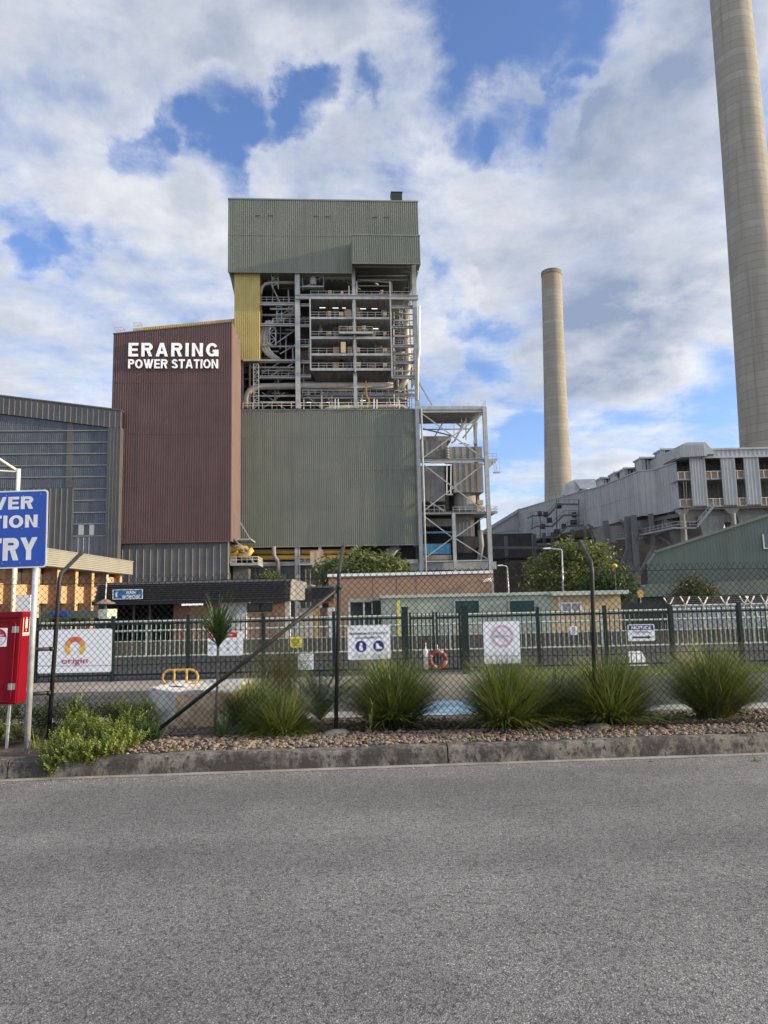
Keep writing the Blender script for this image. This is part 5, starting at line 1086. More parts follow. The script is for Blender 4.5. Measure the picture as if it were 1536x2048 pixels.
# ------------------------------------------------------------------ brick building, demountables
Y = 48.0
BK = thing('brick_building', 'long orange brick building with a white parapet capping', 'building', (at(820, 1180, Y).x, Y+4, GZ))
xa, xb = at(657, 1170, Y).x, at(984, 1170, Y).x; z1 = at(820, 1144.5, Y).z; z0 = at(820, 1150, Y).z
MB().box(xa, xb, Y, Y+9, GZ, z0).build('wall', 'brick', BK); MB().box(xa-.08, xb+.06, Y-.08, Y+9, z0, z1).build('parapet', 'white', BK)
for px in (745, 793, 832): x = at(px, 1165, Y).x; MB().box(x-.015, x+.015, Y-.006, Y+.02, GZ, z0-.02).build('expansion_joint', 'tile', BK)
p = at(969, 1161, Y-.5); mb = MB(); mb.box(p.x-.12, p.x+.12, Y-.9, Y-.4, p.z-.1, p.z+.1); mb.bar((p.x+.1, Y-.4, p.z), (p.x+.35, Y, p.z+.15), .06, .06); mb.lathe([(.14, -.1), (.16, 0), (.1, .12)], (p.x+.35, Y-.3, p.z+.05), 10); mb.build('security_camera', 'cream', BK)
Y = 29.5
DM = thing('green_portable_building', 'long pale green portable building with dark green window screens', 'portable building', (at(930, 1215, Y).x, Y+2, GZ))
xa, xb = at(762, 1215, Y).x, at(1103, 1215, Y).x; z1 = at(930, 1187, Y).z
MB().box(xa, xb, Y, Y+4, GZ, z1-.12).build('wall', 'demount', DM); MB().box(xa-.05, xb, Y-.08, Y+4, z1-.12, z1).build('roof_edge', 'rail_pale', DM)
for pa, pb in ((911, 957.5), (1020, 1068)):
    a, b = at(pa, 1228, Y-.04), at(pb, 1201, Y-.04); w = MB().box(a.x, b.x, Y-.05, Y-.01, a.z, b.z).build('window', 'win_green', DM)
    mb = MB(); mb.box(a.x-.06, b.x+.06, Y-.07, Y-.05, b.z, b.z+.05); mb.box(a.x-.06, a.x, Y-.07, Y-.01, a.z, b.z); mb.box(b.x, b.x+.06, Y-.07, Y-.01, a.z, b.z); mb.build('frame', 'demount', w)
a, b = at(800, 1255, Y), at(836, 1206, Y); mb = MB(); mb.box(a.x, b.x, Y-.03, Y-.005, GZ, b.z); mb.box(b.x-.02, b.x+.02, Y-.04, Y-.03, GZ, b.z); mb.build('door', 'demount', DM)
p = at(796.5, 1201, Y-.5); MB().bar((p.x, Y-.5, GZ), (p.x, Y-.5, p.z), .12, .12).build('porch_post', 'sign_yellow', DM)
xa2 = at(697, 1215, Y+1).x; zz1 = at(720, 1197, Y+1).z
mb = MB(); mb.prism([(xa2, Y+1, zz1-.15), (xa, Y+1, z1-.25), (xa, Y+1, z1-.13), (xa2, Y+1, zz1)], (0, 3, 0)); mb.build('porch_roof', 'demount', DM)
MB().box(xa2, xa-.02, Y+2.5, Y+2.6, GZ, zz1-.16).build('porch_wall', 'steel_dark', DM)
for px in (699, 728, 745): x = at(px, 1225, Y+1.1).x; MB().bar((x, Y+1.1, GZ), (x, Y+1.1, zz1-.16), .07, .07).build('porch_post', 'white', DM)
MB().box(at(745, 1225, Y+.9).x, xa-.02, Y+.9, Y+1, GZ, zz1-.1).build('porch_screen', 'black', DM)
DT = thing('tan_portable_building', 'small tan portable building with an overhanging flat roof', 'portable building', (at(1180, 1215, Y).x, Y+2, GZ))
xa, xb = at(1103.5, 1215, Y).x, at(1243, 1215, Y).x; z1 = at(1180, 1181.5, Y).z; z0 = at(1180, 1189.5, Y).z
MB().box(xa, xb, Y+.05, Y+4, GZ, z0).build('wall', 'tan_wall', DT); MB().box(xa-.05, at(1253, 1185, Y).x, Y-.3, Y+4.2, z0, z1).build('flat_roof', 'rail_pale', DT)
a, b = at(1126, 1228, Y), at(1160, 1207, Y); w = MB().box(a.x, b.x, Y+.02, Y+.045, a.z, b.z).build('window', 'blue_grey_glass', DT)if 'blue_grey_glass' in M else MB().box(a.x, b.x, Y+.02, Y+.045, a.z, b.z).build('window', 'grey_clad2', DT)
mb = MB(); mb.box(a.x-.06, a.x, Y, Y+.045, a.z, b.z); mb.box(b.x, b.x+.06, Y, Y+.045, a.z, b.z); mb.box(a.x-.06, b.x+.06, Y, Y+.045, b.z, b.z+.06); mb.box((a.x+b.x)/2-.02, (a.x+b.x)/2+.02, Y, Y+.02, a.z, b.z); mb.build('frame', 'white', w)
x = at(1119, 1210, Y-.1).x; MB().bar((x, Y-.1, GZ), (x, Y-.1, z0-.05), .06, .06).build('downpipe', 'cream', DT)
# ------------------------------------------------------------------ vegetation helpers
def crown(mb, blobs, n, leaf=.18, seed=1, flat=.6):
    r = random.Random(seed); tot = sum(b[3]*b[4]*b[5] for b in blobs)
    for cx, cy, cz, rx, ry, rz in blobs:
        m = int(n*rx*ry*rz/tot)+1
        # twigs with a bunch of leaves each
        k = 0
        while k < m:
            u = Vector((r.gauss(0, 1), r.gauss(0, 1), r.gauss(0, 1))).normalized(); d = r.uniform(.35, 1)**.5*r.uniform(.82, 1.12)
            c = Vector((cx+u.x*rx*d, cy+u.y*ry*d, cz+u.z*rz*d)); q = r.randint(6, 14); sp = leaf*r.uniform(1.2, 2.6)
            for _ in range(q):
                p = c+Vector((r.gauss(0, sp), r.gauss(0, sp), r.gauss(0, sp*flat)))
                a = Vector((r.uniform(-1, 1), r.uniform(-1, 1), r.uniform(-.7, .7))).normalized()*leaf*r.uniform(.6, 1.2); b = a.cross(Vector((r.uniform(-1, 1), r.uniform(-1, 1), r.uniform(.2, 1)))).normalized()*leaf*r.uniform(.22, .4)
                mb.face([p-a, p+b, p+a, p-b])
            k += q
def tree(name, label, cat, base, blobs, n, leaf, m='leaf', seed=1, trunk_r=.16, limbs=6):
    t = thing(name, label, cat, base); b = Vector(base)
    mb = MB(); top = sum((Vector(x[:3]) for x in blobs), Vector())/len(blobs); mid = b.lerp(top, .45)
    mb.tube([b-Vector((0, 0, .1)), b.lerp(mid, .5)+Vector((.06, 0, 0)), mid], [trunk_r, trunk_r*.8, trunk_r*.65], 9)
    for x in blobs[:limbs+4]:
        e = Vector(x[:3]); mb.tube([mid-Vector((0, 0, .1)), mid.lerp(e, .5)+Vector((0, 0, .15)), e], [trunk_r*.5, trunk_r*.3, trunk_r*.1], 6)
    mb.build('trunk', 'bark', t, smooth=True)
    mb = MB(); crown(mb, blobs, n, leaf, seed); mb.build('crown', m, t); return t
def blobs_px(lst, Y):
    out = []
    for px, py, rx, ry, dy in lst:
        p = at(px, py, Y+dy); k = Y/F_PX; out.append((p.x, p.y, p.z, rx*k, rx*k*.9, ry*k))
    return out
# tree behind the brick building
tree('canopy_tree', 'spreading green tree showing above the white parapet of the brick building', 'tree', (at(735, 1150, 60).x, 60, GZ),
     blobs_px([(722, 1122, 24, 20, 0), (668, 1136, 26, 16, 1), (770, 1132, 30, 18, -1), (795, 1142, 24, 12, 0), (700, 1145, 30, 14, -1), (745, 1145, 40, 12, -1), (655, 1152, 16, 14, 0), (735, 1112, 10, 8, 0)], 60), 5200, .26, 'leaf', 3, .3)
tree('roof_shrub', 'small rounded shrub peeping over the gatehouse roof', 'shrub', (at(539, 1160, 45).x, 45, GZ), blobs_px([(539, 1158, 18, 9, 0), (530, 1160, 12, 7, 0), (550, 1158, 10, 8, 0)], 45), 1200, .13, 'leaf', 5, .1)
tree('leafy_tree', 'bushy olive-green tree in front of the dark precipitator undercroft', 'tree', (at(1150, 1190, 50).x, 50, GZ),
     blobs_px([(1158, 1122, 50, 38, 0), (1095, 1140, 38, 34, 0), (1205, 1110, 20, 22, 1), (1125, 1100, 20, 20, 0), (1185, 1140, 38, 34, 0), (1088, 1165, 34, 26, -1), (1150, 1165, 55, 30, -1), (1215, 1155, 38, 22, 0), (1200, 1098, 12, 12, 0)], 50), 9000, .2, 'leaf', 7, .3)
tree('leafy_tree', 'darker low tree to the right of the bushy olive-green one', 'tree', (at(1228, 1195, 46).x, 46, GZ), blobs_px([(1222, 1168, 40, 28, 0), (1200, 1172, 34, 26, 0), (1248, 1180, 22, 20, 0), (1225, 1185, 40, 20, 0)], 46), 4200, .16, 'leaf_dark', 9, .2)
tree('cone_bush', 'dull olive conical bush in front of the green shed', 'bush', (at(1388, 1200, 44).x, 44, GZ), blobs_px([(1387, 1166, 18, 18, 0), (1375, 1184, 28, 18, 0), (1402, 1182, 28, 20, 0), (1388, 1198, 42, 18, 0), (1392, 1156, 9, 10, 0), (1420, 1196, 18, 12, 0)], 44), 3800, .13, 'leaf_dry', 11, .12)
h = thing('low_hedge', 'sunlit low green hedge under the grey entry canopy', 'hedge', (at(130, 1240, 35).x, 35, GZ)); mb = MB(); crown(mb, blobs_px([(105, 1240, 14, 8, 0), (130, 1240, 14, 8, 0), (155, 1241, 14, 8, 0), (175, 1243, 12, 7, 0)], 35), 1400, .09, 13); mb.build('foliage', 'leaf_bright', h)

# ------------------------------------------------------------------ lamp poles
def pole(label, pts, Y, r, m='cream', arm=None):
    P = [at(px, py, Y) for px, py in pts]; base = (P[0].x, Y, GZ)
    t = thing('light_pole', label, 'light pole', base, 0, 'light poles')
    mb = MB(); mb.tube([Vector((P[0].x, Y, GZ)), P[0], P[1]], [r*1.2, r, r*.8], 8); mb.build('post', m, t, smooth=True)
    mb = MB(); mb.tube(P[1:], r*.7, 8); mb.build('arm', m, t, smooth=True)
    e = P[-1]; mb = MB(); mb.prism([e+Vector((-.35, -.12, -.03)), e+Vector((.1, -.12, -.03)), e+Vector((.1, -.12, .07)), e+Vector((-.3, -.12, .05))], (0, .24, 0)); mb.build('lamp_head', 'white', t)
pole('grey street light with a short flat arm rising in front of the olive-green tree', [(1126, 1175), (1124, 1102), (1122, 1099), (1097, 1097)], 46, .055, 'galv')
pole('small white street light standing by the dark undercroft', [(1017, 1180), (1014.5, 1136), (1012, 1132), (1003, 1131)], 60, .06, 'galv')
p = at(1229, 1132, 44); t = thing('beacon_lamp', 'round orange beacon lamp on a thin pole beside the olive-green tree', 'beacon', (p.x, 44, GZ)); mb = MB(); mb.lathe([(.01, -.16), (.12, -.1), (.165, 0), (.12, .1), (.01, .16)], p, 14); mb.build('globe', 'orange_globe' if 'orange_globe' in M else 'yellow', t, smooth=True); MB().bar((p.x, 44, GZ), (p.x, 44, p.z-.15), .06, .06).build('post', 'steel_dark', t)
# white pipe gantry behind the blue sign
Y = 24.0
t = thing('pipe_gantry', 'white tubular gantry with a sloping strut rising behind the blue sign', 'gantry', (at(30, 1200, Y).x, Y, -.3))
a, b = at(37.5, 938, Y), at(27, 1250, Y); mb = MB(); mb.tube([(a.x, Y, -1.0), a], .065, 10); mb.build('post', 'cream', t, smooth=True)
mb = MB(); mb.tube([at(37, 943, Y), at(-60, 880, Y)], .045, 8); mb.build('sloping_strut', 'cream', t, smooth=True); mb = MB(); mb.tube([at(37, 943, Y), at(-60, 939, Y)], .03, 8); mb.build('cross_rail', 'cream', t, smooth=True)
p = at(50, 1205, 33); t = thing('office_notice', 'blank white notice board beside a brick pier of the office wing', 'notice', (p.x, 33, p.z)); MB().box(p.x-.42, p.x+.25, 33, 33.05, p.z-.45, p.z+.35).build('panel', 'board', t)
MB().bar((p.x-.3, 33.08, GZ), (p.x-.3, 33.08, p.z+.3), .05, .05).build('post', 'galv', t)
# far yard fence with Y-shaped barbed-wire posts, right
Y = 38.0
t = thing('security_fence', 'grey yard fence topped by white Y-shaped barbed-wire arms', 'fence', (at(1420, 1230, Y).x, Y, GZ))
z1 = at(1420, 1208, Y).z; xa, xb = at(1335, 1210, Y).x, at(1640, 1210, Y).x
mb = MB(); mb.box(xa, xb, Y+.06, Y+.1, GZ+.9, z1-.02); mb.build('sheet_panel', 'grey_clad2', t)
mb = MB(); mb.box(xa, xb, Y, Y+.06, z1-.06, z1); mb.build('top_rail', 'white', t)
for px in (1337, 1370, 1406, 1450, 1488, 1500, 1530, 1566, 1600):
    x = at(px, 1208, Y).x; mb = MB(); mb.bar((x, Y-.06, GZ), (x, Y-.06, z1), .08, .08); h_ = .42*(1+.1*math.sin(px)); mb.bar((x, Y-.06, z1-.05), (x-.33, Y-.25, z1+h_), .05, .05); mb.bar((x, Y-.06, z1-.05), (x+.35, Y+.2, z1+h_*.95), .05, .05); mb.build('barb_post', 'cream', t)
mb = MB()
for k in range(4):
    for s_ in (-1, 1): mb.bar((xa, Y-.06+s_*.1, z1+.1+k*.1), (xb, Y-.06+s_*.1, z1+.1+k*.1), .008, .008)
mb.build('barbed_wire', 'galv', t)
for px in (1432, 1452, 1470, 1487, 1512): a, b = at(px, 1221, Y-.5), at(px+7, 1240, Y-.5); MB().bar(a, b, .06, .06).build('raking_strut', 'white', t)
t = thing('picket_screen', 'dark picket screen next to the tan portable building', 'fence', (at(1280, 1215, 33).x, 33, GZ)); mb = MB(); xa, xb = at(1247, 1215, 33).x, at(1335, 1215, 33).x
for k in range(22): x = xa+(xb-xa)*k/21; mb.box(x-.03, x+.03, 33, 33.03, GZ, at(1280, 1203+2*(k % 2), 33).z)
mb.build('picket', 'green_fence', t); MB().box(xa, xb, 34, 34.1, GZ, at(1280, 1206, 34).z).build('dark_panel', 'dark', t)
p = at(1281, 1186, 40); t = thing('yellow_warning_sign', 'small round-topped yellow sign below the olive trees', 'sign', (p.x, 40, p.z)); mb = MB(); mb.prism([p+Vector((.17*math.cos(a), 0, .17*math.sin(a))) for a in [k*math.pi/8 for k in range(16)]], (0, .03, 0)); mb.box(p.x-.15, p.x+.15, 40.0+.001, 40.03, p.z-.24, p.z); mb.build('panel', 'yellow', t); MB().bar((p.x, 40.06, GZ), (p.x, 40.06, p.z), .05, .05).build('post', 'galv', t)

# ------------------------------------------------------------------ low wall and pale pedestrian railing
t = MB().box(-60, 60, 24.3, 24.55, -1.5, .42).build('low_wall', 'brown_dirt', None, base=(0, 24.4, -1.5)); tag(t, 'long low brown wall behind the pale railing', 'wall')
RY = 22.75
t = thing('pedestrian_railing', 'long pale green tubular railing with vertical bars across the car park', 'railing', (0, RY, 0))
ztop = at(460, 1239, RY).z; zmid_ = at(460, 1258, RY).z; zbot = at(460, 1309, RY).z
mb = MB(); 
for z_ in (ztop, zmid_, zbot): mb.tube([(-22, RY, z_), (22, RY, z_)], .032, 8)
mb.tube([(-22, RY, at(460, 1279, RY).z), (22, RY, at(460, 1279, RY).z)], .018, 6)
mb.build('rail', 'rail_pale', t)
x = -22; k = 0
mbb = MB()
while x < 22:
    if k % 16 == 0: MB().bar((x, RY, 0), (x, RY, ztop), .05, .05).build('post', 'rail_pale', t)
    else: mbb.bar((x, RY, zbot), (x, RY, ztop), .018, .018)
    x += .15; k += 1
mbb.build('baluster', 'rail_pale', t)

# ------------------------------------------------------------------ green steel fence with gate
FY = 15.5
t = thing('palisade_fence', 'dark green steel picket fence with a double gate', 'fence', (0, FY, 0))
zt_ = at(768, 1226, FY).z; zr = at(768, 1237, FY).z
gl, gr = at(811, 1290, FY).x, at(931, 1290, FY).x
spans = [(-12.0, gl-.07), (gr+.07, 12.5)]
for a, b in spans:
    mb = MB(); mr = MB()
    n = int((b-a)/.105)
    for k in range(n+1):
        x = a+(b-a)*k/n; mb.box(x-.008, x+.008, FY-.008, FY+.008, .06, zt_-.03); mb.prism([(x-.008, FY-.008, zt_-.03), (x+.008, FY-.008, zt_-.03), (x, FY-.008, zt_+.01)], (0, .016, 0))
    for z_ in (zr, .14): mr.box(a, b, FY+.006, FY+.05, z_-.02, z_+.02)
    mb.build('picket', 'green_fence', t); mr.build('rail', 'green_fence', t)
posts = [at(px, 1290, FY).x for px in (72, 225, 376, 526, 668, 1078, 1213, 1345, 1484)]+[-11, -9, 9.6, 12]
for x in posts: MB().box(x-.033, x+.033, FY-.035, FY+.055, 0, zt_+.06).build('post', 'green_fence', t)
for px, w in ((811, .066), (931, .075)): x = at(px, 1290, FY).x; mb = MB(); mb.box(x-w, x+w, FY-.06, FY+.08, 0, zt_+.09); mb.box(x-w-.012, x+w+.012, FY-.07, FY+.09, zt_+.09, zt_+.12); mb.build('gate_post', 'green_fence', t)
gm = (gl+gr)/2
for a, b in ((gl+.09, gm-.015), (gm+.015, gr-.09)):
    mb = MB(); mb.box(a, a+.045, FY-.02, FY+.02, .08, zt_); mb.box(b-.045, b, FY-.02, FY+.02, .08, zt_)
    for z_ in (zr-.01, .12): mb.box(a+.045, b-.045, FY-.018, FY+.018, z_-.025, z_+.025)
    n = 6
    for k in range(1, n): x = a+(b-a)*k/n; mb.box(x-.011, x+.011, FY-.011, FY+.011, .1, zt_-.02)
    mb.box(b-.02 if b > gm+.1 else b-.05, b+.0, FY-.05, FY-.02, .62, .72)
    mb.build('gate_leaf', 'green_fence', t)
# signs on the fence
SY = FY-.045
def board(name, label, x0, y0, x1, y1, m='board', Y=SY, cat='sign', th=.012):
    a, b = at(x0, y1, Y), at(x1, y0, Y); s = thing(name, label, cat, ((a.x+b.x)/2, Y, a.z))
    c = .025; mb = MB()
    mb.prism([(a.x+c, Y, a.z), (b.x-c, Y, a.z), (b.x, Y, a.z+c), (b.x, Y, b.z-c), (b.x-c, Y, b.z), (a.x+c, Y, b.z), (a.x, Y, b.z-c), (a.x, Y, a.z+c)], (0, th, 0)); mb.build('panel', m, s)
    mb = MB(); mb.box(a.x+.1, a.x+.14, Y+th, Y+.06, a.z+.08, a.z+.12); mb.box(b.x-.14, b.x-.1, Y+th, Y+.06, b.z-.12, b.z-.08); mb.build('bracket', 'galv', s)
    return s, a, b-a
U, Vv = (1, 0, 0), (0, 0, 1)
def L(mb, s, a, d, fx, fy, fw, fh, bold=.02, e=.004):
    text(mb, s, (a.x+d.x*fx, a.y-e, a.z+d.z*fy), U, Vv, d.x*fw, d.z*fh, bold)
s, a, d = board('company_board', 'large white board with an orange arch emblem over red lowercase lettering', 75, 1257, 224, 1347)
M['arch1'] = mat('arch_red', (.62, .14, .06), None, rough=.5); M['arch2'] = mat('arch_orange', (.70, .30, .07), None, rough=.5); M['arch3'] = mat('arch_amber', (.75, .47, .06), None, rough=.5); M['crimson'] = mat('crimson_print', (.38, .012, .05), None, rough=.5)
cx, cz = a.x+d.x*.50, a.z+d.z*.585; r_ = d.z*.245
for m_, (q0, q1) in (('arch1', (50, 130)), ('arch2', (5, 50)), ('arch2', (130, 175)), ('arch3', (-50, 5)), ('arch3', (175, 230))):
    mb = MB(); mb.disc((cx, a.y-.004, cz), U, Vv, r_, 12, r_*.52, R(q0), R(q1)); mb.build('emblem', m_, s)
mb = MB(); L(mb, 'origin', a, d, .32, .165, .36, .17, .012); mb.build('lettering', 'crimson', s)
s, a, d = board('rules_board', 'white rules board with a red header behind the palm', 415, 1263, 486, 1312); mb = MB(); mb.box(a.x+.01, a.x+d.x*.84, a.y-.004, a.y-.002, a.z+d.z*.76, a.z+d.z*.98); mb.build('header', 'red_dull', s)
mb = MB(); L(mb, 'Parking Rules', a, d, .12, .81, .58, .12, e=.007); mb.build('lettering', 'letter', s)
mb = MB()
for i in range(4):
    for j in range(2): mb.disc((a.x+d.x*(.1+.24*i), a.y-.004, a.z+d.z*(.14+.26*j)+.06), U, Vv, d.z*.075, 12, d.z*.03); mb.box(a.x+d.x*(.05+.24*i), a.x+d.x*(.18+.24*i), a.y-.004, a.y-.003, a.z+d.z*(.09+.26*j), a.z+d.z*(.11+.26*j))
mb.build('pictogram', 'grey_ink', s)
s, a, d = board('yellow_notice', 'small square yellow notice with black lines on the green fence', 580.5, 1274, 604, 1295.5, 'sign_yellow'); mb = MB()
for k in range(5): mb.box(a.x+d.x*.15, a.x+d.x*(.85-.1*(k % 2)), a.y-.004, a.y-.003, a.z+d.z*(.18+.15*k), a.z+d.z*(.24+.15*k))
mb.build('lettering', 'ink', s)
s, a, d = board('white_notice', 'small white notice low on the fence below the yellow notice', 596, 1307, 627, 1340); mb = MB()
for k in range(4): mb = MB(); mb.disc((a.x+d.x*(.25+.5*(k % 2)), a.y-.004, a.z+d.z*(.22+.28*(k//2))), U, Vv, d.z*.09, 12, d.z*.04); mb.build('pictogram', 'grey_ink', s)
mb = MB(); mb.box(a.x+d.x*.08, a.x+d.x*.92, a.y-.004, a.y-.003, a.z+d.z*.72, a.z+d.z*.76); mb.box(a.x+d.x*.08, a.x+d.x*.8, a.y-.004, a.y-.003, a.z+d.z*.85, a.z+d.z*.90); mb.build('lettering', 'grey_ink', s)
s, a, d = board('entry_board', 'white board headed MINIMUM SITE ENTRY REQUIREMENTS with two blue discs', 696, 1250.5, 780, 1321)
mb = MB(); L(mb, 'MINIMUM SITE ENTRY', a, d, .06, .735, .88, .075, .015); L(mb, 'REQUIREMENTS', a, d, .19, .61, .60, .075, .015); mb.build('lettering', 'ink', s)
mb = MB(); L(mb, 'Eraring Power Station', a, d, .15, .88, .45, .05, .0)
for k in range(3): mb.box(a.x+d.x*.14, a.x+d.x*(.46-.04*k), a.y-.004, a.y-.003, a.z+d.z*(.15-.045*k), a.z+d.z*(.165-.045*k)); mb.box(a.x+d.x*.58, a.x+d.x*(.88-.05*k), a.y-.004, a.y-.003, a.z+d.z*(.15-.045*k), a.z+d.z*(.165-.045*k))
mb.build('small_print', 'grey_ink', s)
mb = MB(); mb.disc((a.x+d.x*.09, a.y-.004, a.z+d.z*.91), U, Vv, d.z*.05, 16, d.z*.022, R(-50), R(230)); mb.build('emblem', 'arch1', s)
for fx in (.31, .725):
    mb = MB(); mb.disc((a.x+d.x*fx, a.y-.004, a.z+d.z*.40), U, Vv, d.z*.165, 24); dk = mb.build('disc', 'navy', s)
    cxx, czz = a.x+d.x*fx, a.z+d.z*.40; q = d.z*.165; mb = MB()
    if fx < .5:
        mb.disc((cxx, a.y-.008, czz+q*.38), U, Vv, q*.26, 12); mb.face([(cxx-q*.35, a.y-.008, czz-q*.7), (cxx+q*.35, a.y-.008, czz-q*.7), (cxx+q*.3, a.y-.008, czz+q*.1), (cxx-q*.3, a.y-.008, czz+q*.1)])
    else:
        mb.face([(cxx-q*.5, a.y-.008, czz+q*.5), (cxx-q*.5, a.y-.008, czz-q*.5), (cxx+q*.6, a.y-.008, czz-q*.5), (cxx+q*.6, a.y-.008, czz-q*.2), (cxx+q*.05, a.y-.008, czz-.0), (cxx-q*.05, a.y-.008, czz+q*.5)])
    mb.build('pictogram', 'letter', dk)
s, a, d = board('prohibition_board', 'tall white board with a faded pink no-smoking circle', 969, 1242, 1038, 1328)
mb = MB(); cc = (a.x+d.x*.52, a.y-.004, a.z+d.z*.65); mb.disc(cc, U, Vv, d.z*.27, 32, d.z*.205); dv = Vector((1, 0, -1)).normalized(); mb.prism([Vector(cc)+dv*d.z*.21+Vector((.02, 0, .02)), Vector(cc)+dv*d.z*.21-Vector((.02, 0, .02)), Vector(cc)-dv*d.z*.21-Vector((.02, 0, .02)), Vector(cc)-dv*d.z*.21+Vector((.02, 0, .02))], (0, -.001, 0)); mb.build('prohibition_ring', 'pink', s)
mb = MB(); mb.box(cc[0]-d.x*.24, cc[0]+d.x*.16, a.y-.009, a.y-.007, cc[2]-.02, cc[2]+.015); mb.disc((cc[0]+.05, a.y-.008, cc[2]+.08), U, Vv, .04, 10, .028); mb.build('pictogram', 'grey_ink', s)
s, a, d = board('arrow_notice', 'white NOTICE sign with a navy header and black right-pointing arrow', 1257, 1248, 1308.5, 1282.5)
mb = MB(); mb.box(a.x+d.x*.04, a.x+d.x*.96, a.y-.004, a.y-.002, a.z+d.z*.66, a.z+d.z*.95); mb.build('header', 'navy', s); mb = MB(); L(mb, 'NOTICE', a, d, .13, .70, .74, .20, .03, .008); mb.build('lettering', 'letter', s)
mb = MB(); mb.box(a.x+d.x*.14, a.x+d.x*.74, a.y-.004, a.y-.003, a.z+d.z*.17, a.z+d.z*.27); mb.face([(a.x+d.x*.72, a.y-.004, a.z+d.z*.10), (a.x+d.x*.88, a.y-.004, a.z+d.z*.22), (a.x+d.x*.72, a.y-.004, a.z+d.z*.34)])
for k in range(2): mb.box(a.x+d.x*.2, a.x+d.x*(.85-.1*k), a.y-.004, a.y-.003, a.z+d.z*(.48+.07*k), a.z+d.z*(.505+.07*k))
mb.build('arrow', 'ink', s)
s, a, d = board('pipe_notice', 'small pale notice with two dark rings near the tan building', 1141, 1252, 1154, 1270, 'board'); mb = MB(); mb.disc((a.x+d.x*.5, a.y-.004, a.z+d.z*.68), U, Vv, d.z*.2, 14, d.z*.12); mb.disc((a.x+d.x*.45, a.y-.004, a.z+d.z*.28), U, Vv, d.z*.18, 14, d.z*.1); mb.build('pictogram', 'ink', s)
# A-frame board behind the fence
a, b = at(1256, 1330, 16.6), at(1291, 1303, 16.6); t = thing('sandwich_board', 'white sandwich board standing behind the green fence', 'sandwich board', ((a.x+b.x)/2, 16.7, 0))
zt_ = b.z; mb = MB(); w0, w1 = (b.x-a.x)/2, (b.x-a.x)/2*.72; xm = (a.x+b.x)/2
mb.prism([(xm-w0, 16.45, 0.0), (xm+w0, 16.45, 0.0), (xm+w1, 16.7, zt_), (xm-w1, 16.7, zt_)], (0, .02, 0)); mb.build('front_panel', 'board', t); mb = MB(); mb.prism([(xm-w0, 16.97, 0.0), (xm+w0, 16.97, 0.0), (xm+w1, 16.73, zt_), (xm-w1, 16.73, zt_)], (0, .02, 0)); mb.build('rear_panel', 'board', t)
M['buoy_red'] = mat('faded_red', (.17, .024, .016), (.25, .05, .035), 8, .6)
M['buoy_band'] = mat('faded_band', (.30, .17, .15), (.40, .26, .23), 8, .6)
# lifebuoy and its white cover hanging on the gate
p = at(876, 1319, FY-.12); t = thing('lifebuoy', 'red and white lifebuoy hanging on the gate', 'lifebuoy', (p.x, p.y, p.z-.2)); rr = .165
for k in range(8):
    a0, a1 = R(45*k+(8 if k % 2 else -8)-0), R(45*(k+1)+(-8 if k % 2 else 8))
    pts = [p+Vector((rr*math.cos(a0+(a1-a0)*j/6), 0, rr*math.sin(a0+(a1-a0)*j/6))) for j in range(7)]
    MB().tube(pts, .046, 10).build('ring_segment', 'lifebuoy_red' if k % 2 == 0 else 'letter', t, smooth=True) if 'lifebuoy_red' in M else MB().tube(pts, .046, 10).build('ring_segment', 'buoy_red' if k % 2 == 0 else 'buoy_band', t, smooth=True)
mb = MB(); mb.tube([p+Vector((0, .05, rr)), p+Vector((0, .08, rr+.14))], .008, 6); mb.build('rope_loop', 'letter', t)
p = at(852, 1318, FY-.1); t = thing('rope_bag', 'white throw-rope bag hanging left of the lifebuoy', 'bag', (p.x, p.y, p.z-.2)); mb = MB(); mb.lathe([(.02, -.22), (.05, -.2), (.055, .1), (.045, .18), (.015, .22)], p, 12); mb.build('bag', 'cream', t, smooth=True); mb = MB(); mb.tube([p+Vector((0, 0, .2)), p+Vector((.01, .08, .34))], .008, 5); mb.build('cord', 'letter', t)
for k, (px, py) in enumerate(((797, 1255), (835, 1250))):
    pass
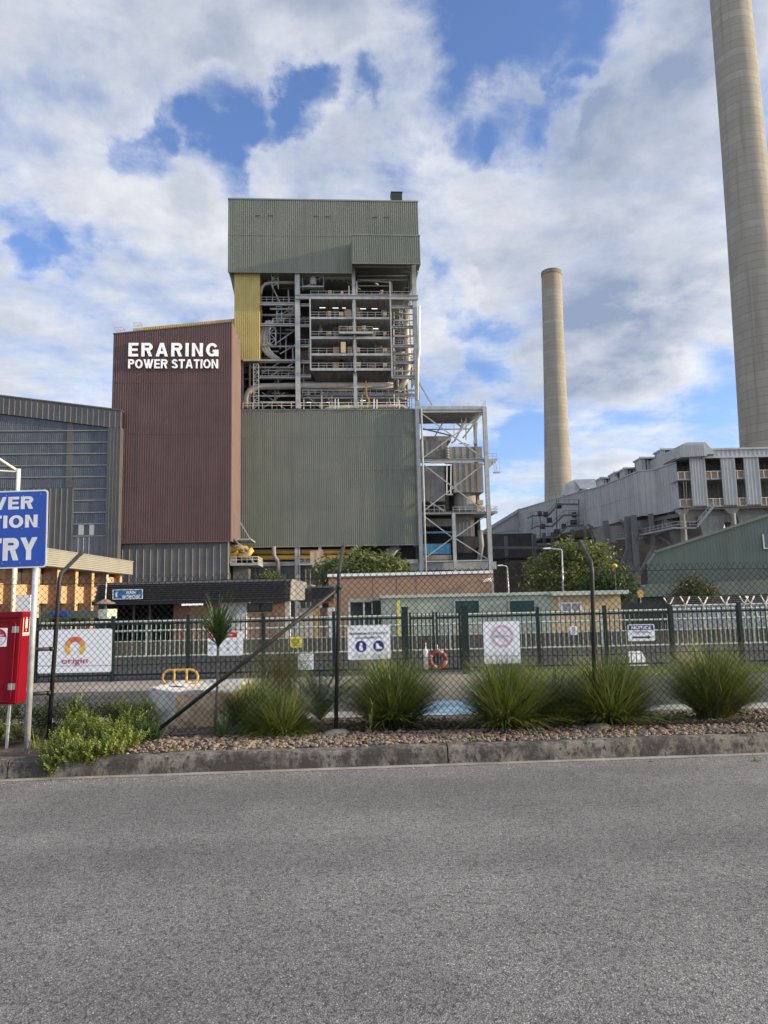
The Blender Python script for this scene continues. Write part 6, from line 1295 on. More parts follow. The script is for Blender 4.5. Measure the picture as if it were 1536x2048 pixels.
# yellow hoop rail on the stone block
# ------------------------------------------------------------------ sandstone block
def stone():
    m = bpy.data.materials.new('rough_sandstone'); m.use_nodes = True; t = m.node_tree; N = t.nodes; L = t.links; b = N['Principled BSDF']; b.inputs['Roughness'].default_value = .92
    co = N.new('ShaderNodeTexCoord').outputs['Object']
    def ns(sc, d=7, ro=.65):
        n = N.new('ShaderNodeTexNoise'); n.inputs['Scale'].default_value = sc; n.inputs['Detail'].default_value = d; n.inputs['Roughness'].default_value = ro; L.new(co, n.inputs['Vector']); return n.outputs['Fac']
    def rg(v, a, bb):
        n = N.new('ShaderNodeMapRange'); L.new(v, n.inputs[0]); n.inputs[1].default_value = a; n.inputs[2].default_value = bb; return n.outputs[0]
    def mx(f, a, bb):
        n = N.new('ShaderNodeMix'); n.data_type = 'RGBA'; L.new(f, n.inputs[0])
        for q, v in ((n.inputs[6], a), (n.inputs[7], bb)):
            if isinstance(v, tuple): q.default_value = (*v, 1)
            else: L.new(v, q)
        return n.outputs[2]
    s = N.new('ShaderNodeSeparateXYZ'); L.new(co, s.inputs[0])
    warm = mx(rg(ns(4), .35, .65), (.40, .27, .155), (.52, .41, .28)); grey = mx(rg(ns(6), .35, .65), (.42, .40, .365), (.56, .54, .50))
    c = mx(rg(s.outputs[0], -.16, -.12), grey, warm); tp_ = N.new('ShaderNodeMath'); tp_.operation = 'ADD'; L.new(s.outputs[2], tp_.inputs[0]); nz = N.new('ShaderNodeMath'); nz.operation = 'MULTIPLY'; nz.inputs[1].default_value = .12; L.new(ns(5), nz.inputs[0]); L.new(nz.outputs[0], tp_.inputs[1]); c = mx(rg(tp_.outputs[0], STONE_TOP, STONE_TOP+.02), c, (.60, .575, .53)); c = mx(rg(ns(3.1, 8), .56, .70), c, (.13, .12, .10))  # pale cap: light stone colour with the sunlit top painted in
    L.new(c, b.inputs['Base Color']); bp = N.new('ShaderNodeBump'); bp.inputs['Strength'].default_value = .8; bp.inputs['Distance'].default_value = .03; L.new(ns(14, 8), bp.inputs['Height']); L.new(bp.outputs[0], b.inputs['Normal']); return m
bl = at(284, 1470, 8.75); br = at(466, 1470, 8.75); zt_ = at(380, 1384, 8.7).z
bm = bmesh.new(); w, dp, hh = (br.x-bl.x), 1.3, zt_-.12
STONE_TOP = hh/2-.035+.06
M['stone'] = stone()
bmesh.ops.create_cube(bm, size=1.0); bmesh.ops.scale(bm, vec=(w, dp, hh), verts=bm.verts); bmesh.ops.subdivide_edges(bm, edges=bm.edges, cuts=26, use_grid_fill=True)
from mathutils import noise as mnoise
for v in bm.verts:
    n = mnoise.noise_vector(v.co*2.3)*.07+mnoise.noise_vector(v.co*6)*.035+mnoise.noise_vector(v.co*15)*.012; v.co += Vector((n.x, n.y, n.z*.55))
    if v.co.x < -w*.15: v.co.y += (-w*.15-v.co.x)*.9 if v.co.y < 0 else 0
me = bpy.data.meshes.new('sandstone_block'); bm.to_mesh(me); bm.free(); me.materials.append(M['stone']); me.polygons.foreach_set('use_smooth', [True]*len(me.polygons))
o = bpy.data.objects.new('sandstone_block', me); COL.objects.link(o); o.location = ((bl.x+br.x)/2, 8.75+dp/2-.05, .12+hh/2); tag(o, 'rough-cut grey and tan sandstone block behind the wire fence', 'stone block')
stone_top = .12+hh
Y = 9.6
t = thing('hoop_rail', 'small yellow tubular hoop rail standing on the sandstone block', 'rail', (at(361, 1372, Y).x, Y, stone_top))
a, b = at(325, 1370, Y), at(396, 1339, Y); rr = (b.z-a.z)/2; pts = []
for c, s0 in ((b.x-rr, -90), (a.x+rr, 90)):
    for k in range(9): an = R(s0+180*k/8); pts.append(Vector((c+rr*math.cos(an), Y, a.z+rr+rr*math.sin(an))))
pts.append(pts[0]); MB().tube(pts, .0155, 8, cap=False).build('hoop', 'yellow', t, smooth=True)
for fx in (.33, .68): x = a.x+(b.x-a.x)*fx; mb = MB(); mb.tube([(x, Y, stone_top-.05), (x, Y, b.z+.01)], .0165, 8); mb.tube([(x, Y, b.z-.03), (x, Y, b.z+.012)], .021, 8); mb.tube([(x, Y, a.z-.015), (x, Y, a.z+.02)], .021, 8); mb.build('upright', 'yellow', t, smooth=True)

# ------------------------------------------------------------------ chain-link fence
CY_ = 8.0
t = thing('chain_link_fence', 'black chain-link fence with cranked posts along the garden bed', 'fence', (0, CY_, .15))
LEAN = .033
zmt, zmm, zmb = at(300, 1164, CY_).z, at(300, 1328, CY_).z, .19
def chainlink(x0, x1, z0, z1, p=.0355, h=.0375, r=.003):
    nw = int((x1-x0)/p); nj = int((z1-z0)/h)+1; V = []; Fc = []
    off = np.array([(r, 0, 0), (0, r, 0), (-r, 0, 0), (0, -r, 0)])
    for i in range(nw):
        xs = x0+i*p+np.array([((j+i) % 2)*p for j in range(nj+1)]); zs = z0+h*np.arange(nj+1); zs[-1] += .02
        ys = CY_+.012*np.sin(xs*1.3)+.004*np.where(np.arange(nj+1) % 2 == 0, 1, -1)*(1 if i % 2 else -1)
        xs = xs+.004*np.sin(zs*6+i*.7)
        c = np.stack([xs, ys, zs], 1); vv = (c[:, None, :]+off[None]).reshape(-1, 3); b = len(V); V += vv.tolist()
        for j in range(nj):
            for q in range(4): Fc.append((b+j*4+q, b+j*4+(q+1) % 4, b+(j+1)*4+(q+1) % 4, b+(j+1)*4+q))
    mb = MB(); mb.V = V; mb.Fc = Fc; return mb
chainlink(-6.2, 6.4, zmb-.03, zmt+.05).build('wire_mesh', 'mesh_black', t)
for z_ in (zmt, zmm, zmb): mb = MB(); mb.tube([(-6.2+.4*k, CY_-.006, z_-.008*math.sin(k*.98)) for k in range(32)], .0028, 5); mb.build('line_wire', 'mesh_black', t)
def post(px, py, arm_top, r):
    b_ = at(px, py, CY_); b_.z = .1; top = b_+Vector((LEAN*(zmt+.12-.1), 0, zmt+.02-.1)); tip = top+Vector((.02, .5, .36))
    k1 = top+Vector((.003, .03, .10))
    mb = MB(); mb.tube([b_, top-Vector((0, 0, .05)), top, k1, tip], r, 12); mb.build('post', 'post_black', t, smooth=True)
    mb = MB(); mb.tube([tip-Vector((.001, .02, .015)), tip+Vector((.001, .012, .009))], r*1.12, 12); mb.build('post_cap', 'post_black', t, smooth=True)
    return b_, top
pl_ = post(97, 1460, None, .0235); pc = post(671, 1468, None, .0225); prr = post(1190, 1447, None, .0235)
for px in (-420, 1760): post(px, 1455, None, .0235)
mb = MB(); a = at(285, 1450, CY_); mb.tube([(a.x, CY_, .12), pc[1]-Vector((.0, .0, .13))], .0215, 12); mb.build('diagonal_brace', 'post_black', t, smooth=True)
mb = MB(); q = pc[1]-Vector((0, 0, .12)); mb.tube([q-Vector((0, 0, .03)), q+Vector((0, 0, .03))], .031, 12); mb.build('brace_clamp', 'post_black', t, smooth=True)
for k in range(18):
    z_ = .25+k*.09
for px, py in ((672, 1478), (1195, 1458)):
    p = gnd(px, py, .15); bm = bmesh.new(); bmesh.ops.create_icosphere(bm, subdivisions=3, radius=.15)
    for v in bm.verts: n = mnoise.noise(v.co*12); v.co = v.co*(1+.14*n); v.co.z *= .38
    me = bpy.data.meshes.new('footing'); bm.to_mesh(me); bm.free(); me.materials.append(M['conc_dark'] if 'conc_dark' in M else M['conc_tan']); o = bpy.data.objects.new('footing', me); COL.objects.link(o); o.parent = t; o.location = Vector((p.x, CY_-.02, .165))-Vector((0, CY_, .15))

# ------------------------------------------------------------------ blue road sign and its post
Y = 7.33
pb = gnd(53, 1507, .16)
t = thing('direction_sign', 'large blue sign with white lettering ending WER, TION and TRY on a grey post', 'sign', (pb.x, pb.y, .16))
tp = at(72.5, 1120, pb.y)
dv = (tp-pb)/(tp.z-pb.z)
mb = MB(); mb.tube([pb-Vector((0, 0, .1)), pb+dv*(2.55)], .029, 20); mb.build('post', 'galv', t, smooth=True)
ys_ = pb.y-.045
a, b = at(-119, 1139, ys_), at(97.5, 979, ys_)
tl = 0.012                                            # the plate hangs a little out of level
F = Matrix.Translation((b.x, ys_, (a.z+b.z)/2)) @ Matrix.Rotation(-tl, 4, 'Y')
W_, H_ = b.x-a.x, b.z-a.z
def rrect(x0, x1, z0, z1, r, n=5):
    o = []
    for cx, cz, s in ((x1-r, z1-r, 0), (x0+r, z1-r, 90), (x0+r, z0+r, 180), (x1-r, z0+r, 270)):
        for k in range(n+1): o.append((cx+r*math.cos(R(s+90*k/n)), cz+r*math.sin(R(s+90*k/n))))
    return o
mb = MB(F); mb.prism([(x, 0, z) for x, z in rrect(-W_, 0, -H_/2, H_/2, .035)], (0, .004, 0)); pnl = mb.build('panel', 'sign_letter', t)
mb = MB(F); mb.prism([(x, -.002, z) for x, z in rrect(-W_+.014, -.014, -H_/2+.014, H_/2-.014, .028)], (0, .0015, 0)); mb.build('blue_face', 'blue_sign', pnl)
mb = MB(F); k = Y/F_PX
def srow(s, xr, y_top, y_bot, wpx): 
    word(mb, s, ((xr-97.5)*k-wpx*k, -.0025, ((979+1139)/2-y_bot)*k), U, Vv, wpx*k, (y_bot-y_top)*k, .25, .075 if s == 'ENTRY' else .12, .0015)
srow('POWER', 68, 993.5, 1019, 150); srow('STATION', 77.5, 1031, 1056.5, 180); srow('ENTRY', 78.5, 1076.5, 1121.5, 166); mb.build('lettering', 'sign_letter', pnl)
mb = MB(F)
for px, py in ((83, 990), (14, 990), (48, 992), (81, 1057), (47, 1058), (12, 1057), (79, 1126), (10, 1127), (45, 1127)): mb.lathe([(.004, 0), (.003, .0)], (0, 0, 0), 6, False) if False else mb.disc(((px-97.5)*k, -.0045, (1059-py)*k), U, Vv, .0045, 8)
mb.build('rivet', 'galv', pnl)
mb = MB()
for z_ in (2.12, 2.6): q = pb+dv*(z_-.16); mb.box(q.x-.25, q.x+.06, q.y-.041, q.y-.032, z_-.03, z_+.03)
mb.build('bracket', 'galv', t)

# ------------------------------------------------------------------ red extinguisher cabinet
Yf = 7.5
fr = at(35, 1330, Yf).x; zb_ = at(20, 1409, Yf).z; zt_ = at(20, 1228, Yf).z; xl = fr-.62; dp = .21
t = thing('extinguisher_cabinet', 'red fire extinguisher cabinet with a hinged door fixed beside the fence post', 'cabinet', (fr-.31, Yf+.1, .15))
LN = .03
F = Matrix(((1, 0, LN, fr-LN*zb_), (0, 1, 0, Yf), (0, 0, 1, 0), (0, 0, 0, 1)))
bm = bmesh.new(); bmesh.ops.create_cube(bm, size=1.0); bmesh.ops.scale(bm, vec=(.62, dp, zt_-zb_), verts=bm.verts); bmesh.ops.bevel(bm, geom=[e for e in bm.edges], offset=.012, segments=3, affect='EDGES')
mb = MB(F); off = Vector((-.31, dp/2, (zt_+zb_)/2)); bm.verts.ensure_lookup_table(); i = mb._a([v.co+off for v in bm.verts]); mb.Fc += [tuple(i+v.index for v in f.verts) for f in bm.faces]; bm.free(); mb.build('body', 'red', t, smooth=False)
mb = MB(F); mb.prism([(-.63, -.02, zt_-.035), (.012, -.02, zt_-.035), (.012, -.02, zt_+.0), (.005, -.02, zt_+.022), (-.62, -.02, zt_+.022), (-.63, -.02, zt_)], (0, dp+.03, 0)); mb.build('lid', 'red', t)
mb = MB(F); mb.prism([(x, -.012, z) for x, z in rrect(-.60, -.055, zb_+.03, zt_-.075, .045)], (0, .0125, 0)); dr = mb.build('door', 'red', t)
rim = rrect(-.60, -.055, zb_+.03, zt_-.075, .045); mb = MB(F); mb.tube([(x, -.013, z) for x, z in rim+rim[:1]], .006, 6, cap=False); mb.build('door_edge', 'red', dr, smooth=True)
for py in (1259, 1373):
    z_ = at(28, py, Yf).z; mb = MB(F)
    mb.box(-.088, -.058, -.017, -.0125, z_-.032, z_+.032); mb.box(-.052, -.022, -.006, -.001, z_-.032, z_+.032); mb.tube([(-.055, -.014, z_-.034), (-.055, -.014, z_+.034)], .006, 8)
    for sx_ in (-.073, -.037):
        for q in (-.018, .018): mb.disc((sx_, -.0178 if sx_ < -.055 else -.0066, z_+q), U, Vv, .004, 6)
    mb.build('hinge', 'hinge', t)
k = Yf/F_PX; z0, z1 = at(10, 1293, Yf).z, at(10, 1256, Yf).z; sw = z1-z0
mb = MB(F); mb.box(-.30+.165-sw, -.30+.165, -.0135, -.0125, z0, z1); stk = mb.build('sticker', 'board', dr)
cx, cz = -.30+.165-sw/2, (z0+z1)/2
mb = MB(F); mb.disc((cx, -.0142, cz), U, Vv, sw*.47, 28, sw*.43); mb.disc((cx, -.0142, cz), U, Vv, sw*.44, 18, 0, 0, math.pi); mb.build('sticker_print', 'crimson', stk)
mb = MB(F); text(mb, 'DRY', (cx-sw*.13, -.015, cz+sw*.2), U, Vv, sw*.26, sw*.09, .02); text(mb, 'CHEMICALS', (cx-sw*.3, -.015, cz+sw*.07), U, Vv, sw*.6, sw*.09, .02); mb.build('sticker_lettering', 'letter', stk)
mb = MB(F)
for q in range(4): mb.box(cx-sw*.3, cx+sw*(.3-.04*(q % 2)), -.0148, -.0142, cz-sw*(.07+.08*q), cz-sw*(.04+.08*q))
mb.build('small_print', 'grey_ink', stk)
# side sticker with extinguisher pictogram
zs0, zs1 = at(45, 1271, Yf+.1).z, at(45, 1228, Yf+.1).z
mb = MB(F); yo0, yo1 = .035, .175; xo = .0008
for q in ((yo0, yo1, zs0, zs0+.006), (yo0, yo1, zs1-.006, zs1), (yo0, yo0+.008, zs0+.006, zs1-.006), (yo1-.008, yo1, zs0+.006, zs1-.006), (yo0+.01, yo1-.01, zs0+.012, zs0+.03)): mb.box(0, .0012, q[0], q[1], q[2], q[3])
ym = (yo0+yo1)/2; mb.box(0, .0012, ym-.02, ym+.02, zs0+.075, zs1-.05); mb.box(0, .0012, ym-.01, ym+.01, zs1-.045, zs1-.025); mb.box(0, .0012, ym-.008, ym+.008, zs0+.045, zs0+.06); mb.build('side_label', 'cream', t)
for x in (-.11, -.52): MB(F).box(x-.012, x+.012, .08, .1, .1, zb_+.01).build('leg', 'galv', t)
for py in (1298, 1386):
    z_ = at(90, py, CY_-.05).z; xe = pl_[0].x+LEAN*(z_-.1); mb = MB(); mb.tube([(fr-.3, CY_-.16, z_), (xe+.005, CY_-.045, z_)], .021, 10); mb.tube([(xe-.03, CY_-.05, z_), (xe+.01, CY_-.04, z_)], .025, 10); mb.build('support_bar', 'post_black', t, smooth=True)

# ------------------------------------------------------------------ pebbles
def pebbles():
    bm = bmesh.new(); bmesh.ops.create_icosphere(bm, subdivisions=2, radius=1.0); V0 = np.array([v.co[:] for v in bm.verts]); F0 = np.array([[v.index for v in f.verts] for f in bm.faces]); bm.free()
    g = np.random.default_rng(5); Vs = []; Fs = []; base = 0; N_ = 9400; m = 0
    while m < N_:
        x = g.uniform(-3.0, 6.6); y0 = kerb_y(x)+.14; y = g.uniform(y0, 9.0) if g.random() < .25 else g.uniform(y0, y0+.75)
        if x < -1.6 and y < y0+.5 and g.random() < .6: continue
        s = g.uniform(.007, .020)*(1.45 if g.random() < .12 else 1); sc = np.array([s*g.uniform(.9, 1.5), s*g.uniform(.8, 1.2), s*g.uniform(.5, .85)])
        w = 1+.16*np.sin(V0 @ g.normal(0, 2, 3)+g.uniform(0, 6))[:, None]+.08*np.sin(V0 @ g.normal(0, 4, 3))[:, None]
        v = V0*w*sc; a, b2 = g.uniform(0, 6.28), g.uniform(-.5, .5); ca, sa, cb, sb = math.cos(a), math.sin(a), math.cos(b2), math.sin(b2)
        v = v @ np.array([[ca, -sa, 0], [sa, ca, 0], [0, 0, 1]]).T @ np.array([[cb, 0, sb], [0, 1, 0], [-sb, 0, cb]]).T
        t_ = min(1, max(0, (y-y0)/(9.65-y0))); v += (x, y, .165+sc[2]*.35+g.uniform(0, .022)-.02*t_); Vs.append(v); Fs.append(F0+base); base += len(V0); m += 1
    V = np.concatenate(Vs); Fc = np.concatenate(Fs); me = bpy.data.meshes.new('pebbles'); me.vertices.add(len(V)); me.vertices.foreach_set('co', V.ravel()); me.loops.add(Fc.size); me.loops.foreach_set('vertex_index', Fc.ravel().astype(np.int32)); me.polygons.add(len(Fc)); me.polygons.foreach_set('loop_start', np.arange(0, Fc.size, 3, dtype=np.int32)); me.polygons.foreach_set('use_smooth', np.ones(len(Fc), dtype=bool)); me.update(); me.validate()
    o = bpy.data.objects.new('pebble_gravel', me); COL.objects.link(o); o['kind'] = 'stuff'
    m = bpy.data.materials.new('river_pebble'); m.use_nodes = True; t = m.node_tree; N = t.nodes; Lk = t.links; b = N['Principled BSDF']; b.inputs['Roughness'].default_value = .8
    gi = N.new('ShaderNodeNewGeometry'); r = N.new('ShaderNodeValToRGB'); Lk.new(gi.outputs['Random Per Island'], r.inputs[0]); e = r.color_ramp.elements; e[0].color = (.085, .068, .055, 1); e[1].color = (.27, .225, .17, 1)
    for p, c in ((.25, (.15, .11, .08)), (.45, (.21, .165, .12)), (.6, (.16, .14, .125)), (.78, (.215, .16, .11)), (.92, (.20, .12, .075))): q = e.new(p); q.color = (*c, 1)
    n = N.new('ShaderNodeTexNoise'); n.inputs['Scale'].default_value = 60; n.inputs['Detail'].default_value = 5; tc = N.new('ShaderNodeTexCoord'); Lk.new(tc.outputs['Object'], n.inputs['Vector'])
    mx = N.new('ShaderNodeMix'); mx.data_type = 'RGBA'; mx.blend_type = 'OVERLAY'; mx.inputs[0].default_value = .5; Lk.new(r.outputs[0], mx.inputs[6]); Lk.new(n.outputs['Fac'], mx.inputs[7]); Lk.new(mx.outputs[2], b.inputs['Base Color']); me.materials.append(m)
pebbles()

# ------------------------------------------------------------------ grass tufts and garden plants
def blades(mb, c, n, length, spread, r, width=.006, droop=.55, up=.25, segs=5, base_r=.09):
    for _ in range(n):
        a = r.uniform(0, 2*math.pi); tilt = (r.random()**.55)*spread; L_ = length*(r.uniform(.80, 1.04) if r.random() < .8 else r.uniform(.4, .9)); dr = droop*r.uniform(.4, 1.3)
        b = Vector((c[0]+base_r*r.gauss(0, .6)*1.0, c[1]+base_r*r.gauss(0, .6), c[2]-.02)); h = Vector((math.cos(a), math.sin(a), 0)); side = Vector((-h.y, h.x, 0)); w = width*r.uniform(.7, 1.2)
        row = []; p = b.copy(); th = tilt
        for k in range(segs+1):
            f = k/segs; ww = w*(1-f*f)*.5+.0004; row.append((p-side*ww, p+side*ww)); th += dr/segs*(.4+1.2*f); p = p+(h*math.sin(th)+Vector((0, 0, math.cos(th))))*(L_/segs)
        i = mb._a([q for pr in row for q in pr])
        for k in range(segs): mb.Fc.append((i+2*k, i+2*k+1, i+2*k+3, i+2*k+2))
def tuft(label, px, py, n, length, spread, seed, Y=None, droop=.6, dry=.10, width=.0095):
    r = random.Random(seed); p = gnd(px, py, .16); 
    if Y: p = at(px, py, Y)
    p.z = .16
    t = thing('grass_tuft', label, 'grass tuft', p, 0, 'ornamental grass tufts behind the wire fence')
    mb = MB(); blades(mb, p, int(n*(1-dry)), length, spread, r, width, droop, base_r=.10); mb.build('foliage', 'blade', t)
    mb = MB(); blades(mb, p, int(n*dry)+20, length*1.12, spread, r, width*.55, droop*.7, base_r=.10); mb.build('dry_blades', 'blade_dry', t); return t
tuft('big round grass tuft between the middle fence post and the blue painted bay', 786, 1452, 3300, .98, 1.15, 21, droop=.55)
tuft('round grass tuft just right of the blue painted bay', 1014, 1454, 3200, .95, 1.17, 22, droop=.6)
tuft('grass tuft crossed by the right-hand fence post', 1222, 1446, 3300, .98, 1.2, 23, droop=.55)
tuft('yellow-tipped grass tuft standing alone at the right end of the bed', 1430, 1434, 3200, 1.0, 1.05, 24, droop=.5)
tuft('lower grass tuft left of the middle fence post', 562, 1468, 2400, .60, 1.25, 25, droop=.6)
tuft('small dark grass tuft hidden between two larger round tufts', 1112, 1436, 1900, .80, 1.35, 26, droop=.9)
tuft('loose wispy grass tuft behind the low tuft', 505, 1452, 700, .72, .8, 27, droop=.5)
# tall wispy grass behind the stone
p = gnd(560, 1418, .14); t = thing('tall_grass', 'tall feathery pale grass behind the low tuft', 'grass clump', p); mb = MB(); blades(mb, p, 700, 1.05, .45, random.Random(31), .004, .45, base_r=.22); mb.build('foliage', 'leaf_dry', t)
def straps(mb, c, n, length, width, r, tilt=(.1, 1.2), droop=.8, base_r=.03, segs=6):
    for k in range(n):
        a = 2.4*k+r.uniform(-.3, .3); th = r.uniform(*tilt); L_ = length*r.uniform(.7, 1.1); h = Vector((math.cos(a), math.sin(a), 0)); side = Vector((-h.y, h.x, 0)); p = Vector(c)+h*base_r*r.random()+Vector((0, 0, r.uniform(-.06, .06))); dr = droop*r.uniform(.3, 1.2); row = []
        for j in range(segs+1):
            f = j/segs; ww = width*(.6+.4*math.sin(math.pi*min(1, f*1.4)))*(1-f**3)*.5+.001; row.append((p-side*ww, p+Vector((0, 0, -.15*ww)), p+side*ww)); th += dr/segs*(.5+f); p = p+(h*math.sin(th)+Vector((0, 0, math.cos(th))))*(L_/segs)
        i = mb._a([q for pr in row for q in pr])
        for j in range(segs):
            for q in (0, 1): mb.Fc.append((i+3*j+q, i+3*j+q+1, i+3*j+q+4, i+3*j+q+3))
p = gnd(428, 1470, .15); tp = at(436, 1284, p.y); t = thing('cordyline_palm', 'slender palm-like plant with a bare stem and a crown of strap leaves', 'palm', p)
mb = MB(); mb.tube([p-Vector((0, 0, .05)), p.lerp(tp, .5)+Vector((.012, 0, 0)), tp], [.018, .014, .012], 9); mb.build('trunk', 'bark', t, smooth=True)
mb = MB(); straps(mb, tp, 74, .56, .026, random.Random(41), (.05, .75), .5, .012); straps(mb, tp, 14, .36, .022, random.Random(42), (.9, 1.5), .6, .012); mb.build('crown', 'strap', t)
for (px, py, n, L_, w, sd, lab) in ((480, 1458, 46, .62, .024, 43, 'dark strap-leaved clump beside the palm stem'), (448, 1476, 30, .36, .02, 44, 'short bluish strap-leaved clump at the foot of the palm'), (540, 1440, 30, .66, .028, 48, 'upright strap-leaved clump behind the low grass tuft'), (1120, 1446, 24, .45, .02, 49, 'dark strap-leaved clump at the foot of two round tufts')):
    p = gnd(px, py, .16); t = thing('strap_leaf_plant', lab, 'strap-leaf plant', p, 0, 'strap-leaved plants in the bed'); mb = MB(); straps(mb, p, n, L_, w, random.Random(sd), (.15, 1.2), .8, .05); mb.build('foliage', 'strap', t)
p = gnd(640, 1440, .15); t = thing('cycad', 'dark cycad with stiff upright feathery fronds left of the middle fence post', 'cycad', p); r = random.Random(51); mb = MB(); st = MB()
for k in range(30):
    a = 2.4*k; th = r.uniform(.1, .8); h = Vector((math.cos(a), math.sin(a), 0)); q = Vector(p); L_ = r.uniform(.62, .85); pts = [q.copy()]
    for j in range(10):
        th += .05; d = h*math.sin(th)+Vector((0, 0, math.cos(th))); q = q+d*L_/10; pts.append(q.copy()); sd_ = d.cross(Vector((0, 0, 1))).normalized(); f = j/9
        for s_ in (-1, 1):
            for e in (0, .5):
                b = q-d*L_/10*e; tip = b+(sd_*s_*.8+d*.75).normalized()*.15*math.sin(math.pi*(.18+.75*f)); mb.face([b, b+d*.012, tip, b-d*.006])
    st.tube(pts, .004, 5)
mb.build('frond_leaflets', 'leaf_dark', t); st.build('frond_stems', 'strap', t)
# fine-leaved seedling in the gravel
p = gnd(737, 1482, .17); t = thing('weed', 'thin green weed sprouting from the pebbles near the middle post', 'weed', p); mb = MB(); r = random.Random(61); q = Vector(p); tp = at(745, 1406, p.y)
mb.tube([q, q.lerp(tp, .5)+Vector((.01, 0, 0)), tp], [.004, .003, .0015], 5)
for k in range(60): c = q.lerp(tp, r.uniform(.15, 1)); a = r.uniform(0, 6.28); d = Vector((math.cos(a), math.sin(a), r.uniform(.4, 1.2))).normalized()*r.uniform(.05, .11); sd_ = Vector((-d.y, d.x, 0)).normalized()*.004; mb.face([c-sd_, c+sd_, c+d])
mb.build('foliage', 'leaf', t)
# bright groundcover spilling over the kerb: sprigs of small paddle leaves
def sprigs(mb, pts, r, leaf=.03, per=26, stem_len=(.10, .24), lean=(0, 0)):
    for c in pts:
        a = r.uniform(0, 6.28); th = r.uniform(0, 1.0); d = Vector((math.cos(a)*math.sin(th)+lean[0], math.sin(a)*math.sin(th)+lean[1], math.cos(th))).normalized(); L_ = r.uniform(*stem_len); c = Vector(c)
        e = Vector((r.uniform(-1, 1), r.uniform(-1, 1), -.2))*.04
        for k in range(per):
            f = (k+.5)/per; q = c+d*L_*f+e*f*f; b = 2.4*k; s = d.cross(Vector((math.cos(b), math.sin(b), .3))).normalized(); out = (s*.8+d*.6).normalized()*leaf*(1.1-.5*f)*r.uniform(.7, 1.2); w = out.cross(d).normalized()*leaf*.22
            mb.face([q, q+out*.55+w, q+out, q+out*.55-w])
def mound(name, label, spots, n, seed, m, leaf=.03, per=24, stem=(.1, .24)):
    r = random.Random(seed); P_ = []
    cx = sum(s[0] for s in spots)/len(spots); cy = sum(s[1] for s in spots)/len(spots)
    for _ in range(n):
        s = r.choice(spots); u = Vector((r.gauss(0, 1), r.gauss(0, 1), abs(r.gauss(0, 1)))).normalized(); d = r.uniform(.3, 1)**.5; P_.append((s[0]+u.x*s[3]*d, s[1]+u.y*s[3]*d*.8, s[2]+u.z*s[4]*d))
    t = thing(name, label, 'shrub', (cx, cy, .16), 0, 'green mounds at the left end of the bed'); mb = MB(); sprigs(mb, P_, r, leaf, per, stem); mb.build('foliage', m, t); return t
def gs(px, py, z, r_, h_): p = gnd(px, py, z); return (p.x, p.y, z, r_, h_)
mound('trailing_shrub', 'bright yellow-green trailing shrub spilling over the kerb', [gs(130, 1512, .16, .22, .12), gs(165, 1490, .16, .22, .28), gs(215, 1492, .16, .24, .16), gs(265, 1478, .16, .20, .22), gs(150, 1470, .2, .18, .34), gs(120, 1535, .06, .12, .08), gs(165, 1530, .1, .12, .08), gs(220, 1512, .16, .14, .08), gs(105, 1545, .04, .08, .06), gs(185, 1525, .1, .12, .06), gs(285, 1462, .16, .2, .26), gs(240, 1462, .16, .22, .3), gs(250, 1496, .16, .16, .1)], 980, 71, 'leaf_bright', .034, 26)
mound('garden_shrub', 'green shrub mass behind the fence at the far left', [gs(30, 1470, .16, .30, .30), gs(100, 1468, .16, .26, .26), gs(-60, 1475, .16, .35, .3), gs(200, 1462, .16, .28, .24), gs(260, 1458, .16, .26, .2), gs(10, 1490, .16, .22, .15)], 640, 72, 'leaf', .036, 22)
mound('garden_shrub', 'low dark green mound against the foot of the sandstone block', [gs(285, 1484, .16, .18, .08), gs(270, 1478, .16, .2, .14)], 240, 73, 'leaf_dark', .03, 22)
p = gnd(95, 1440, .16); t = thing('low_palm', 'small palm with thin arching fronds behind the fence post', 'palm', p); mb = MB(); r = random.Random(81)
for k in range(11):
    a = 2.4*k; th = r.uniform(.5, 1.0); h = Vector((math.cos(a), math.sin(a), 0)); q = Vector(p)+Vector((0, 0, .1)); L_ = r.uniform(.5, .75)
    for j in range(12):
        th += .085; d = h*math.sin(th)+Vector((0, 0, math.cos(th))); q0 = q; q = q+d*L_/12; sd_ = Vector((-h.y, h.x, 0)); mb.face([q0-sd_*.003, q0+sd_*.003, q+sd_*.003, q-sd_*.003])
        if j > 2:
            for s_ in (-1, 1): tip = q+(sd_*s_+d*.7-Vector((0, 0, .3))).normalized()*.13*(1.15-j/12); mb.face([q, q+d*.01, tip])
mb.build('fronds', 'leaf_dark', t)
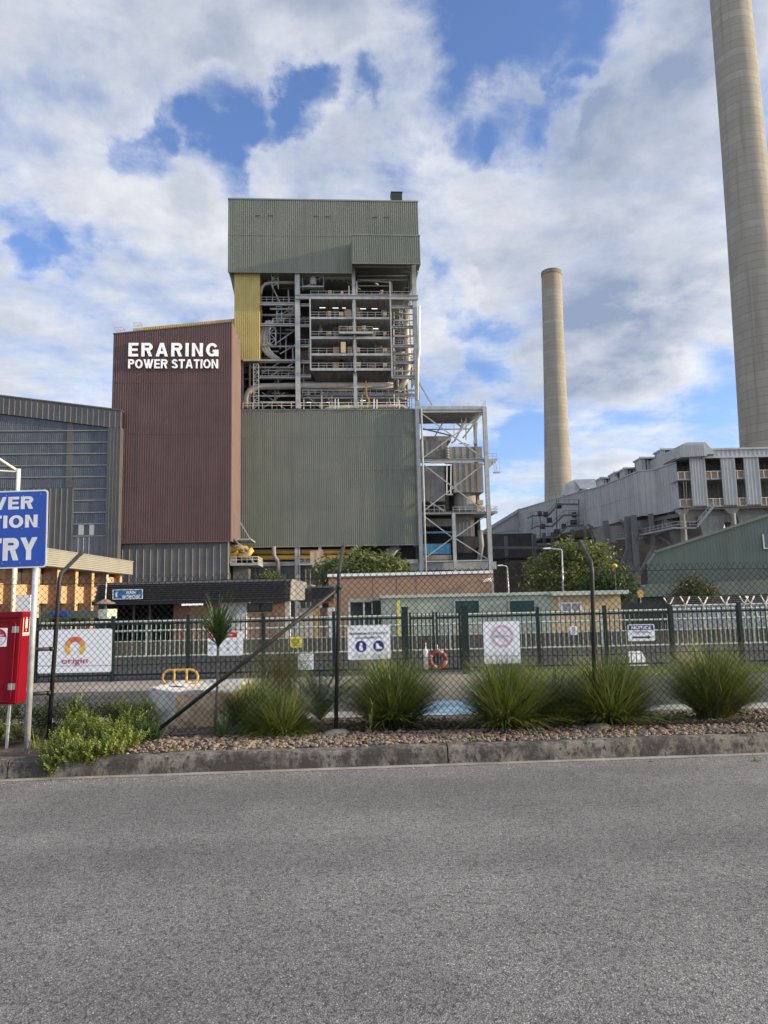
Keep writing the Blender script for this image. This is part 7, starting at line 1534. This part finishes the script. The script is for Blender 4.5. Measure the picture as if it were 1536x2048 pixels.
for k, (px, py, lab) in enumerate(((1512, 1518, 'tiny grass sprig growing in the gutter at the right edge'), (75, 1500, 'thin grass wisps at the foot of the grey sign post'))):
    p = gnd(px, py, .02 if k == 0 else .16); t = thing('grass_sprig', lab, 'grass sprig', p); mb = MB(); blades(mb, p, 26 if k == 0 else 60, .10 if k == 0 else .3, 1.3, random.Random(90+k), .004, .6, base_r=.03); mb.build('foliage', 'blade', t)

# grit washed against the kerb, and a few blown leaves
g = random.Random(77); mb = MB()
for k in range(1500):
    x = g.uniform(-3.9, 4.2); y = kerb_y(x)-.07-abs(g.gauss(0, .16)); r_ = g.uniform(.0018, .0055); a = g.uniform(0, 6.3); z = .003
    c, s_ = math.cos(a)*r_, math.sin(a)*r_
    i = mb._a([(x-c, y-s_, z), (x+s_*.7, y-c*.7, z), (x+c, y+s_, z), (x-s_*.7, y+c*.7, z), (x+c*.1, y, z+r_*.8)])
    for q in ((0, 1, 4), (1, 2, 4), (2, 3, 4), (3, 0, 4)): mb.Fc.append(tuple(i+v for v in q))
M['grit'] = mat('pale_grit', (.30, .28, .25), (.62, .60, .56), 3, .7, island=.9)
tag(mb.build('kerb_grit', 'grit'), kind='stuff')
mb = MB()
for k in range(170):
    x = g.uniform(-3.9, 4.2); y = kerb_y(x)+g.choice([-.06-abs(g.gauss(0, .07)), g.uniform(.16, .9), g.uniform(.16, .9)]); z = .006 if y < kerb_y(x) else .205
    a = g.uniform(0, 6.3); L_ = g.uniform(.012, .032); d = Vector((math.cos(a), math.sin(a), g.uniform(-.2, .3)))*L_; n = Vector((-math.sin(a), math.cos(a), g.uniform(-.5, .5)))*L_*.28; p = Vector((x, y, z))
    mb.face([p-d, p+n, p+d, p-n])
M['dead_leaf'] = mat('dead_leaf', (.10, .065, .035), (.26, .19, .10), 3, .8, island=.9)
tag(mb.build('fallen_leaves', 'dead_leaf'), kind='stuff')
for k, (px, py, lab) in enumerate(((945, 1484, 'small low green weed at the kerb edge below the right-hand post'), (1500, 1465, 'small grassy weed in the pebbles near the right edge'), (350, 1502, 'tiny green weed in the pebbles left of the palm'))):
    p = gnd(px, py, .19); t = thing('weed', lab, 'weed', p); mb = MB(); straps(mb, p, 16, .09, .008, random.Random(120+k), (.5, 1.4), .5, .02, 3); mb.build('foliage', 'leaf', t)
